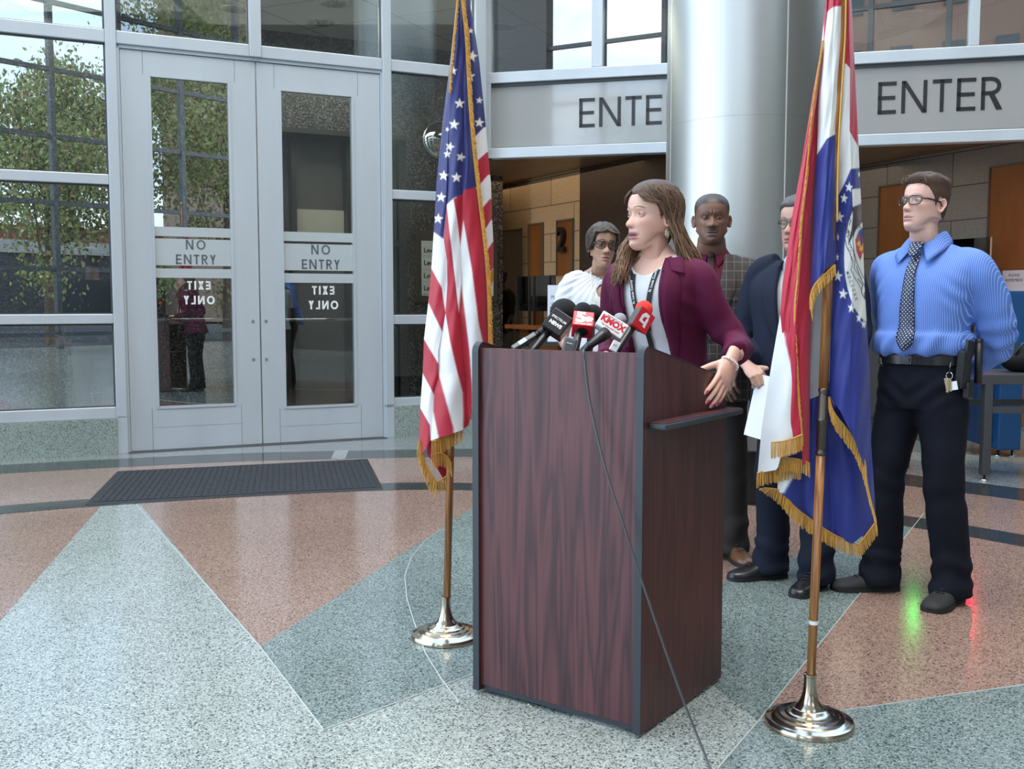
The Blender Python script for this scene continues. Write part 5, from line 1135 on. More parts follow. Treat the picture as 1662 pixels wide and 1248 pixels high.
sh_ = short_hair(dict(H4, hl=0), lambda x, y, z: .005 + .010 * smst(.05, .09, z), 2).xf(place_head(H4)); sh_.build('hair', mat('dark_grey_hair', (.06, .05, .045), .5, attr=True), navy, smooth=True, color=True)
glasses(H4, navy, place_head(H4), .026, .018, .0014, (.02, .02, .02))
k = MB()
for i in range(3): k.box((0, i * .0022, -.14), (.216, .0006, .28), Euler((0, 0, R(i * 2))).to_matrix())
pp = k.xf(navy.matrix_world @ Matrix.Translation((-.035, .275, .955)) @ Euler((R(8), R(-8), R(-12))).to_matrix().to_4x4()).build('paper_sheets', mat('white_paper', (.82, .83, .88), .7), None); tag(pp, 'white sheets of paper held by the man in the navy suit', 'papers')
# ======== 5. woman with glasses behind the speaker
def woman_glasses():
    sk = (.40, .225, .15); r = person_root(.515, 5.84, -8, 'woman with black cat-eye glasses and short hair in a white keyhole blouse')
    H = dict(skin=sk, pos=(.0, .05, 1.605), yaw=18, pitch=0, roll=-4, size=1.02, wid=.97, jaw=1.02, lipcol=(.42, .17, .15), lips=1.4, iris=(.05, .025, .015), browcol=(.03, .018, .012), browth=.0042, haircol=(.16, .13, .105), lash=.08, nosew=1.1, gaze=(-14, 3))
    tab = scale_tab(F_TAB, 1.005, 1.10); HM = place_head(H); c = tuple(sk)
    armz = lambda s: [(s * .10, 0, 1.411, .045, .05), (s * .16, 0, 1.389, .058, .060), (s * .192, 0, 1.296, .056, .058), (s * .212, .0, 1.164, .048, .05), (s * .222, .02, 1.076, .04, .042), (s * .17, .12, 1.02, .034, .034), (s * .10, .20, 1.01, .027, .025)]
    mb = skin_head(H, (0, -.012, 1.355)); t = torso_mb([q for q in tab if q[0] > .85], None, -.008); t.c = [c] * len(t.v); mb.merge(t)
    for a in (armz(1), armz(-1)): q = limb_mb([(x, y, z, a_ * .75, b * .75) for x, y, z, a_, b in a], 14); q.c = [c] * len(q.v); mb.merge(q)
    for s in (-1, 1):
        q = limb_mb([(s * .085, 0, .88, .08, .08), (s * .09, 0, .45, .055, .055), (s * .09, 0, .1, .04, .04)], 14); q.c = [c] * len(q.v); mb.merge(q)
        hm = hand_mb([(0, 20, 30, 20)] * 4, (30, 0, 10), .17); hq = finish_hand(hm, Matrix.Translation((s * .10, .20, 1.01)) @ Euler((0, 0, R(s * 40))).to_matrix().to_4x4() @ (MIRX if s < 0 else Matrix.Identity(4)), sk, vox=.004)
        if s < 0: flip(hq)
        mb.merge(hq)
    body = mb.build('body', skin_mat(), r, smooth=True, color=True); eyes_mb(H).xf(HM).build('eyes', EYEM, r, smooth=True, color=True)
    mb = torso_mb([q for q in tab if .9 < q[0]], None, .006)
    for s in (-1, 1): mb.merge(limb_mb([(s * .09, 0, 1.411, .05, .055), (s * .16, 0, 1.394, .070, .072), (s * .196, 0, 1.307, .074, .076), (s * .212, 0, 1.208, .070, .07)], 20))
    me = union_mesh(mb, .006, 4)
    neckl = lambda x, y: 1.419 + 0 * x + (abs(x) * .42 if y > -.02 else .03)
    key = lambda c: ((c.x + .0) / .026) ** 2 + ((c.z - 1.352) / .037) ** 2 < 1 and c.y > 0
    def ksnap(v):
        q = math.hypot(v.x / .026, (v.z - 1.352) / .037)
        if .6 < q < 1.5 and v.y > 0: return Vector((v.x / q, v.y, 1.352 + (v.z - 1.352) / q))
        return Vector((v.x, v.y, neckl(v.x, v.y))) if abs(v.z - neckl(v.x, v.y)) < .010 else v
    me = cut_mesh(me, lambda c: c.z < neckl(c.x, c.y) and not key(c), ksnap)
    def ex(co, n):
        a = math.atan2(co.x, co.z - 1.47); return .0035 * math.sin(a * 34) * smst(1.23, 1.405, co.z) * (1 if co.y > 0 else .3)
    wrinkle(me, folds(31, .004, (9, 9, 6), ex)); bl = obj_from(me, 'blouse', cloth('white_chiffon', (.66, .675, .70), .8, .15), r, solid=.002); bv = BVHTree.FromPolygons([v.co.copy() for v in me.vertices] + [v.co.copy() for v in body.data.vertices], [list(p.vertices) for p in me.polygons] + [[i + len(me.vertices) for i in p.vertices] for p in body.data.polygons])
    q = drape(bv, [(0, 1.403)], .004)[0]; k = MB(); k.ball(q, (.010, .006, .010), 12, 8); k.build('neck_button', WHT, bl, smooth=True)
    l = strap(bv, [(.060, 1.475), (.062, 1.427), (.047, 1.34), (.02, 1.23), (.0, 1.14)], .007, .005, 'lanyard', mat('cream_cord', (.70, .64, .50), .6), r)
    strap(bv, [(-.058, 1.475), (-.054, 1.427), (-.042, 1.34), (-.02, 1.23), (.0, 1.14)], .007, .005, 'strap', l.data.materials[0], l)
    hc = (.065, .050, .040)
    cap = short_hair(dict(H, haircol=hc, hl=.0), lambda x, y, z: .005 + .008 * smst(-.02, -.07, y) + .006 * smst(.05, .09, z), 5, amp=.004, freq=70); hm_ = mat('greying_brown_hair', hc, .5, attr=True, bump=.4, bscale=600, spec=.3)
    hair = cap.xf(HM).build('hair', hm_, r, smooth=True, color=True); f = head_shape(H); rr = random.Random(5); lk = MB()
    for i in range(380):
        s = 1 if i % 3 else -1; th0 = rr.uniform(-.15, .5) * math.pi * s; th1 = s * rr.uniform(.36, .85) * math.pi; pts = []
        zend = -.03 - .05 * smst(.45, .8, abs(th1) / math.pi); lay = rr.uniform(.008, .020)
        for k_ in range(9):
            t = k_ / 8; th = th0 * (1 - t) + th1 * t; z = .100 * (1 - t ** 1.3) + zend * t ** 1.3; x, y = f(th, z); n = Vector((x, y, 0)).normalized()
            if y > .05 and z < .068: z = .068
            pts.append(HM @ (Vector((x, y, z)) + n * (lay * (.75 + .3 * math.sin(t * 2.6)))))
        g = rr.choice([.5, .8, 1.1, 1.8, 2.4]); lk.tube(pts, [.001, .002, .0024, .0026, .0026, .0025, .0022, .0015, .0006], 5, col=tuple(q * g for q in hc))
    lk.build('loose_locks', hm_, hair, smooth=True, color=True)
    glasses(H, r, HM, .027, .019, .0021, (.008, .007, .007), .5)
    DK = cloth('dark_skirt_cloth', (.02, .02, .025)); trousers(r, .87, (.175, .112, .118), [(-.09, .0), (.09, .0)], [(-.09, .02, .47), (.09, .02, .47)], DK, .068, 8, .088, 1.01)
    shoes(r, [(-.09, .02, 0), (.09, .02, 0)], LEATHER, SOLE, .24, .08, laces=False); return r
woman_glasses()
# ======== 6/7. two figures in the distance
def simple_man(label, x, y, yaw, skin, top, bot, hs=1.0):
    r = person_root(x, y, yaw, label); H = dict(skin=skin, pos=(0, .03, 1.62 * hs), size=1.0, neck=1.1, haircol=(.02, .015, .012), buzz=(.02, .015, .012, .9)); tab = scale_tab(M_TAB, .96 * hs, 1.05)
    ar = [[(s * .12, -.01, 1.40 * hs, .05, .06), (s * .19, -.01, 1.37 * hs, .058, .06), (s * .225, -.01, 1.26 * hs, .052, .055), (s * .24, .0, 1.12 * hs, .044, .046), (s * .24, .05, 1.0 * hs, .036, .038), (s * .23, .10, .90 * hs, .028, .028)] for s in (-1, 1)]
    hm = [finish_hand(hand_mb([(0, 20, 30, 20)] * 4, (30, 0, 10)), Matrix.Translation((s * .23, .10, .90 * hs)) @ Euler((R(-60), R(90), 0)).to_matrix().to_4x4(), skin, vox=.005) for s in (-1, 1)]
    body_of(r, H, (0, -.01, 1.38 * hs), tab, ar, hm, [[(s * .09, 0, .85, .08, .08), (s * .1, 0, .48, .055, .055), (s * .11, 0, .1, .04, .04)] for s in (-1, 1)], skin)
    mb = torso_mb([(.90 * hs, .185, .13, .125, 2.4, 0)] + [q for q in tab if q[0] > .95][:-1], None, .006)
    for a in ar: mb.merge(limb_mb([(p[0], p[1], p[2], p[3] * 1.2, p[4] * 1.2) for p in a[:4]], 18))
    me = union_mesh(mb, .009, 4); wrinkle(me, folds(41, .008, (7, 7, 6))); obj_from(me, 't_shirt', top, r)
    trousers(r, .86 * hs, (.175, .125, .125), [(-.12, 0), (.12, 0)], [(-.11, .02, .48), (.11, .02, .48)], bot, .08, 6, .10, .98)
    shoes(r, [(-.12, .02, 8), (.12, .02, -8)], LEATHER, SOLE); return r
simple_man('dark-skinned man in a black shirt standing in the lobby doorway beside the granite wall', -.135, 14.0, -60, (.05, .03, .02), cloth('black_cotton', (.008, .008, .009)), cloth('grey_chinos', (.16, .15, .14)))
simple_man('man in a dark green t-shirt and khaki trousers standing behind the left side window', -3.78, 9.25, 200, (.42, .26, .19), cloth('dark_green_cotton', (.02, .035, .03)), cloth('khaki_cotton', (.22, .20, .165)), 1.03)
# ================================================================ LECTERN
def wood_mat(name, c1, c2, scale=(9, 9, .55), rough=.42, rings=6.0):
    m = bpy.data.materials.new(name); m.use_nodes = True; t = m.node_tree; b = t.nodes['Principled BSDF']; c = N(t, 'ShaderNodeTexCoord'); mp_ = N(t, 'ShaderNodeMapping'); mp_.inputs['Scale'].default_value = scale
    t.links.new(c.outputs['Object'], mp_.inputs[0]); n = N(t, 'ShaderNodeTexNoise', i_Scale=1.6, i_Detail=2.0, i_Distortion=.4); t.links.new(mp_.outputs[0], n.inputs['Vector'])
    a = N(t, 'ShaderNodeMath', operation='MULTIPLY'); a.inputs[1].default_value = rings; t.links.new(n.outputs['Fac'], a.inputs[0]); f = N(t, 'ShaderNodeMath', operation='PINGPONG'); f.inputs[1].default_value = .5; t.links.new(a.outputs[0], f.inputs[0])
    mp2 = N(t, 'ShaderNodeMapping'); mp2.inputs['Scale'].default_value = (scale[0] * 30, scale[1] * 30, scale[2] * 4); t.links.new(c.outputs['Object'], mp2.inputs[0]); n2_ = N(t, 'ShaderNodeTexNoise', i_Scale=1.0, i_Detail=2.0); t.links.new(mp2.outputs[0], n2_.inputs['Vector'])
    ad_ = N(t, 'ShaderNodeMath', operation='MULTIPLY_ADD'); ad_.inputs[1].default_value = .55; t.links.new(n2_.outputs['Fac'], ad_.inputs[0]); t.links.new(f.outputs[0], ad_.inputs[2])
    r = ramp(t, [(.2, c1), (.75, c2)]); t.links.new(ad_.outputs[0], r.inputs[0]); t.links.new(r.outputs[0], b.inputs['Base Color']); b.inputs['Roughness'].default_value = rough; return m
MAHOG = wood_mat('mahogany_laminate', (.030, .008, .010), (.115, .034, .036)); MAHOG_S = wood_mat('mahogany_laminate_side', (.040, .010, .009), (.085, .022, .018))
EDGE = mat('black_edge_trim', (.025, .032, .038), .42)
L0 = Vector((.3785, 2.934, 0)); LA = (Vector((-.1266, 3.2955, 0)) - L0); LB = (Vector((.703, 3.412, 0)) - L0); WA_, WB_ = LA.length, LB.length; LA.normalize(); LB = (LB - LA * LB.dot(LA)).normalized()
lec = empty('lectern', L0); tag(lec, 'dark mahogany lectern with black edge trim that the speaker stands behind', 'lectern')
def lp(a, b, z): return LA * a + LB * b + UZ * z
def side_profile(o=0):
    pts = [(0, 0.012)]; r = .030; cxx, cz = r, 1.160 - r
    for k in range(7): an = math.pi - k * math.pi / 2 / 6 * .92; pts.append((cxx + r * math.cos(an), cz + r * math.sin(an)))
    pts += [(WB_ * .5, 1.160 - .128 * (.5 - .05)), (WB_, 1.034), (WB_, .012)]; return pts
for nm, a0, a1 in (('side_panel', 0, .022), ('side_panel', WA_ - .022, WA_)):
    mb = MB(); pr = side_profile(); mb.hexa([lp(a0, b, z) for b, z in pr], [lp(a1, b, z) for b, z in pr]); sp_ = mb.build(nm, MAHOG_S, lec, bevel=.0008)
    ed = MB(); q = pr[:-1]
    for i in range(len(q) - 1):
        (b0, z0), (b1, z1) = q[i], q[i + 1]; d = Vector((b1 - b0, z1 - z0)).normalized(); n = Vector((-d.y, d.x)) * .0022
        c = [(b0, z0), (b1, z1), (b1 + n.x, z1 + n.y), (b0 + n.x, z0 + n.y)]
        ed.hexa([lp(a0 - .0012, b, z) for b, z in c], [lp(a1 + .0012, b, z) for b, z in c])
    ed.build('edge_trim', EDGE, sp_)
mb = MB(); mb.hexa([lp(a, b, .03) for a, b in ((.022, .012), (WA_ - .022, .012), (WA_ - .022, .030), (.022, .030))], [lp(a, b, 1.142) for a, b in ((.022, .012), (WA_ - .022, .012), (WA_ - .022, .030), (.022, .030))]); fp = mb.build('front_panel', MAHOG, lec)
mb = MB(); mb.hexa([lp(a, b, .012) for a, b in ((.022, .018), (WA_ - .022, .018), (WA_ - .022, .030), (.022, .030))], [lp(a, b, .03) for a, b in ((.022, .018), (WA_ - .022, .018), (WA_ - .022, .030), (.022, .030))]); mb.build('plinth', EDGE, lec)
mb = MB(); z_ = lambda b: 1.105 - .128 * b / WB_
mb.hexa([lp(a, b, z_(b) - .02) for a, b in ((.022, .03), (WA_ - .022, .03), (WA_ - .022, WB_), (.022, WB_))], [lp(a, b, z_(b)) for a, b in ((.022, .03), (WA_ - .022, .03), (WA_ - .022, WB_), (.022, WB_))]); mb.build('reading_top', MAHOG, lec)
mb = MB(); mb.hexa([lp(a, b, .55) for a, b in ((.022, .03), (WA_ - .022, .03), (WA_ - .022, WB_ - .03), (.022, WB_ - .03))], [lp(a, b, .57) for a, b in ((.022, .03), (WA_ - .022, .03), (WA_ - .022, WB_ - .03), (.022, WB_ - .03))]); mb.build('inner_shelf', MAHOG, lec)
mb = MB(); c = ((0, .03), (-.060, .03), (-.060, WB_ + .01), (0, WB_ + .01)); mb.hexa([lp(a, b, .919) for a, b in c], [lp(a, b, .939) for a, b in c]); sl = mb.build('side_ledge', EDGE, lec, bevel=.006)
mb = MB(); c = ((-.001, .034), (-.056, .034), (-.056, WB_ + .006), (-.001, WB_ + .006)); mb.hexa([lp(a, b, .9392) for a, b in c], [lp(a, b, .9402) for a, b in c]); mb.build('ledge_top', MAHOG_S, sl)
ch_ = MB()
for px, py, w in ((858, 1143, .010), (862, 1146, .006), (807, 1131, .004), (800, 1130, .003)):
    a = Vector((0, 0, CH)); d = P(px, py, Y=1) - a; n = LB; t = ((L0 + LB * .0118) - a).dot(n) / d.dot(n); p = a + d * t - L0; ch_.hexa([p - LA * w * .5 - UZ * .003, p + LA * w * .5 - UZ * .003, p + LA * w * .3 + UZ * .003, p - LA * w * .2 + UZ * .002], [k - LB * .0004 for k in (p - LA * w * .5 - UZ * .003, p + LA * w * .5 - UZ * .003, p + LA * w * .3 + UZ * .003, p - LA * w * .2 + UZ * .002)])
ch_.build('laminate_chip', mat('raw_chipboard', (.6, .52, .42), .9), fp)
# ---------------------------------------------------------------- microphones
FOAM = mat('black_foam', (.010, .010, .011), .95, bump=.6, bscale=900); MICB = mat('black_mic_body', (.014, .014, .015), .32); REDP = mat('red_plastic', (.62, .012, .022), .35); MESH = mat('steel_mesh', (.35, .36, .36), .35, .8, bump=.9, bscale=1300)
def bx(mb, c, d1, d2, l1, l2, l3, mi=0):
    d1 = Vector(d1).normalized(); d2 = Vector(d2); d2 = (d2 - d1 * d2.dot(d1)).normalized(); d3 = d1.cross(d2); c = Vector(c)
    q = lambda s: [c + d1 * a * l1 / 2 + d2 * b * l2 / 2 + d3 * s * l3 / 2 for a, b in ((-1, -1), (1, -1), (1, 1), (-1, 1))]
    mb.hexa(q(-1), q(1), mi); return d1, d2, d3
def mic(label, tail, head, r_head, hm, r_h=.012, ext=.040, cap=None):
    """tail/head: world points"""
    d = (head - tail).normalized(); base = tail - d * ext; r = empty('microphone', base); tag(r, label, 'microphone', 'press microphones on the lectern')
    k = MB(); k.tube([base, tail, tail.lerp(head, .6), head], [r_h * .8, r_h, r_h * 1.15, r_h * 1.2], 16); k.build('handle', MICB, r, smooth=True, world=True)
    k = MB(); k.ball(head, r_head, 24, 16); k.build('windscreen', hm, r, smooth=True, world=True)
    k = MB(); k.lathe([(.017, 0), (.018, .004), (.010, .008), (.008, .02)], 20, (0, 0, 0)); k.xf(Matrix.Translation(Vector((base.x, base.y, z_((base - L0).dot(LB)) + .001 )))).build('desk_foot', BLACKM, r, smooth=True, world=True)
    return r, d
# black news microphone, left
r, d = mic('microphone with a big black foam ball and a black SPECTRUM NEWS cube', P(867, 566, Y=3.25), P(915, 507, Y=3.36), .046, FOAM, .012)
k = MB(); cc_ = P(905, 527, Y=3.30); d1, d2, d3 = bx(k, cc_, (.62, .30, .78), (.86, -.25, -.52), .074, .072, .06); fb = k.build('mic_flag', MICB, r, world=True, bevel=.004)
nrm = d3 if d3.y < 0 else -d3
e1 = d2 if d2.x > 0 else -d2; e2 = nrm.cross(e1)
k = MB(); o_ = cc_ + nrm * .0305
k.merge(text_mb('SPECTRUM', .0112, .0003, frame_M(o_ + e2 * .008, e1, e2, nrm), .0002)); k.merge(text_mb('NEWS', .0165, .0003, frame_M(o_ - e2 * .012, e1, e2, nrm), .0009)); k.build('lettering', WHT, fb, world=True)
# red cube with the figure 5
r, d = mic('microphone with a red cube marked 5 and a black foam top', P(934, 566, Y=3.15), P(946, 505, Y=3.29), .029, FOAM, .012)
k = MB(); cc_ = P(946, 527, Y=3.225); d1 = Vector((.12, .68, .72)).normalized(); ax = Vector((1, 0, -.02)); _, d2, d3 = bx(k, cc_, d1, ax, .060, .066, .060); fb = k.build('mic_flag', REDP, r, world=True, bevel=.003)
up = d3 if d3.z > 0 else -d3
k = MB(); o_ = cc_ + up * .0303; yy = d1
k.merge(text_mb('5', .056, .0004, frame_M(o_ - d2 * .008 + yy * .002, d2, yy, up), .003, sx=1.15)); k.merge(text_mb('ON YOUR SIDE', .0075, .0003, frame_M(o_ - yy * .024, d2, yy, up), .0002))
for i_, (dx, dy) in enumerate(((.012, .002), (.018, .004), (.024, .000), (.021, -.006), (.014, -.008))): k.ball(o_ + d2 * dx + yy * dy, (.0065, .0055, .0008), 8, 4, rot=frame_M(Vector(), d2, yy, up).to_3x3())
k.build('lettering', WHT, fb, world=True)
k = MB(); k.tube([cc_ - d1 * .0305, cc_ - d1 * .0312], .019, 24); k.build('opening', mat('dark_opening', (.004, .004, .004), .8), fb, world=True)
r, d = mic('plain microphone with black foam top just behind the red cube', P(957, 566, Y=3.28), P(962, 509, Y=3.38), .031, FOAM, .011)
# white cube
r, d = mic('microphone with a white cube marked KMOX and a silver mesh head', P(954, 563, Y=3.13), P(1006, 519, Y=3.25), .022, MESH, .013, .035)
k = MB(); cc_ = P(992, 530, Y=3.19); d2v = Vector((.845, -.10, -.53)).normalized(); d1, d2, d3 = bx(k, cc_, (.52, .28, .80), d2v, .052, .092, .046); fb = k.build('mic_flag', mat('white_plastic', (.78, .78, .77), .35), r, world=True, bevel=.003)
nrm = d3 if d3.y < 0 else -d3; e1 = d2; e2 = nrm.cross(e1); 
if e2.z < 0: e2 = -e2; e1 = -e1
k = MB(); o_ = cc_ + nrm * .0232; k.merge(text_mb('KMOX', .0275, .0004, frame_M(o_ + e2 * .004, e1, e2, nrm), .0016, sx=1.0)); k.merge(text_mb('The Voice of St. Louis', .0072, .0003, frame_M(o_ - e2 * .0135, e1, e2, nrm), .0002)); k.build('lettering', REDP, fb, world=True)
k = MB(); k.merge(text_mb('NEWSRADIO 1120 AM', .0055, .0003, frame_M(o_ + e2 * .019, e1, e2, nrm), .0001)); k.build('small_print', mat('grey_print', (.2, .2, .2), .5), fb, world=True)
k = MB(); k.tube([P(984, 540, Y=3.165), P(975, 547, Y=3.15), P(957, 560, Y=3.125), P(949, 566, Y=3.115)], [.020, .018, .010, .005], 18); k.build('grip', MICB, r, smooth=True, world=True)
# red foam with the 4 flag
r, d = mic('microphone with a bright red foam ball and a red flag marked 4', P(1005, 564, Y=3.12), P(1045, 502, Y=3.23), .028, mat('red_foam', (.80, .045, .025), .9, bump=.5, bscale=900), .011)
cc_ = P(1039, 521, Y=3.19); dd = Vector((.50, .32, .80)).normalized(); sx_ = Vector((.86, -.35, -.40)); sx_ = (sx_ - dd * sx_.dot(dd)).normalized(); sy_ = dd.cross(sx_)
if sy_.y > 0: sy_ = -sy_
tri = [cc_ + sx_ * .036 - sy_ * .004, cc_ - sx_ * .034 - sy_ * .004, cc_ - sx_ * .006 + sy_ * .040]
k = MB(); k.hexa([p - dd * .034 for p in tri], [p + dd * .034 for p in tri]); fb = k.build('mic_flag', REDP, r, world=True, bevel=.002)
k = MB(); c4 = [tri[1], tri[2]]; nn4 = (tri[2] - tri[1]).cross(dd).normalized(); nn4 = nn4 if nn4.x < 0 else -nn4
q = [tri[1] - dd * .033, tri[2] - dd * .033, tri[2] + dd * .033, tri[1] + dd * .033]; k.hexa([p + nn4 * .0006 for p in q], [p + nn4 * .0014 for p in q]); k.build('black_face', MICB, fb, world=True)
nf = (tri[0] - tri[2]).cross(dd).normalized(); nf = nf if nf.y < 0 else -nf; e1 = (tri[0] - tri[2]).normalized(); e2 = nf.cross(e1); e2 = e2 if e2.z > 0 else -e2
k = MB(); o_ = (tri[0] + tri[2]) / 2 + nf * .0006
fr4 = frame_M(o_, e1, e2, nf)
def poly4(pts): k.hexa([fr4 @ Vector((x, y, 0)) for x, y in pts], [fr4 @ Vector((x, y, .0008)) for x, y in pts])
poly4([(-.017, -.012), (-.017, .012), (-.008, .024), (.010, .024), (.010, .012), (-.002, .012), (-.008, .004), (-.008, -.004)]); poly4([(-.017, -.012), (-.008, -.004), (.004, -.004), (.004, .010), (.012, .012), (.014, -.020), (.004, -.020), (.004, -.012)])
k.build('lettering', WHT, fb, world=True)
# recorder with a lit screen, grey transmitter, small white tag
r = empty('voice_recorder', P(842, 560, Y=3.27)); tag(r, 'small grey voice recorder with a blue screen at the left end of the lectern top', 'voice recorder')
k = MB(); cc_ = P(850, 556, Y=3.27); d1 = Vector((.80, .35, .48)).normalized(); _, d2, d3 = bx(k, cc_, d1, (.2, -.75, .62), .092, .030, .016); k.build('case', mat('grey_recorder', (.14, .15, .15), .35, .3), r, world=True, bevel=.003)
nrm = d2 if d2.y < 0 else -d2; k = MB(); bx(k, cc_ - d1 * .006 + (d3 if d3.z > 0 else -d3) * .0086, d1, d2, .030, .022, .0006); bx(k, cc_ - d1 * .006 + nrm * .0153, d1, d2, .028, .0006, .013); k.build('screen', mat('blue_screen', (.25, .6, .9), .2, emit=(.3, .7, 1), es=.6), r, world=True)
k = MB(); k.tube([cc_ + d1 * .045, cc_ + d1 * .062], [.011, .009], 12); k.tube([cc_ + d1 * .062, cc_ + d1 * .088], [.012, .012], 12); k.build('recorder_microphones', MICB, r, smooth=True, world=True)
r = empty('wireless_transmitter', P(922, 566, Y=3.14)); tag(r, 'dark grey plug-on transmitter standing below the red cube', 'transmitter')
k = MB(); cc_ = P(924, 562, Y=3.14); bx(k, cc_, (.25, .1, .95), (1, 0, -.2), .052, .040, .022); k.build('case', mat('grey_transmitter', (.10, .105, .11), .35), r, world=True, bevel=.006); k = MB(); bx(k, cc_ + Vector((0, -.0125, .010)), (.25, .1, .95), (1, 0, -.2), .002, .018, .002); k.build('indicator', WHT, r, world=True)
r = empty('audio_adapter', P(998, 566, Y=3.08)); tag(r, 'small white cable adapter lying beside the handle of the 4 microphone', 'adapter')
k = MB(); cc_ = P(998, 562, Y=3.08); bx(k, cc_, (.45, .1, .85), (.9, 0, -.35), .032, .024, .014); k.build('case', mat('white_adapter', (.75, .76, .74), .35), r, world=True, bevel=.002)
k = MB(); k.merge(text_mb('8 0', .008, .0003, frame_M(cc_ + Vector((0, -.008, .003)), Vector((.9, 0, -.35)).normalized(), Vector((.35, 0, .9)).normalized(), Vector((0, -1, 0))))); k.build('print', mat('dark_print', (.05, .05, .05)), r, world=True)
CP = [(953, 562, 3.12), (949, 566, 3.08), (947, 570, 3.035), (949, 585, 3.028), (951, 605, 3.022), (957, 650, 3.012), (970, 712, 2.985), (987, 775, 2.955), (1010, 845, 2.925), (1034, 920, 2.902), (1056, 985, 2.88), (1078, 1050, 2.86), (1102, 1118, 2.835), (1130, 1190, 2.80), (1154, 1250, 2.735), (1168, 1285, 2.66)]
k = MB(); k.tube([Vector(q) for q in cr([tuple(P(x, y, Y=Y)) for x, y, Y in CP], 8)], .0036, 8); o = k.build('microphone_cable', mat('grey_cable', (.06, .062, .066), .35), None, smooth=True); tag(o, 'thin dark cable hanging from the KMOX microphone down the lectern front to the floor', 'cable')
# ================================================================ THINGS ON THE FLOOR AND IN THE LOBBY
def corner(px, py): return P(px, py, z=0)
mc = [corner(137, 820), corner(622, 794), corner(597, 746), corner(190, 766)]
mt = empty('entrance_mat', (mc[0].x, mc[0].y, 0)); tag(mt, 'black ribbed rubber entrance mat in front of the glass doors', 'mat')
k = MB(); k.hexa([p + UZ * .0022 for p in mc], [p.lerp(sum(mc, Vector()) / 4, .01) + UZ * .008 for p in mc]); k.build('backing', mat('black_rubber', (.016, .017, .019), .7), mt, world=True)
k = MB(); nu, nv = 44, 22
for i in range(nu):
    for j in range(nv):
        q = lambda u, v: (mc[0] * (1 - u) + mc[1] * u) * (1 - v) + (mc[3] * (1 - u) + mc[2] * u) * v
        u0, u1 = .02 + .96 * (i + .1) / nu, .02 + .96 * (i + .9) / nu; jj = j + (.5 if i % 2 else 0) * .0; v0, v1 = .03 + .94 * (jj + .12) / nv, .03 + .94 * (jj + .88) / nv
        c = [q(u0, v0), q(u1, v0), q(u1, v1), q(u0, v1)]; k.hexa([p + UZ * .0079 for p in c], [p + UZ * .0125 for p in c])
k.build('ribs', mat('dark_mat_pile', (.030, .032, .038), .9, bump=.6, bscale=300), mt, world=True)
# directory board and mirror on the granite
def on(wall, px0, py0, px1, py1, o0, o1, mb):
    u0, z0 = wall.hit(px0, py1); u1, z1 = wall.hit(px1, py0); wall.bar(mb, u0, u1, z0, z1, o0, o1); return u0, u1, z0, z1
r = empty('directory_board', E.at(eu(740), .02, 1.3)); tag(r, 'bronze framed directory of levels on the granite wall behind the striped flag', 'directory')
k = MB(); u0, u1, z0, z1 = on(E, 675, 378, 806, 490, .0, .03, k); k.build('frame', mat('bronze_frame', (.10, .085, .07), .35, .5), r, world=True, bevel=.004)
k = MB(); u0, u1, z0, z1 = on(E, 683, 394, 799, 480, .03, .034, k); k.build('panel', mat('pale_panel', (.55, .57, .57), .4), r, world=True)
k = MB(); l_ = MB()
for i, y in enumerate((406.5, 427, 448, 468)):
    u, z = E.hit(686, y); k.merge(text_mb('Level ' + str(4 - i), .085, .001, frame_M(E.at(u, .0345, z), E.d, UZ, E.n), .002, align='LEFT')); E.bar(l_, u0 + .02, u1 - .02, z - .075, z - .071, .034, .035)
k.build('lettering', BLACKM, r, world=True); l_.build('rule', mat('rule_grey', (.3, .3, .3)), r, world=True)
um_, zm_ = E.hit(714, 228); r = empty('convex_mirror', E.at(um_, .0, zm_)); tag(r, 'round convex mirror on the granite wall left of the striped flag', 'mirror')
Mm = frame_M(E.at(um_, .02, zm_), E.d, UZ, E.n)
k = MB(); k.lathe([(.225 * math.cos(a), .09 * math.sin(a)) for a in np.linspace(0, math.pi / 2 - .02, 10)], 40); k.xf(Mm).build('dome', mat('mirror_dome', (.85, .87, .88), .03, 1), r, smooth=True, world=True)
k = MB(); k.tube([Vector((.228 * math.cos(a), .228 * math.sin(a), 0)) for a in np.linspace(0, 6.32, 40)], .008, 8); k.xf(Mm).build('rim', CHROME, r, smooth=True, world=True)
# sign on a stand behind the microphones
sx0 = .42; r = empty('sign_stand', (sx0, 8.0, 0)); tag(r, 'white paper notice with red tape on a slim stand, left of the woman with glasses', 'sign')
k = MB(); k.box((sx0, 8.0, 1.20), (.285, .008, .44)); k.build('notice', mat('notice_paper', (.66, .70, .78), .6), r, world=True)
k = MB(); k.tube([(sx0, 8.015, 0.01), (sx0, 8.015, 1.0)], .012, 10); k.lathe([(.14, 0), (.14, .008), (.02, .02)], 24, (sx0, 8.015, 0)); k.build('post', MICB, r, smooth=True, world=True)
k = MB(); k.box((sx0 - .01, 7.993, 1.405), (.05, .004, .035)); k.build('red_tape', mat('red_tape', (.5, .02, .04), .5), r, world=True)
k = MB(); k.merge(text_mb('PLACE', .040, .0005, frame_M(Vector((sx0 - .060, 7.9955, 1.325)), Vector((1, 0, 0)), UZ, Vector((0, -1, 0)))));
for i, t in enumerate(('COINS, KEYS', 'AND PHONES', 'IN THE BIN')): k.merge(text_mb(t, .022, .0005, frame_M(Vector((sx0 - .060, 7.9955, 1.275 - i * .03)), Vector((1, 0, 0)), UZ, Vector((0, -1, 0)))))
k.build('lettering', mat('notice_print', (.06, .06, .07)), r, world=True)
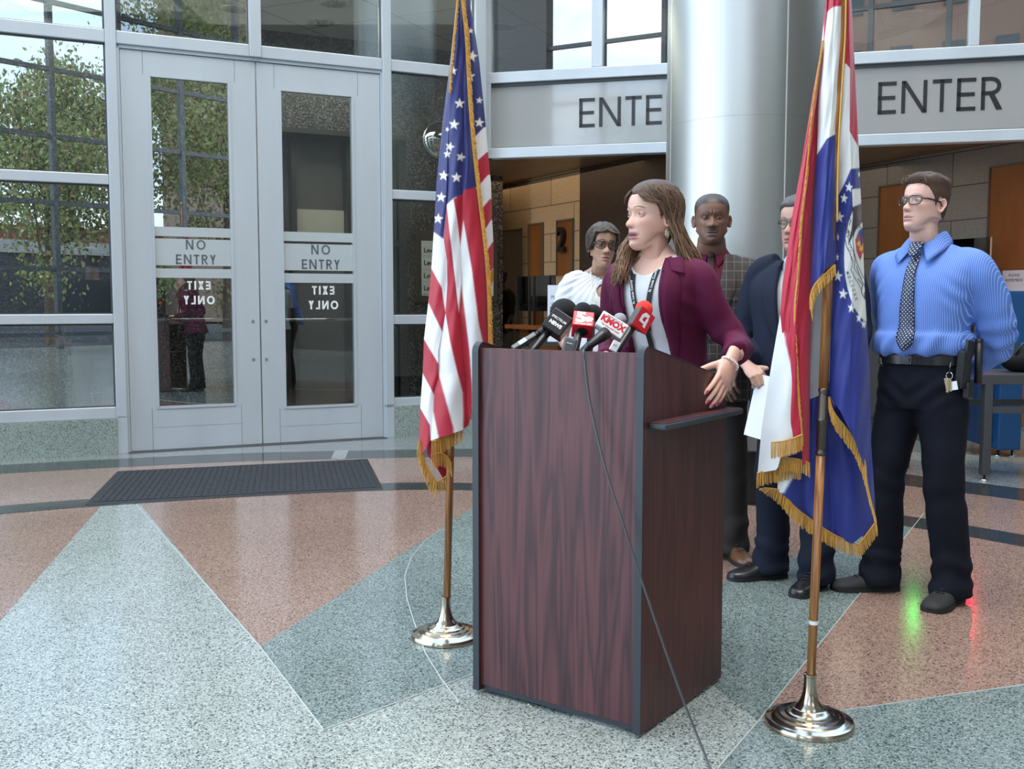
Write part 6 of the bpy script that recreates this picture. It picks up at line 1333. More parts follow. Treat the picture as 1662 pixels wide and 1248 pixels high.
# clear counter screens in the lobby
CLR = glass_mat('clear_acrylic', (.80, .84, .83), .10)
def screen(nm, lab, wall, px0, px1, py0, py1, out, posts):
    f = lambda p, y: wall.hit(p, y); r = empty(nm, wall.at(f(px0, py0)[0], out, 0)); tag(r, lab, 'counter screen', 'clear screens at the service counters')
    k = MB(); u0, u1 = f(px0, 400)[0], f(px1, 400)[0]; zb, zt = f(px1, py1)[1], f(px1, py0)[1]; wall.bar(k, u0, u1, zb, zt, out, out - .01); k.build('pane', CLR, r, world=True)
    k = MB()
    for p in posts: u = f(p, 400)[0]; wall.bar(k, u - .012, u + .012, .9, zt, out + .012, out - .02)
    k.build('post', mat('dark_post', (.06, .06, .06), .3, .6), r, world=True)
    k = MB(); wall.bar(k, u0 - .05, u1 + .05, .95, 1.0, out + .15, .0); k.build('counter', ORNG, r, world=True); k = MB(); wall.bar(k, u0, u1, .0, .95, out - .04, .0); k.build('counter_front', ORNG, r, world=True)
screen('counter_screen', 'clear screen on posts at the orange counter below the number 2', WC, 877, 941, 447, 505, .35, (877, 898, 906, 932))
r = empty('wall_notice', P(1651, 455, Y=9.9)); tag(r, 'white printed notice taped to the orange door at the right edge', 'notice')
un, zn = WD.hit(1651, 455); k = MB(); WD.bar(k, un - .14, un + .16, zn - .12, zn + .10, .045, .040); k.build('sheet', mat('notice_white', (.6, .6, .6), .6), r, world=True)
k = MB(); 
for i, t in enumerate(('PRECIOUS', 'MEMORIES')): pass
k.merge(text_mb('PLEASE', .042, .0005, frame_M(WD.at(un, .0455, zn + .05), WD.d, UZ, WD.n))); k.merge(text_mb('REMEMBER', .042, .0005, frame_M(WD.at(un, .0455, zn + .0), WD.d, UZ, WD.n))); k.build('lettering', BLACKM, r, world=True)
# grey partition beside the flag, screening table, blue cabinet, bag
GRY = mat('grey_metal', (.065, .066, .07), .45, .3)
a = P(1412, 768, z=0); r = empty('partition_cabinet', (a.x + .1, a.y + .25, 0)); tag(r, 'tall dark grey metal cabinet between the right flag and the man in blue', 'cabinet')
k = MB(); k.box((a.x + .08, a.y + .25, .70), (.46, .45, 1.34)); k.build('cabinet_body', GRY, r, world=True, bevel=.01); k = MB(); k.box((a.x + .08, a.y + .25, .015), (.42, .41, .03)); k.build('cabinet_base', MICB, r, world=True); k = MB(); k.box((a.x + .08, a.y + .02, .42), (.36, .012, .015)); k.build('handle', MICB, r, world=True)
ty, tx = 7.33, 3.42; r = empty('screening_table', (tx, ty, 0)); tag(r, 'dark grey metal screening table behind the man in blue, running out of the right edge', 'table')
k = MB(); k.box((tx + .85, ty + .28, .735), (1.80, .62, .075)); k.build('table_top', GRY, r, world=True, bevel=.006); k = MB(); k.box((tx + .85, ty, .515), (1.70, .04, .045)); k.build('rail', GRY, r, world=True); k = MB(); k.box((tx + .85, ty + .56, .515), (1.70, .04, .045)); k.build('rail', GRY, r, world=True)
for x, y in ((0, 0), (1.7, 0), (0, .56), (1.7, .56)):
    k = MB(); k.box((tx + x, ty + y, .375), (.06, .06, .66)); lg = k.build('leg', GRY, r, world=True, bevel=.004); k = MB(); k.lathe([(.012, .05), (.012, .012), (.032, .010), (.034, .001)], 18, (tx + x, ty + y, 0)); k.build('levelling_foot', CHROME, lg, world=True, smooth=True)
bp = P(1633, 741, z=0); r = empty('blue_cabinet', (bp.x, bp.y, 0)); tag(r, 'bright blue upright machine cabinet behind the screening table', 'cabinet')
BLU = mat('blue_enamel', (.007, .065, .19), .4); k = MB(); k.box((bp.x, bp.y + .2, .72), (.19, .5, 1.32)); k.build('cabinet_body', BLU, r, world=True, bevel=.01); k = MB(); k.box((bp.x - .14, bp.y + .25, .42), (.20, .4, .62)); k.build('lower_box', mat('dark_blue_enamel', (.006, .03, .09), .4), r, world=True)
for dx in (-.06, .06): k = MB(); k.lathe([(.012, .07), (.012, .012), (.035, .010), (.036, .001)], 16, (bp.x + dx, bp.y + .02, 0)); k.build('foot', CHROME, r, world=True, smooth=True)
k = MB(); k.ball((0, 0, 0), (.15, .11, .10), 20, 12); bgx = P(1655, 605, Y=7.55); o = k.xf(Matrix.Translation((bgx.x + .02, 7.58, .865))); 
for v in o.v: v.z = max(v.z, .776)
r = empty('black_bag', (bgx.x, 7.58, .775)); tag(r, 'black soft bag lying on the screening table at the right edge', 'bag'); o.build('bag_body', cloth('black_nylon', (.012, .012, .013), .6), r, world=True, smooth=True); k = MB(); k.tube([Vector((bgx.x - .06, 7.5, .90)), Vector((bgx.x - .02, 7.48, .985)), Vector((bgx.x + .06, 7.5, .99)), Vector((bgx.x + .10, 7.52, .92))], .009, 8); k.build('bag_handle', MICB, r, world=True, smooth=True)
for nm, px, c in (('green', 1496, (.05, 1, .12)), ('red', 1583, (1, .03, .06))):
    xx = (px - 831) / F * 9.55; r = empty('signal_post', (xx, 9.55, 0)); tag(r, 'slim post with a small %s lamp behind the man in blue, mirrored on the floor' % nm, 'signal light')
    k = MB(); k.lathe([(.11, 0), (.11, .01), (.018, .02), (.016, 1.66)], 20, (xx, 9.55, 0)); k.build('post', GRY, r, world=True, smooth=True, ang=30)
    k = MB(); k.ball((xx, 9.55, 1.70), .032, 12, 8); k.build('lamp', mat(nm + '_lamp', c, .3, emit=c, es=30 if nm == 'green' else 90), r, world=True, smooth=True)
un2 = WD.hit(1606, 430)[0]; un3 = WD.hit(1641, 430)[0]; r = empty('clear_divider', WD.at(un3, .3, 0)); tag(r, 'clear plastic divider with a bright edge in front of the rightmost orange door', 'divider')
k = MB(); WD.bar(k, un2 - .6, un3, .77, WD.hit(1641, 386)[1], .30, .292); k.build('pane', CLR, r, world=True); k = MB(); WD.bar(k, un3, un3 + .012, .77, WD.hit(1641, 386)[1], .302, .290); k.build('edge', mat('clear_edge', (.55, .45, .36), .3), r, world=True)
k = MB(); WD.bar(k, un2 - .65, un3 + .1, 0, .77, .40, .02); k.build('counter', ORNG, r, world=True)
# row of dark queue rails in the lobby
r = empty('queue_rail', (.28, 11.2, 0)); tag(r, 'dark low queue rail in the lobby, seen left of the microphones', 'barrier')
k = MB(); k.box((.42, 11.2, .86), (.62, .05, .10)); k.build('rail', GRY, r, world=True)
for x in (.16, .68): k = MB(); k.box((x, 11.2, .44), (.05, .05, .88)); k.build('post', GRY, r, world=True)
# ================================================================ FLAGS
def inpoly(X, Y, poly):
    ins = np.zeros(X.shape, bool); n = len(poly); j = n - 1
    for i in range(n):
        xi, yi = poly[i]; xj, yj = poly[j]
        c = ((yi > Y) != (yj > Y)) & (X < (xj - xi) * (Y - yi) / ((yj - yi) + 1e-12) + xi); ins ^= c; j = i
    return ins
def star(cx, cy, r, rot=0, sq=1.0):
    return [(cx + (r if k % 2 == 0 else r * .40) * sq * math.sin(math.pi * k / 5 + rot), cy - (r if k % 2 == 0 else r * .40) * math.cos(math.pi * k / 5 + rot)) for k in range(10)]
def pick(lines, y): return [np.interp(y, [p[0] for p in l], [p[1] for p in l]) for l in lines]
def to_world(X, Y, D):
    """points of the cloth: place seen at (X,Y), at distance D"""
    u = (X - 831) / F; v = (624 - Y) / F; c, s = math.cos(PITCH), math.sin(PITCH); t = D / (c + v * s)
    return np.stack([u * t, D + 0 * u, CH + (v * c - s) * t], -1)
def sheet(mb, D, lines, offs, top, bot, paints, base, amp=.3, ncol=18, nrow=420, back=None, mpp=None):
    """pleated cloth: lines = fold lines [(y,x)...]; offs = distance offset per line; top/bot = [(t,y)] limits across; paints = [(polygon,colour)]"""
    nl = len(lines); T = []; 
    for k in range(nl - 1): T += [(k, j / ncol) for j in range(ncol)]
    T.append((nl - 2, 1.0)); nc = len(T); X = np.zeros((nrow, nc)); Y = np.zeros((nrow, nc)); Dd = np.zeros((nrow, nc))
    tt = [(k + t) / (nl - 1) for k, t in T]; y0 = np.interp(tt, [p[0] for p in top], [p[1] for p in top]); y1 = np.interp(tt, [p[0] for p in bot], [p[1] for p in bot])
    m = D / F
    for c, (k, t) in enumerate(T):
        ys = np.linspace(y0[c], y1[c], nrow); xa = np.interp(ys, [p[0] for p in lines[k]], [p[1] for p in lines[k]]); xb = np.interp(ys, [p[0] for p in lines[k + 1]], [p[1] for p in lines[k + 1]])
        X[:, c] = xa * (1 - t) + xb * t; Y[:, c] = ys; w = np.abs(xb - xa) * m
        oa = np.interp(ys, [0, 1000], offs[k]) if isinstance(offs[k], (list, tuple)) else offs[k]; ob = np.interp(ys, [0, 1000], offs[k + 1]) if isinstance(offs[k + 1], (list, tuple)) else offs[k + 1]
        Dd[:, c] = D + oa * (1 - t) + ob * t - amp * w * math.sin(math.pi * t) + .0035 * np.sin(ys * .021 + t * 5 + k * 2) + .0015 * np.sin(ys * .067 + t * 9 + k)
    C = np.zeros((nrow, nc, 3)); hx = np.minimum(np.abs(np.gradient(X, axis=1)), 3); hy = np.abs(np.gradient(Y, axis=0))
    for ax in (-.7, -.35, 0, .35, .7):
        for ay in (-.5, 0, .5):
            K = np.zeros((nrow, nc, 3)); K[:] = base; Xs, Ys = X + hx * ax, Y + hy * ay
            for poly, col in paints: K[inpoly(Xs, Ys, poly)] = col
            C += K / 15
    W_ = to_world(X, Y, Dd); o = len(mb.v); mb.v += [Vector(p) for p in W_.reshape(-1, 3)]; mb.c += [tuple(p) for p in C.reshape(-1, 3)]
    for r_ in range(nrow - 1):
        for c in range(nc - 1): a = o + r_ * nc + c; mb.f.append([a, a + 1, a + nc + 1, a + nc]); mb.m.append(0)
    if back:   # rear of the bundle, closing the roll
        k = len(mb.v); bb_ = []
        rows = list(range(0, nrow, 12)) + [nrow - 1]
        for r_ in rows:
            for j in range(9):
                t = j / 8; c0, c1 = W_[r_, 0], W_[r_, -1]; p = c0 * (1 - t) + c1 * t; p = p.copy(); p[1] += back * math.sin(math.pi * t) + .004; mb.v.append(Vector(p)); cc = C[r_, 0] * (1 - t) + C[r_, -1] * t; mb.c.append(tuple(cc))
        for a_ in range(len(rows) - 1):
            for j in range(8): a = k + a_ * 9 + j; mb.f.append([a, a + 9, a + 10, a + 1]); mb.m.append(0)
def fringe(path, hang, D, m, parent, dy=0, step=1.6, name='fringe', seed=1, head=3):
    """bullion fringe: path of points, hang = (dx,dy) or list of them, threads of slightly uneven length"""
    rr = random.Random(seed); mb = MB(); pts = cr([(*p, *(hang[i] if isinstance(hang, list) else hang)) for i, p in enumerate(path)], 12); L = [0]
    for i in range(1, len(pts)): L.append(L[-1] + math.hypot(pts[i][0] - pts[i - 1][0], pts[i][1] - pts[i - 1][1]))
    n = max(2, int(L[-1] / step)); W2 = lambda x, y, d: Vector(to_world(np.array(x), np.array(y), np.array(d)))
    for i in range(n + 1):
        s = L[-1] * i / n; q = [np.interp(s, L, [p[k] for p in pts]) for k in range(4)]; j = rr.uniform(-.5, .5); l = rr.uniform(.90, 1.06); d0 = D + dy + rr.uniform(-.002, .002); g = rr.uniform(.75, 1.15)
        a = W2(q[0], q[1], d0); b = W2(q[0] + q[2] * .5 * l + j, q[1] + q[3] * .5 * l, d0 - rr.uniform(0, .003)); c = W2(q[0] + q[2] * l + j * 1.6, q[1] + q[3] * l, d0 + rr.uniform(-.003, .003))
        mb.tube([a, b, c], [.0011, .0013, .0011], 4, col=(.62 * g, .30 * g, .030 * g))
    hp = [W2(p[0], p[1], D + dy) for p in pts[::3]]; mb.tube(hp, [(.0035, .0025)] * len(hp), 6, col=(.50, .23, .02))
    tag(mb.build(name, m, parent, world=True, color=True, fix=False), kind=None); return mb
CLOTHF = mat('flag_nylon', (.5, .5, .5), .48, attr=True, sheen=.15, bump=.12, bscale=600, spec=.35); FRG = mat('gold_thread', (.6, .3, .03), .5, attr=True, sheen=.3, spec=.5)
POLEM = wood_mat('varnished_oak', (.16, .055, .014), (.40, .17, .05), (14, 14, 1.2), .25); BRASS = mat('aged_nickel_brass', (.55, .47, .36), .16, 1, nscale=5, namt=.25)
NVY, RD, WH = (.018, .022, .125), (.40, .012, .030), (.72, .70, .70)
def flag_base(parent, loc, m=BRASS):
    k = MB(); prof = [(.0, .002), (.134, .002), (.1345, .012), (.131, .019), (.122, .023), (.108, .026), (.104, .030), (.092, .032), (.088, .036), (.074, .038), (.070, .043), (.056, .046), (.050, .052), (.043, .054), (.040, .062), (.033, .068), (.026, .085), (.021, .105), (.0185, .13), (.0185, .152), (.020, .154), (.020, .160), (.0145, .161)]
    k.lathe(prof, 64); o = k.xf(Matrix.Translation(loc)).build('weighted_base', m, parent, smooth=True, world=True, ang=35); return o
# ---------------- stars and stripes
DU = 3.86
pb = P(724, 1034, z=0); pole_x = pb.x
r = empty('flag_pole', (pb.x, pb.y, 0)); tag(r, 'oak flagpole in a round brass base left of the lectern, carrying the striped flag', 'flagpole', 'indoor flagpoles')
tp = P(748, 0, Y=pb.y + .06); k = MB(); pz = lambda z: Vector((pb.x + (tp.x - pb.x) * z / tp.z, pb.y + .06 * z / tp.z, z)); k.tube([pz(z) for z in (.15, .8, 1.6, 2.62)], .0145, 18); k.build('shaft', POLEM, r, smooth=True, world=True)
k = MB(); k.ball(pz(2.64), .022, 16, 10); k.lathe([(.016, 0), (.020, .01), (.008, .03)], 16, pz(2.60)); k.build('finial', BRASS, r, smooth=True, world=True); flag_base(r, Vector((pb.x, pb.y, 0)))
DU = pb.y + .0
fr_ = empty('united_states_flag', pz(1.6)); tag(fr_, 'striped flag with white stars on blue and gold fringe, left of the lectern', 'flag')
Ll = [(-40, 741), (0, 741), (60, 735), (130, 727), (200, 718), (300, 708), (360, 705), (437, 700), (492, 695), (551, 688), (606, 686), (662, 682), (715, 680), (800, 679)]
F1 = [(-40, 744), (0, 744), (130, 731), (250, 727), (330, 725), (390, 720), (422, 725), (461, 726), (508, 723), (539, 718), (570, 712), (606, 712), (638, 704), (668, 703), (715, 700), (800, 700)]
F2 = [(-40, 746), (0, 746), (60, 747), (150, 750), (250, 752), (316, 751), (388, 749), (457, 749), (510, 745), (560, 752), (620, 759), (690, 762), (715, 764)]
G = [(-40, 750), (0, 750), (60, 756), (120, 759), (170, 762), (220, 766), (270, 771), (330, 778), (380, 784), (430, 789), (480, 792), (556, 796), (700, 797)]
Rr_ = [(-40, 760), (0, 762), (60, 772), (100, 778), (200, 788), (300, 797), (360, 799), (400, 801), (440, 801), (470, 800)]
paints = [
 ([(705, 378), (720, 390), (725, 422), (726, 461), (723, 508), (717, 467), (701, 437), (695, 380)], WH),
 ([(701, 437), (717, 467), (723, 508), (718, 539), (695, 492), (680, 437)], RD), ([(695, 491), (718, 539), (712, 569), (712, 591), (688, 550), (670, 491)], WH), ([(688, 550), (712, 591), (712, 606), (704, 640), (686, 606), (665, 550)], RD),
 ([(686, 606), (704, 640), (703, 668), (710, 709), (700, 716), (698, 690), (682, 662), (665, 606)], WH), ([(682, 662), (698, 690), (701, 760), (670, 760), (665, 662)], RD),
 ([(725, 333), (736, 323), (742, 355), (749, 400), (749, 457), (745, 510), (738, 448), (732, 396)], WH), ([(720, 390), (725, 333), (732, 396), (738, 448), (745, 510), (749, 461), (762, 569), (766, 612), (768, 760), (752, 760), (751, 638), (740, 595), (730, 552), (723, 508), (726, 461), (725, 422)], RD),
 ([(752, 357), (766, 439), (777, 526), (790, 556), (800, 640), (768, 655), (765, 612), (762, 569), (749, 461), (747, 392)], WH),
 ([(736, 323), (751, 314), (752, 309), (772, 304), (790, 340), (800, 430), (810, 560), (784, 556), (777, 526), (766, 439), (752, 357), (747, 400), (742, 355)], RD),
 ([(723, 508), (730, 552), (740, 595), (751, 638), (753, 760), (742, 760), (736, 694), (712, 606), (712, 569), (718, 539)], WH), ([(712, 606), (736, 694), (742, 760), (712, 760), (703, 668), (704, 638)], RD), ([(703, 668), (712, 712), (712, 760), (700, 760), (700, 690)], WH)]
fld = [(600, -60), (900, -60), (900, 300), (772, 304), (752, 309), (751, 315), (736, 322), (725, 332), (720, 388), (705, 377), (660, 377)]
strs = [star(746, 138, 9, .2), star(738, 202, 9, .1), star(725, 232, 5, .3), star(730, 240, 7, .2), star(726, 250, 6, 0), star(749, 255, 7, .3), star(720, 285, 9, .1), star(741, 288, 9, 0), star(716, 320, 9, .1), star(711, 355, 9, .1), star(738, 115, 9, 0, .8), star(761, 162, 4, 0), star(747, 168, 9, -.1)]
front = [(fld, NVY)] + [(s, (.80, .76, .68)) for s in strs if True]
front = [(fld, NVY)] + [(s, (.80, .76, .68)) for s in (star(736, 115, 8, 0, .8), star(746, 168, 9, .0), star(737, 202, 9, .1), star(726, 210, 4, .4), star(730, 238, 8, .3), star(726, 250, 7, 0), star(748, 255, 8, .3), star(720, 285, 9, .1), star(741, 288, 9, 0), star(716, 320, 9, .1), star(711, 355, 9, .1))]
fm = MB()
sheet(fm, DU, [Ll, F1, F2, G], [.02, -.035, -.045, -.03], [(0, -40), (1, -40)], [(0, 745), (.30, 716), (.33, 715), (.60, 698), (.66, 690), (.70, 668), (1, 655)], paints + front, WH, .30, 34, 480)
rs = [([(690, 300), (900, 300), (900, 700), (690, 700)], RD)]
rstr = [(fld[:0] + [(600, -60), (900, -60), (900, 195), (785, 207), (767, 226), (700, 300)], NVY), ([(767, 226), (785, 207), (900, 180), (900, 230), (790, 247), (771, 264), (740, 290)], WH), ([(771, 264), (790, 247), (900, 230), (900, 268), (792, 284), (776, 303), (740, 330)], RD), ([(776, 303), (792, 284), (900, 268), (900, 305), (795, 323), (781, 340), (740, 370)], WH), ([(781, 340), (795, 323), (900, 305), (900, 340), (797, 357), (786, 375), (750, 400)], RD), ([(786, 375), (797, 357), (900, 340), (900, 375), (800, 392), (790, 407), (760, 430)], WH)] + [(star(764, 50, 5, 0), (.8, .76, .68)), (star(766, 91, 10, .2), (.80, .76, .68)), (star(762, 124, 10, 0), (.80, .76, .68)), (star(778, 163, 6, .1), (.8, .76, .68)), (star(778, 199, 9, .1), (.80, .76, .68))]
sheet(fm, DU, [[(y, x - 6) for y, x in G], Rr_], [.0, .035], [(0, -40), (1, -40)], [(0, 458), (1, 434)], rstr, RD, .22, 26, 420)
tail_paint = [([(670, 700), (712, 748), (728, 770), (716, 790), (690, 800), (660, 760)], RD)]
sheet(fm, DU + .03, [[(690, 690), (740, 693), (790, 706)], [(690, 718), (740, 722), (765, 727), (790, 731)], [(690, 730), (740, 734), (770, 737), (790, 737)]], [.0, .0, .01], [(0, 700), (1, 700)], [(0, 735), (.2, 760), (.35, 782), (1, 768)], [([(722, 690), (735, 690), (737, 770), (727, 768)], WH)], RD, .2, 10, 90)
bk_ = MB(); sheet(bk_, DU + .055, [[(y, x + 3) for y, x in Ll], [(-40, 760), (0, 762), (200, 778), (440, 790), (520, 783), (700, 768), (745, 764)]], [.0, .0], [(0, -40), (1, -40)], [(0, 728), (1, 665)], [([(600, -60), (900, -60), (900, 300), (600, 378)], NVY)], RD, -.35, 16, 120); fm.merge(bk_)
flag1 = fm.build('flag_cloth', CLOTHF, fr_, smooth=True, world=True, color=True, fix=False)
fringe([(701, 716), (716, 712), (734, 703), (751, 692)], (0, 23), DU, FRG, fr_, -.05, seed=1); fringe([(752, 668), (766, 658)], (0, 21), DU, FRG, fr_, -.035, seed=2)
fringe([(680, 714), (686, 738), (695, 762), (709, 784)], (-3, 24), DU, FRG, fr_, .0, seed=3); fringe([(709, 782), (718, 777), (729, 769)], (1, 21), DU, FRG, fr_, .01, seed=4); fringe([(700, 738), (716, 735), (727, 742), (733, 752)], (1, 22), DU, FRG, fr_, -.01, seed=5)
fringe([(-40, 0)][:0] + [(744, -30), (741, 20), (736, 70), (732, 120), (730, 150)], (3, 2), DU, FRG, fr_, -.045, 1.2, seed=6)
fringe([(x, y) for y, x in G if y < 500] + [(794, 556)], (6, 7), DU, FRG, fr_, -.050, .9, 'edge_fringe', seed=7); fringe([(790, 459), (801, 436)], (0, 20), DU, FRG, fr_, .02, seed=8)
# ---------------- right hand state flag
pm = P(1313, 1176, z=0); r = empty('flag_pole', (pm.x, pm.y, 0)); tag(r, 'two-piece wooden flagpole with white tape in a round brass base, right of the lectern', 'flagpole', 'indoor flagpoles')
DM = pm.y; t2 = P(1344, 455, Y=DM - .015); q0 = Vector((pm.x, pm.y, 0)); dirm = (t2 - q0) / t2.z; pq = lambda z: q0 + dirm * z
zat = lambda y: (lambda p: p.z)(P(1325, y, Y=DM))
zf0, zf1 = zat(722), zat(640)
k = MB(); k.tube([pq(z) for z in (.15, .4, zf0 - .03)], .0135, 18); k.build('lower_shaft', POLEM, r, smooth=True, world=True); k = MB(); k.tube([pq(z) for z in (zf1 + .02, 1.6, 2.75)], .0140, 18); k.build('upper_shaft', POLEM, r, smooth=True, world=True)
k = MB(); k.tube([pq(zf0 - .03 + (zf1 + .05 - zf0) * t) for t in (0, .03, .06, .07, .1, .11, .5, .51, .55, .56, .88, .89, .92, .97, 1.0)], [.0135, .0155, .0155, .012, .012, .0145, .0145, .0165, .0165, .0145, .0145, .012, .012, .0155, .014], 20); k.build('ferrule', mat('dark_bronze', (.12, .10, .08), .35, .9), r, smooth=True, world=True)
zt_ = zat(1009); k = MB(); k.tube([pq(zt_ - .006), pq(zt_ + .006)], .0139, 20); k.build('white_tape', WHT, r, world=True); k = MB(); k.ball(pq(2.77), .022, 16, 10); k.build('finial', BRASS, r, smooth=True, world=True); flag_base(r, q0)
ms = empty('state_flag', pq(1.6)); tag(ms, 'red, white and blue flag with a round seal and gold fringe, right of the lectern', 'flag')
NV2, RD2, WH2 = (.020, .030, .20), (.46, .014, .040), (.74, .73, .71)
fm = MB(); DM_ = DM
# lower rear piece
lo = [[(680, 1240), (760, 1234), (792, 1266), (824, 1290), (858, 1330), (885, 1390)][0:1] + [(740, 1238), (900, 1238)], [(600, 1330), (900, 1312)], [(600, 1352), (680, 1362), (900, 1372)], [(600, 1352), (644, 1348), (680, 1362), (720, 1388), (760, 1406), (800, 1410), (845, 1421), (900, 1422)]]
lp_ = [([(1200, 600), (1292, 775), (1270, 792), (1200, 792)], WH2), ([(1264, 780), (1292, 770), (1288, 800), (1270, 796)], WH2)]
sheet(fm, DM_ + .055, [[(600, 1300), (775, 1262), (792, 1262), (900, 1262)], [(600, 1312), (900, 1304)], [(600, 1340), (900, 1352)], [(600, 1344), (644, 1347), (680, 1361), (720, 1389), (760, 1407), (800, 1410), (845, 1421), (900, 1421)]], [.0, .01, .02, .02], [(0, 700), (.3, 650), (.6, 640), (1, 600)], [(0, 796), (.18, 815), (.33, 838), (.66, 866), (.82, 883), (1, 852)], [([(1240, 700), (1296, 760), (1272, 800), (1250, 800)], WH2)], NV2, .25, 18, 200)
# left fold of white and red
La = [(-40, 1340), (0, 1340), (48, 1335), (88, 1331), (147, 1320), (258, 1302), (343, 1287), (460, 1270), (512, 1266), (592, 1252), (696, 1236), (775, 1229)]
Lg = [(-40, 1342), (0, 1341), (70, 1336), (125, 1329), (184, 1320), (228, 1316), (295, 1310), (354, 1303), (442, 1297), (500, 1292), (600, 1293), (640, 1297), (708, 1301), (775, 1303)]
Lb = [(-40, 1350), (0, 1347), (74, 1334), (147, 1330), (250, 1328), (313, 1323), (460, 1317), (560, 1315), (760, 1314)]
wl = [([(1266, 508), (1275, 556), (1290, 620), (1290, 716), (1290, 745), (1290, 775), (1200, 800), (1200, 500)], WH2)]
sheet(fm, DM_ + .02, [La, Lg, Lb], [.03, -.03, .0], [(0, -40), (1, -40)], [(0, 768), (.22, 762), (.25, 742), (.5, 730), (.52, 755), (.7, 752), (1, 750)], wl, RD2, .30, 22, 460)
sheet(fm, DM_ + .008, [[p for p in La if p[0] < 440] + [(460, 1271), (508, 1266), (556, 1271), (620, 1264), (716, 1252)], [(-40, 1341), (0, 1340), (88, 1334), (200, 1316), (343, 1297), (460, 1284), (600, 1280), (716, 1276)], [(y, x + 2) for y, x in Lg]], [.02, -.01, -.03], [(0, -40), (1, -40)], [(0, 717), (.5, 713), (1, 706)], [], RD2, .28, 16, 400)
# centre: red, white and blue fall in front
C0 = [(-40, 1344), (0, 1341), (22, 1339), (74, 1333), (147, 1329), (251, 1326), (313, 1322), (440, 1317), (520, 1314)]
C1 = [(-40, 1356), (11, 1353), (147, 1352), (300, 1342), (440, 1338)]
C2 = [(-40, 1373), (0, 1372), (92, 1369), (190, 1361), (217, 1358), (295, 1359), (440, 1356)]
cp = [([(1300, 22), (1339, 21), (1353, 11), (1372, 9), (1400, 9), (1400, 200), (1362, 193), (1361, 212), (1357, 217), (1342, 225), (1326, 251), (1300, 270)], WH2), ([(1300, -60), (1400, -60), (1400, 9), (1372, 9), (1353, 11), (1339, 22), (1300, 40)], RD2)]
sheet(fm, DM_ - .035, [C0, C1, C2], [.03, -.01, .015], [(0, -40), (1, -40)], [(0, 478), (.25, 452), (.6, 436), (1, 424)], cp, NV2, .30, 18, 380)
# right: the side with the seal
R0 = [(-40, 1370), (0, 1369), (92, 1366), (190, 1358), (221, 1356), (295, 1357), (317, 1359), (440, 1352), (640, 1345), (760, 1350)]
R1 = [(-40, 1378), (0, 1377), (103, 1379), (206, 1380), (330, 1384), (440, 1384), (640, 1380), (760, 1390)]
R2_ = [(-40, 1383), (0, 1382), (103, 1387), (206, 1392), (295, 1396), (368, 1400), (460, 1403), (512, 1406), (600, 1412), (720, 1414), (812, 1420), (845, 1421)]
ell = lambda cx, cy, a, b, n=40: [(cx + a * math.cos(k * 2 * math.pi / n), cy + b * math.sin(k * 2 * math.pi / n)) for k in range(n)]
def line(pts, w):
    o = []
    for i in range(len(pts) - 1):
        (x0, y0), (x1, y1) = pts[i], pts[i + 1]; L_ = math.hypot(x1 - x0, y1 - y0); nx, ny = -(y1 - y0) / L_ * w / 2, (x1 - x0) / L_ * w / 2; o.append([(x0 + nx, y0 + ny), (x1 + nx, y1 + ny), (x1 - nx, y1 - ny), (x0 - nx, y0 - ny)])
    return o
BKc = (.012, .011, .012); BR = (.05, .032, .028)
seal = ell(1419, 418, 49, 108)
rp = [([(1340, 103), (1373, 103), (1381, 111), (1379, 208), (1393, 238), (1410, 240), (1410, 271), (1381, 274), (1372, 295), (1360, 318), (1340, 340)], WH2), ([(1340, -60), (1420, -60), (1420, 236), (1393, 238), (1379, 213), (1380, 111), (1373, 103), (1340, 103)], RD2), (seal, (.70, .69, .66)),
 ([(1383, 307), (1420, 304), (1420, 335), (1384, 336)], WH2), ([(1384, 336), (1398, 330), (1412, 330), (1412, 370), (1398, 366), (1390, 372), (1380, 392), (1376, 396), (1382, 372), (1384, 352)], BR), ([(1390, 345), (1394, 340), (1400, 343), (1402, 352), (1396, 358), (1391, 352)], (.10, .07, .06)),
 ([(1390, 372), (1398, 362), (1420, 356), (1420, 450), (1404, 452), (1396, 430), (1388, 410), (1385, 390)], (.70, .69, .66)),
 ([(1389, 388), (1394, 374), (1404, 366), (1420, 366), (1420, 384), (1397, 388)], NV2), ([(1388, 388), (1399, 380), (1404, 404), (1396, 423), (1390, 408)], RD2), ([(1390, 396), (1393, 391), (1399, 392), (1402, 398), (1401, 406), (1396, 408), (1394, 403), (1397, 400), (1393, 399)], (.75, .38, .03)), ([(1399, 412), (1420, 396), (1420, 452), (1404, 450), (1398, 430)], (.74, .73, .70)),
 ([(1396, 376), (1400, 372), (1400, 398), (1397, 400)], NV2)]
for q in (line([(1379, 334), (1376, 350), (1372, 362), (1374, 372), (1379, 376), (1376, 384)], 1.3) + line([(1373, 356), (1378, 352), (1381, 358), (1378, 366)], 1.3) + line([(1371, 384), (1374, 400), (1380, 412), (1384, 428), (1381, 438), (1387, 450), (1392, 458), (1398, 470)], 1.2) + line([(1376, 384), (1381, 398), (1385, 408), (1388, 424), (1386, 434), (1393, 446), (1399, 452)], 1.0) + line([(1372, 384), (1380, 382), (1377, 396)], 1) + line([(1388, 372), (1384, 390), (1386, 410), (1392, 430), (1402, 452)], 1.2) + line([(1390, 432), (1396, 450), (1404, 466)], 1.3) + line([(1376, 402), (1382, 418), (1386, 425)], .9) + line([(1392, 452), (1400, 462), (1398, 474), (1404, 486), (1403, 474)], 1.6)):
    rp.append((q, BKc))
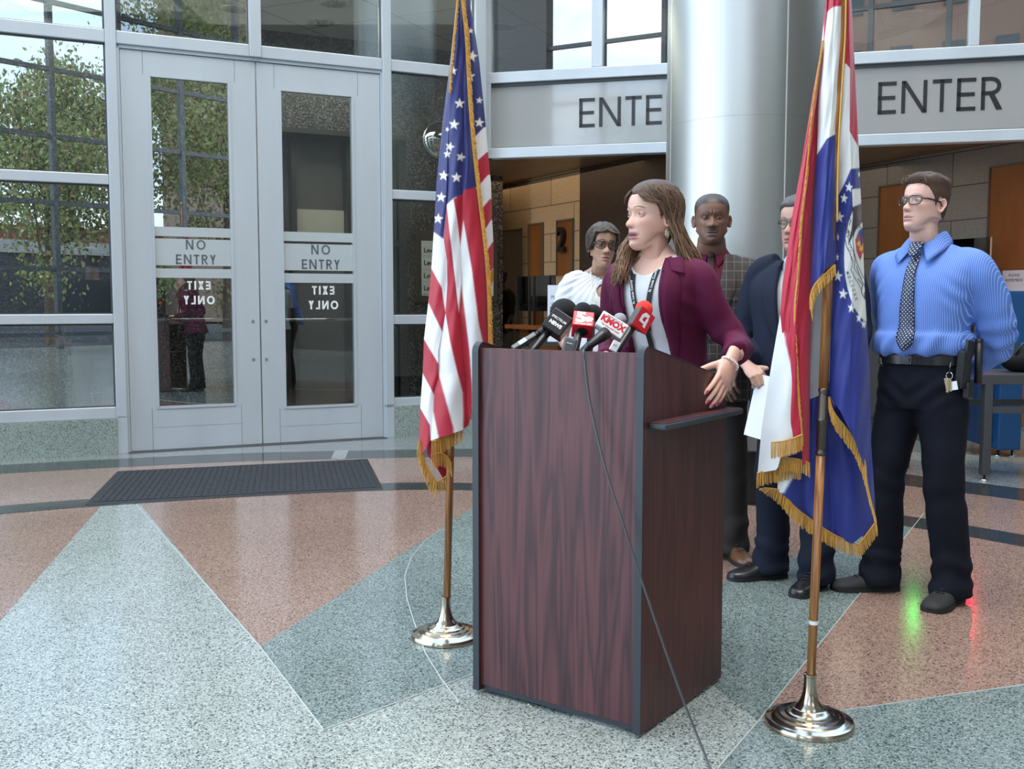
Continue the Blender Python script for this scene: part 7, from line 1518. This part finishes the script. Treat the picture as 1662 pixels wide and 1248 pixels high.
def ptext(t, x, y, h, ang, sx=1.0, col=BKc):
    m = text_mb(t, h * 1.35, .0, None, .25, sx=sx); ca, sa = math.cos(R(ang)), math.sin(R(ang))
    for f in m.f: rp.append(([(x + m.v[i].x * ca - (-m.v[i].y) * sa, y + m.v[i].x * sa + (-m.v[i].y) * ca) for i in f], col))
ptext('WE', 1391, 369, 7.5, -32, .85); ptext('SALUS', 1374, 371, 5.5, 82, .8)
for i, ch in enumerate('MDCCCXX'): t = i / 6; ptext(ch, 1375.5 + 14 * t ** .9, 443 + 42 * t, 5.2, 62 + 6 * t, .85)
for i, ch in enumerate('POPULI'): ptext(ch, 1378 + i * .9, 392 + i * 5, 3.6, 80, .8)
for x, y, s, q in ((1378, 304, 9, .8), (1370, 322, 9, .75), (1362.5, 352, 10, .8), (1360, 385, 7, .35), (1359, 417, 7, .4), (1360, 448, 10, .8), (1368.5, 477, 9.5, .85), (1382, 500, 9, .75), (1394, 516, 8.5, .6), (1402, 526, 8, .65), (1395, 283, 6, .6)): rp.append((star(x, y, s, .1, q), (.76, .75, .72)))
sheet(fm, DM_ + .0, [R0, R1, R2_], [.0, -.035, .01], [(0, -40), (1, -40)], [(0, 640), (.25, 668), (.5, 712), (.75, 758), (1, 842)], rp, NV2, .16, 46, 760)
sheet(fm, DM_ + .075, [[(y, x + 3) for y, x in La], [(y, x - 3) for y, x in R2_]], [.0, .0], [(0, -40), (1, -40)], [(0, 735), (1, 720)], [([(1200, 480), (1262, 480), (1262, 800), (1200, 800)], WH2), ([(1355, 236), (1450, 236), (1450, 900), (1320, 900), (1320, 560)], NV2), ([(1320, 440), (1362, 440), (1350, 660), (1312, 660)], WH2)], RD2, -.30, 22, 160)
fm.build('flag_cloth', CLOTHF, ms, smooth=True, world=True, color=True, fix=False)
FD = DM_
fringe([(1336, 66), (1328, 120), (1319, 184), (1315, 228), (1309, 295), (1302, 354), (1296, 442), (1290, 500), (1292, 560), (1294, 620), (1298, 670), (1301, 712)], [(-2, 8), (-3, 11), (-3, 11), (-3, 11), (-3, 12), (-3, 12), (-2, 12), (1, 12), (2, 12), (3, 12), (3, 12), (3, 12)], FD, FRG, ms, -.02, .9, 'edge_fringe', 11)
fringe([(1252, 718), (1270, 716), (1288, 711), (1302, 705)], (0, 26), FD, FRG, ms, -.040, seed=12); fringe([(1266, 744), (1288, 744), (1304, 748), (1314, 752)], (0, 22), FD, FRG, ms, .0, seed=13)
fringe([(1229, 768), (1246, 762), (1265, 758), (1284, 753), (1300, 755)], (0, 24), FD, FRG, ms, .03, seed=14)
fringe([(1240, 792), (1268, 797), (1292, 824), (1332, 854), (1362, 872), (1393, 884)], [(-10, 2), (-4, 22), (-4, 22), (-2, 22), (0, 22), (3, 21)], FD, FRG, ms, .05, seed=15); fringe([(1393, 884), (1406, 868), (1420, 849)], (4, 20), FD, FRG, ms, .05, seed=16)
fringe([(1316, 502), (1316, 482), (1322, 464), (1336, 448), (1356, 430)], [(3, 18), (3, 19), (3, 19), (2, 18), (1, 16)], FD, FRG, ms, -.04, seed=17)
fringe([(1345, 644), (1352, 668), (1372, 694), (1390, 718), (1403, 750), (1406, 780), (1412, 810), (1420, 840), (1421, 850)], [(0, 20), (0, 22), (-1, 24), (-2, 24), (-3, 22), (1, 18), (2, 16), (3, 16), (3, 16)], FD, FRG, ms, -.015, 1.3, seed=18)
k = MB(); k.tube([Vector(q) for q in cr([tuple(P(x, y, Y=FD - .05)) for x, y in ((1373.5, -30), (1372, 50), (1370, 92), (1366, 150), (1362, 221), (1359.5, 295), (1359, 360))], 6)], .0028, 8); k.build('gold_cord', mat('gold_cord', (.62, .34, .05), .4), ms, smooth=True, world=True)
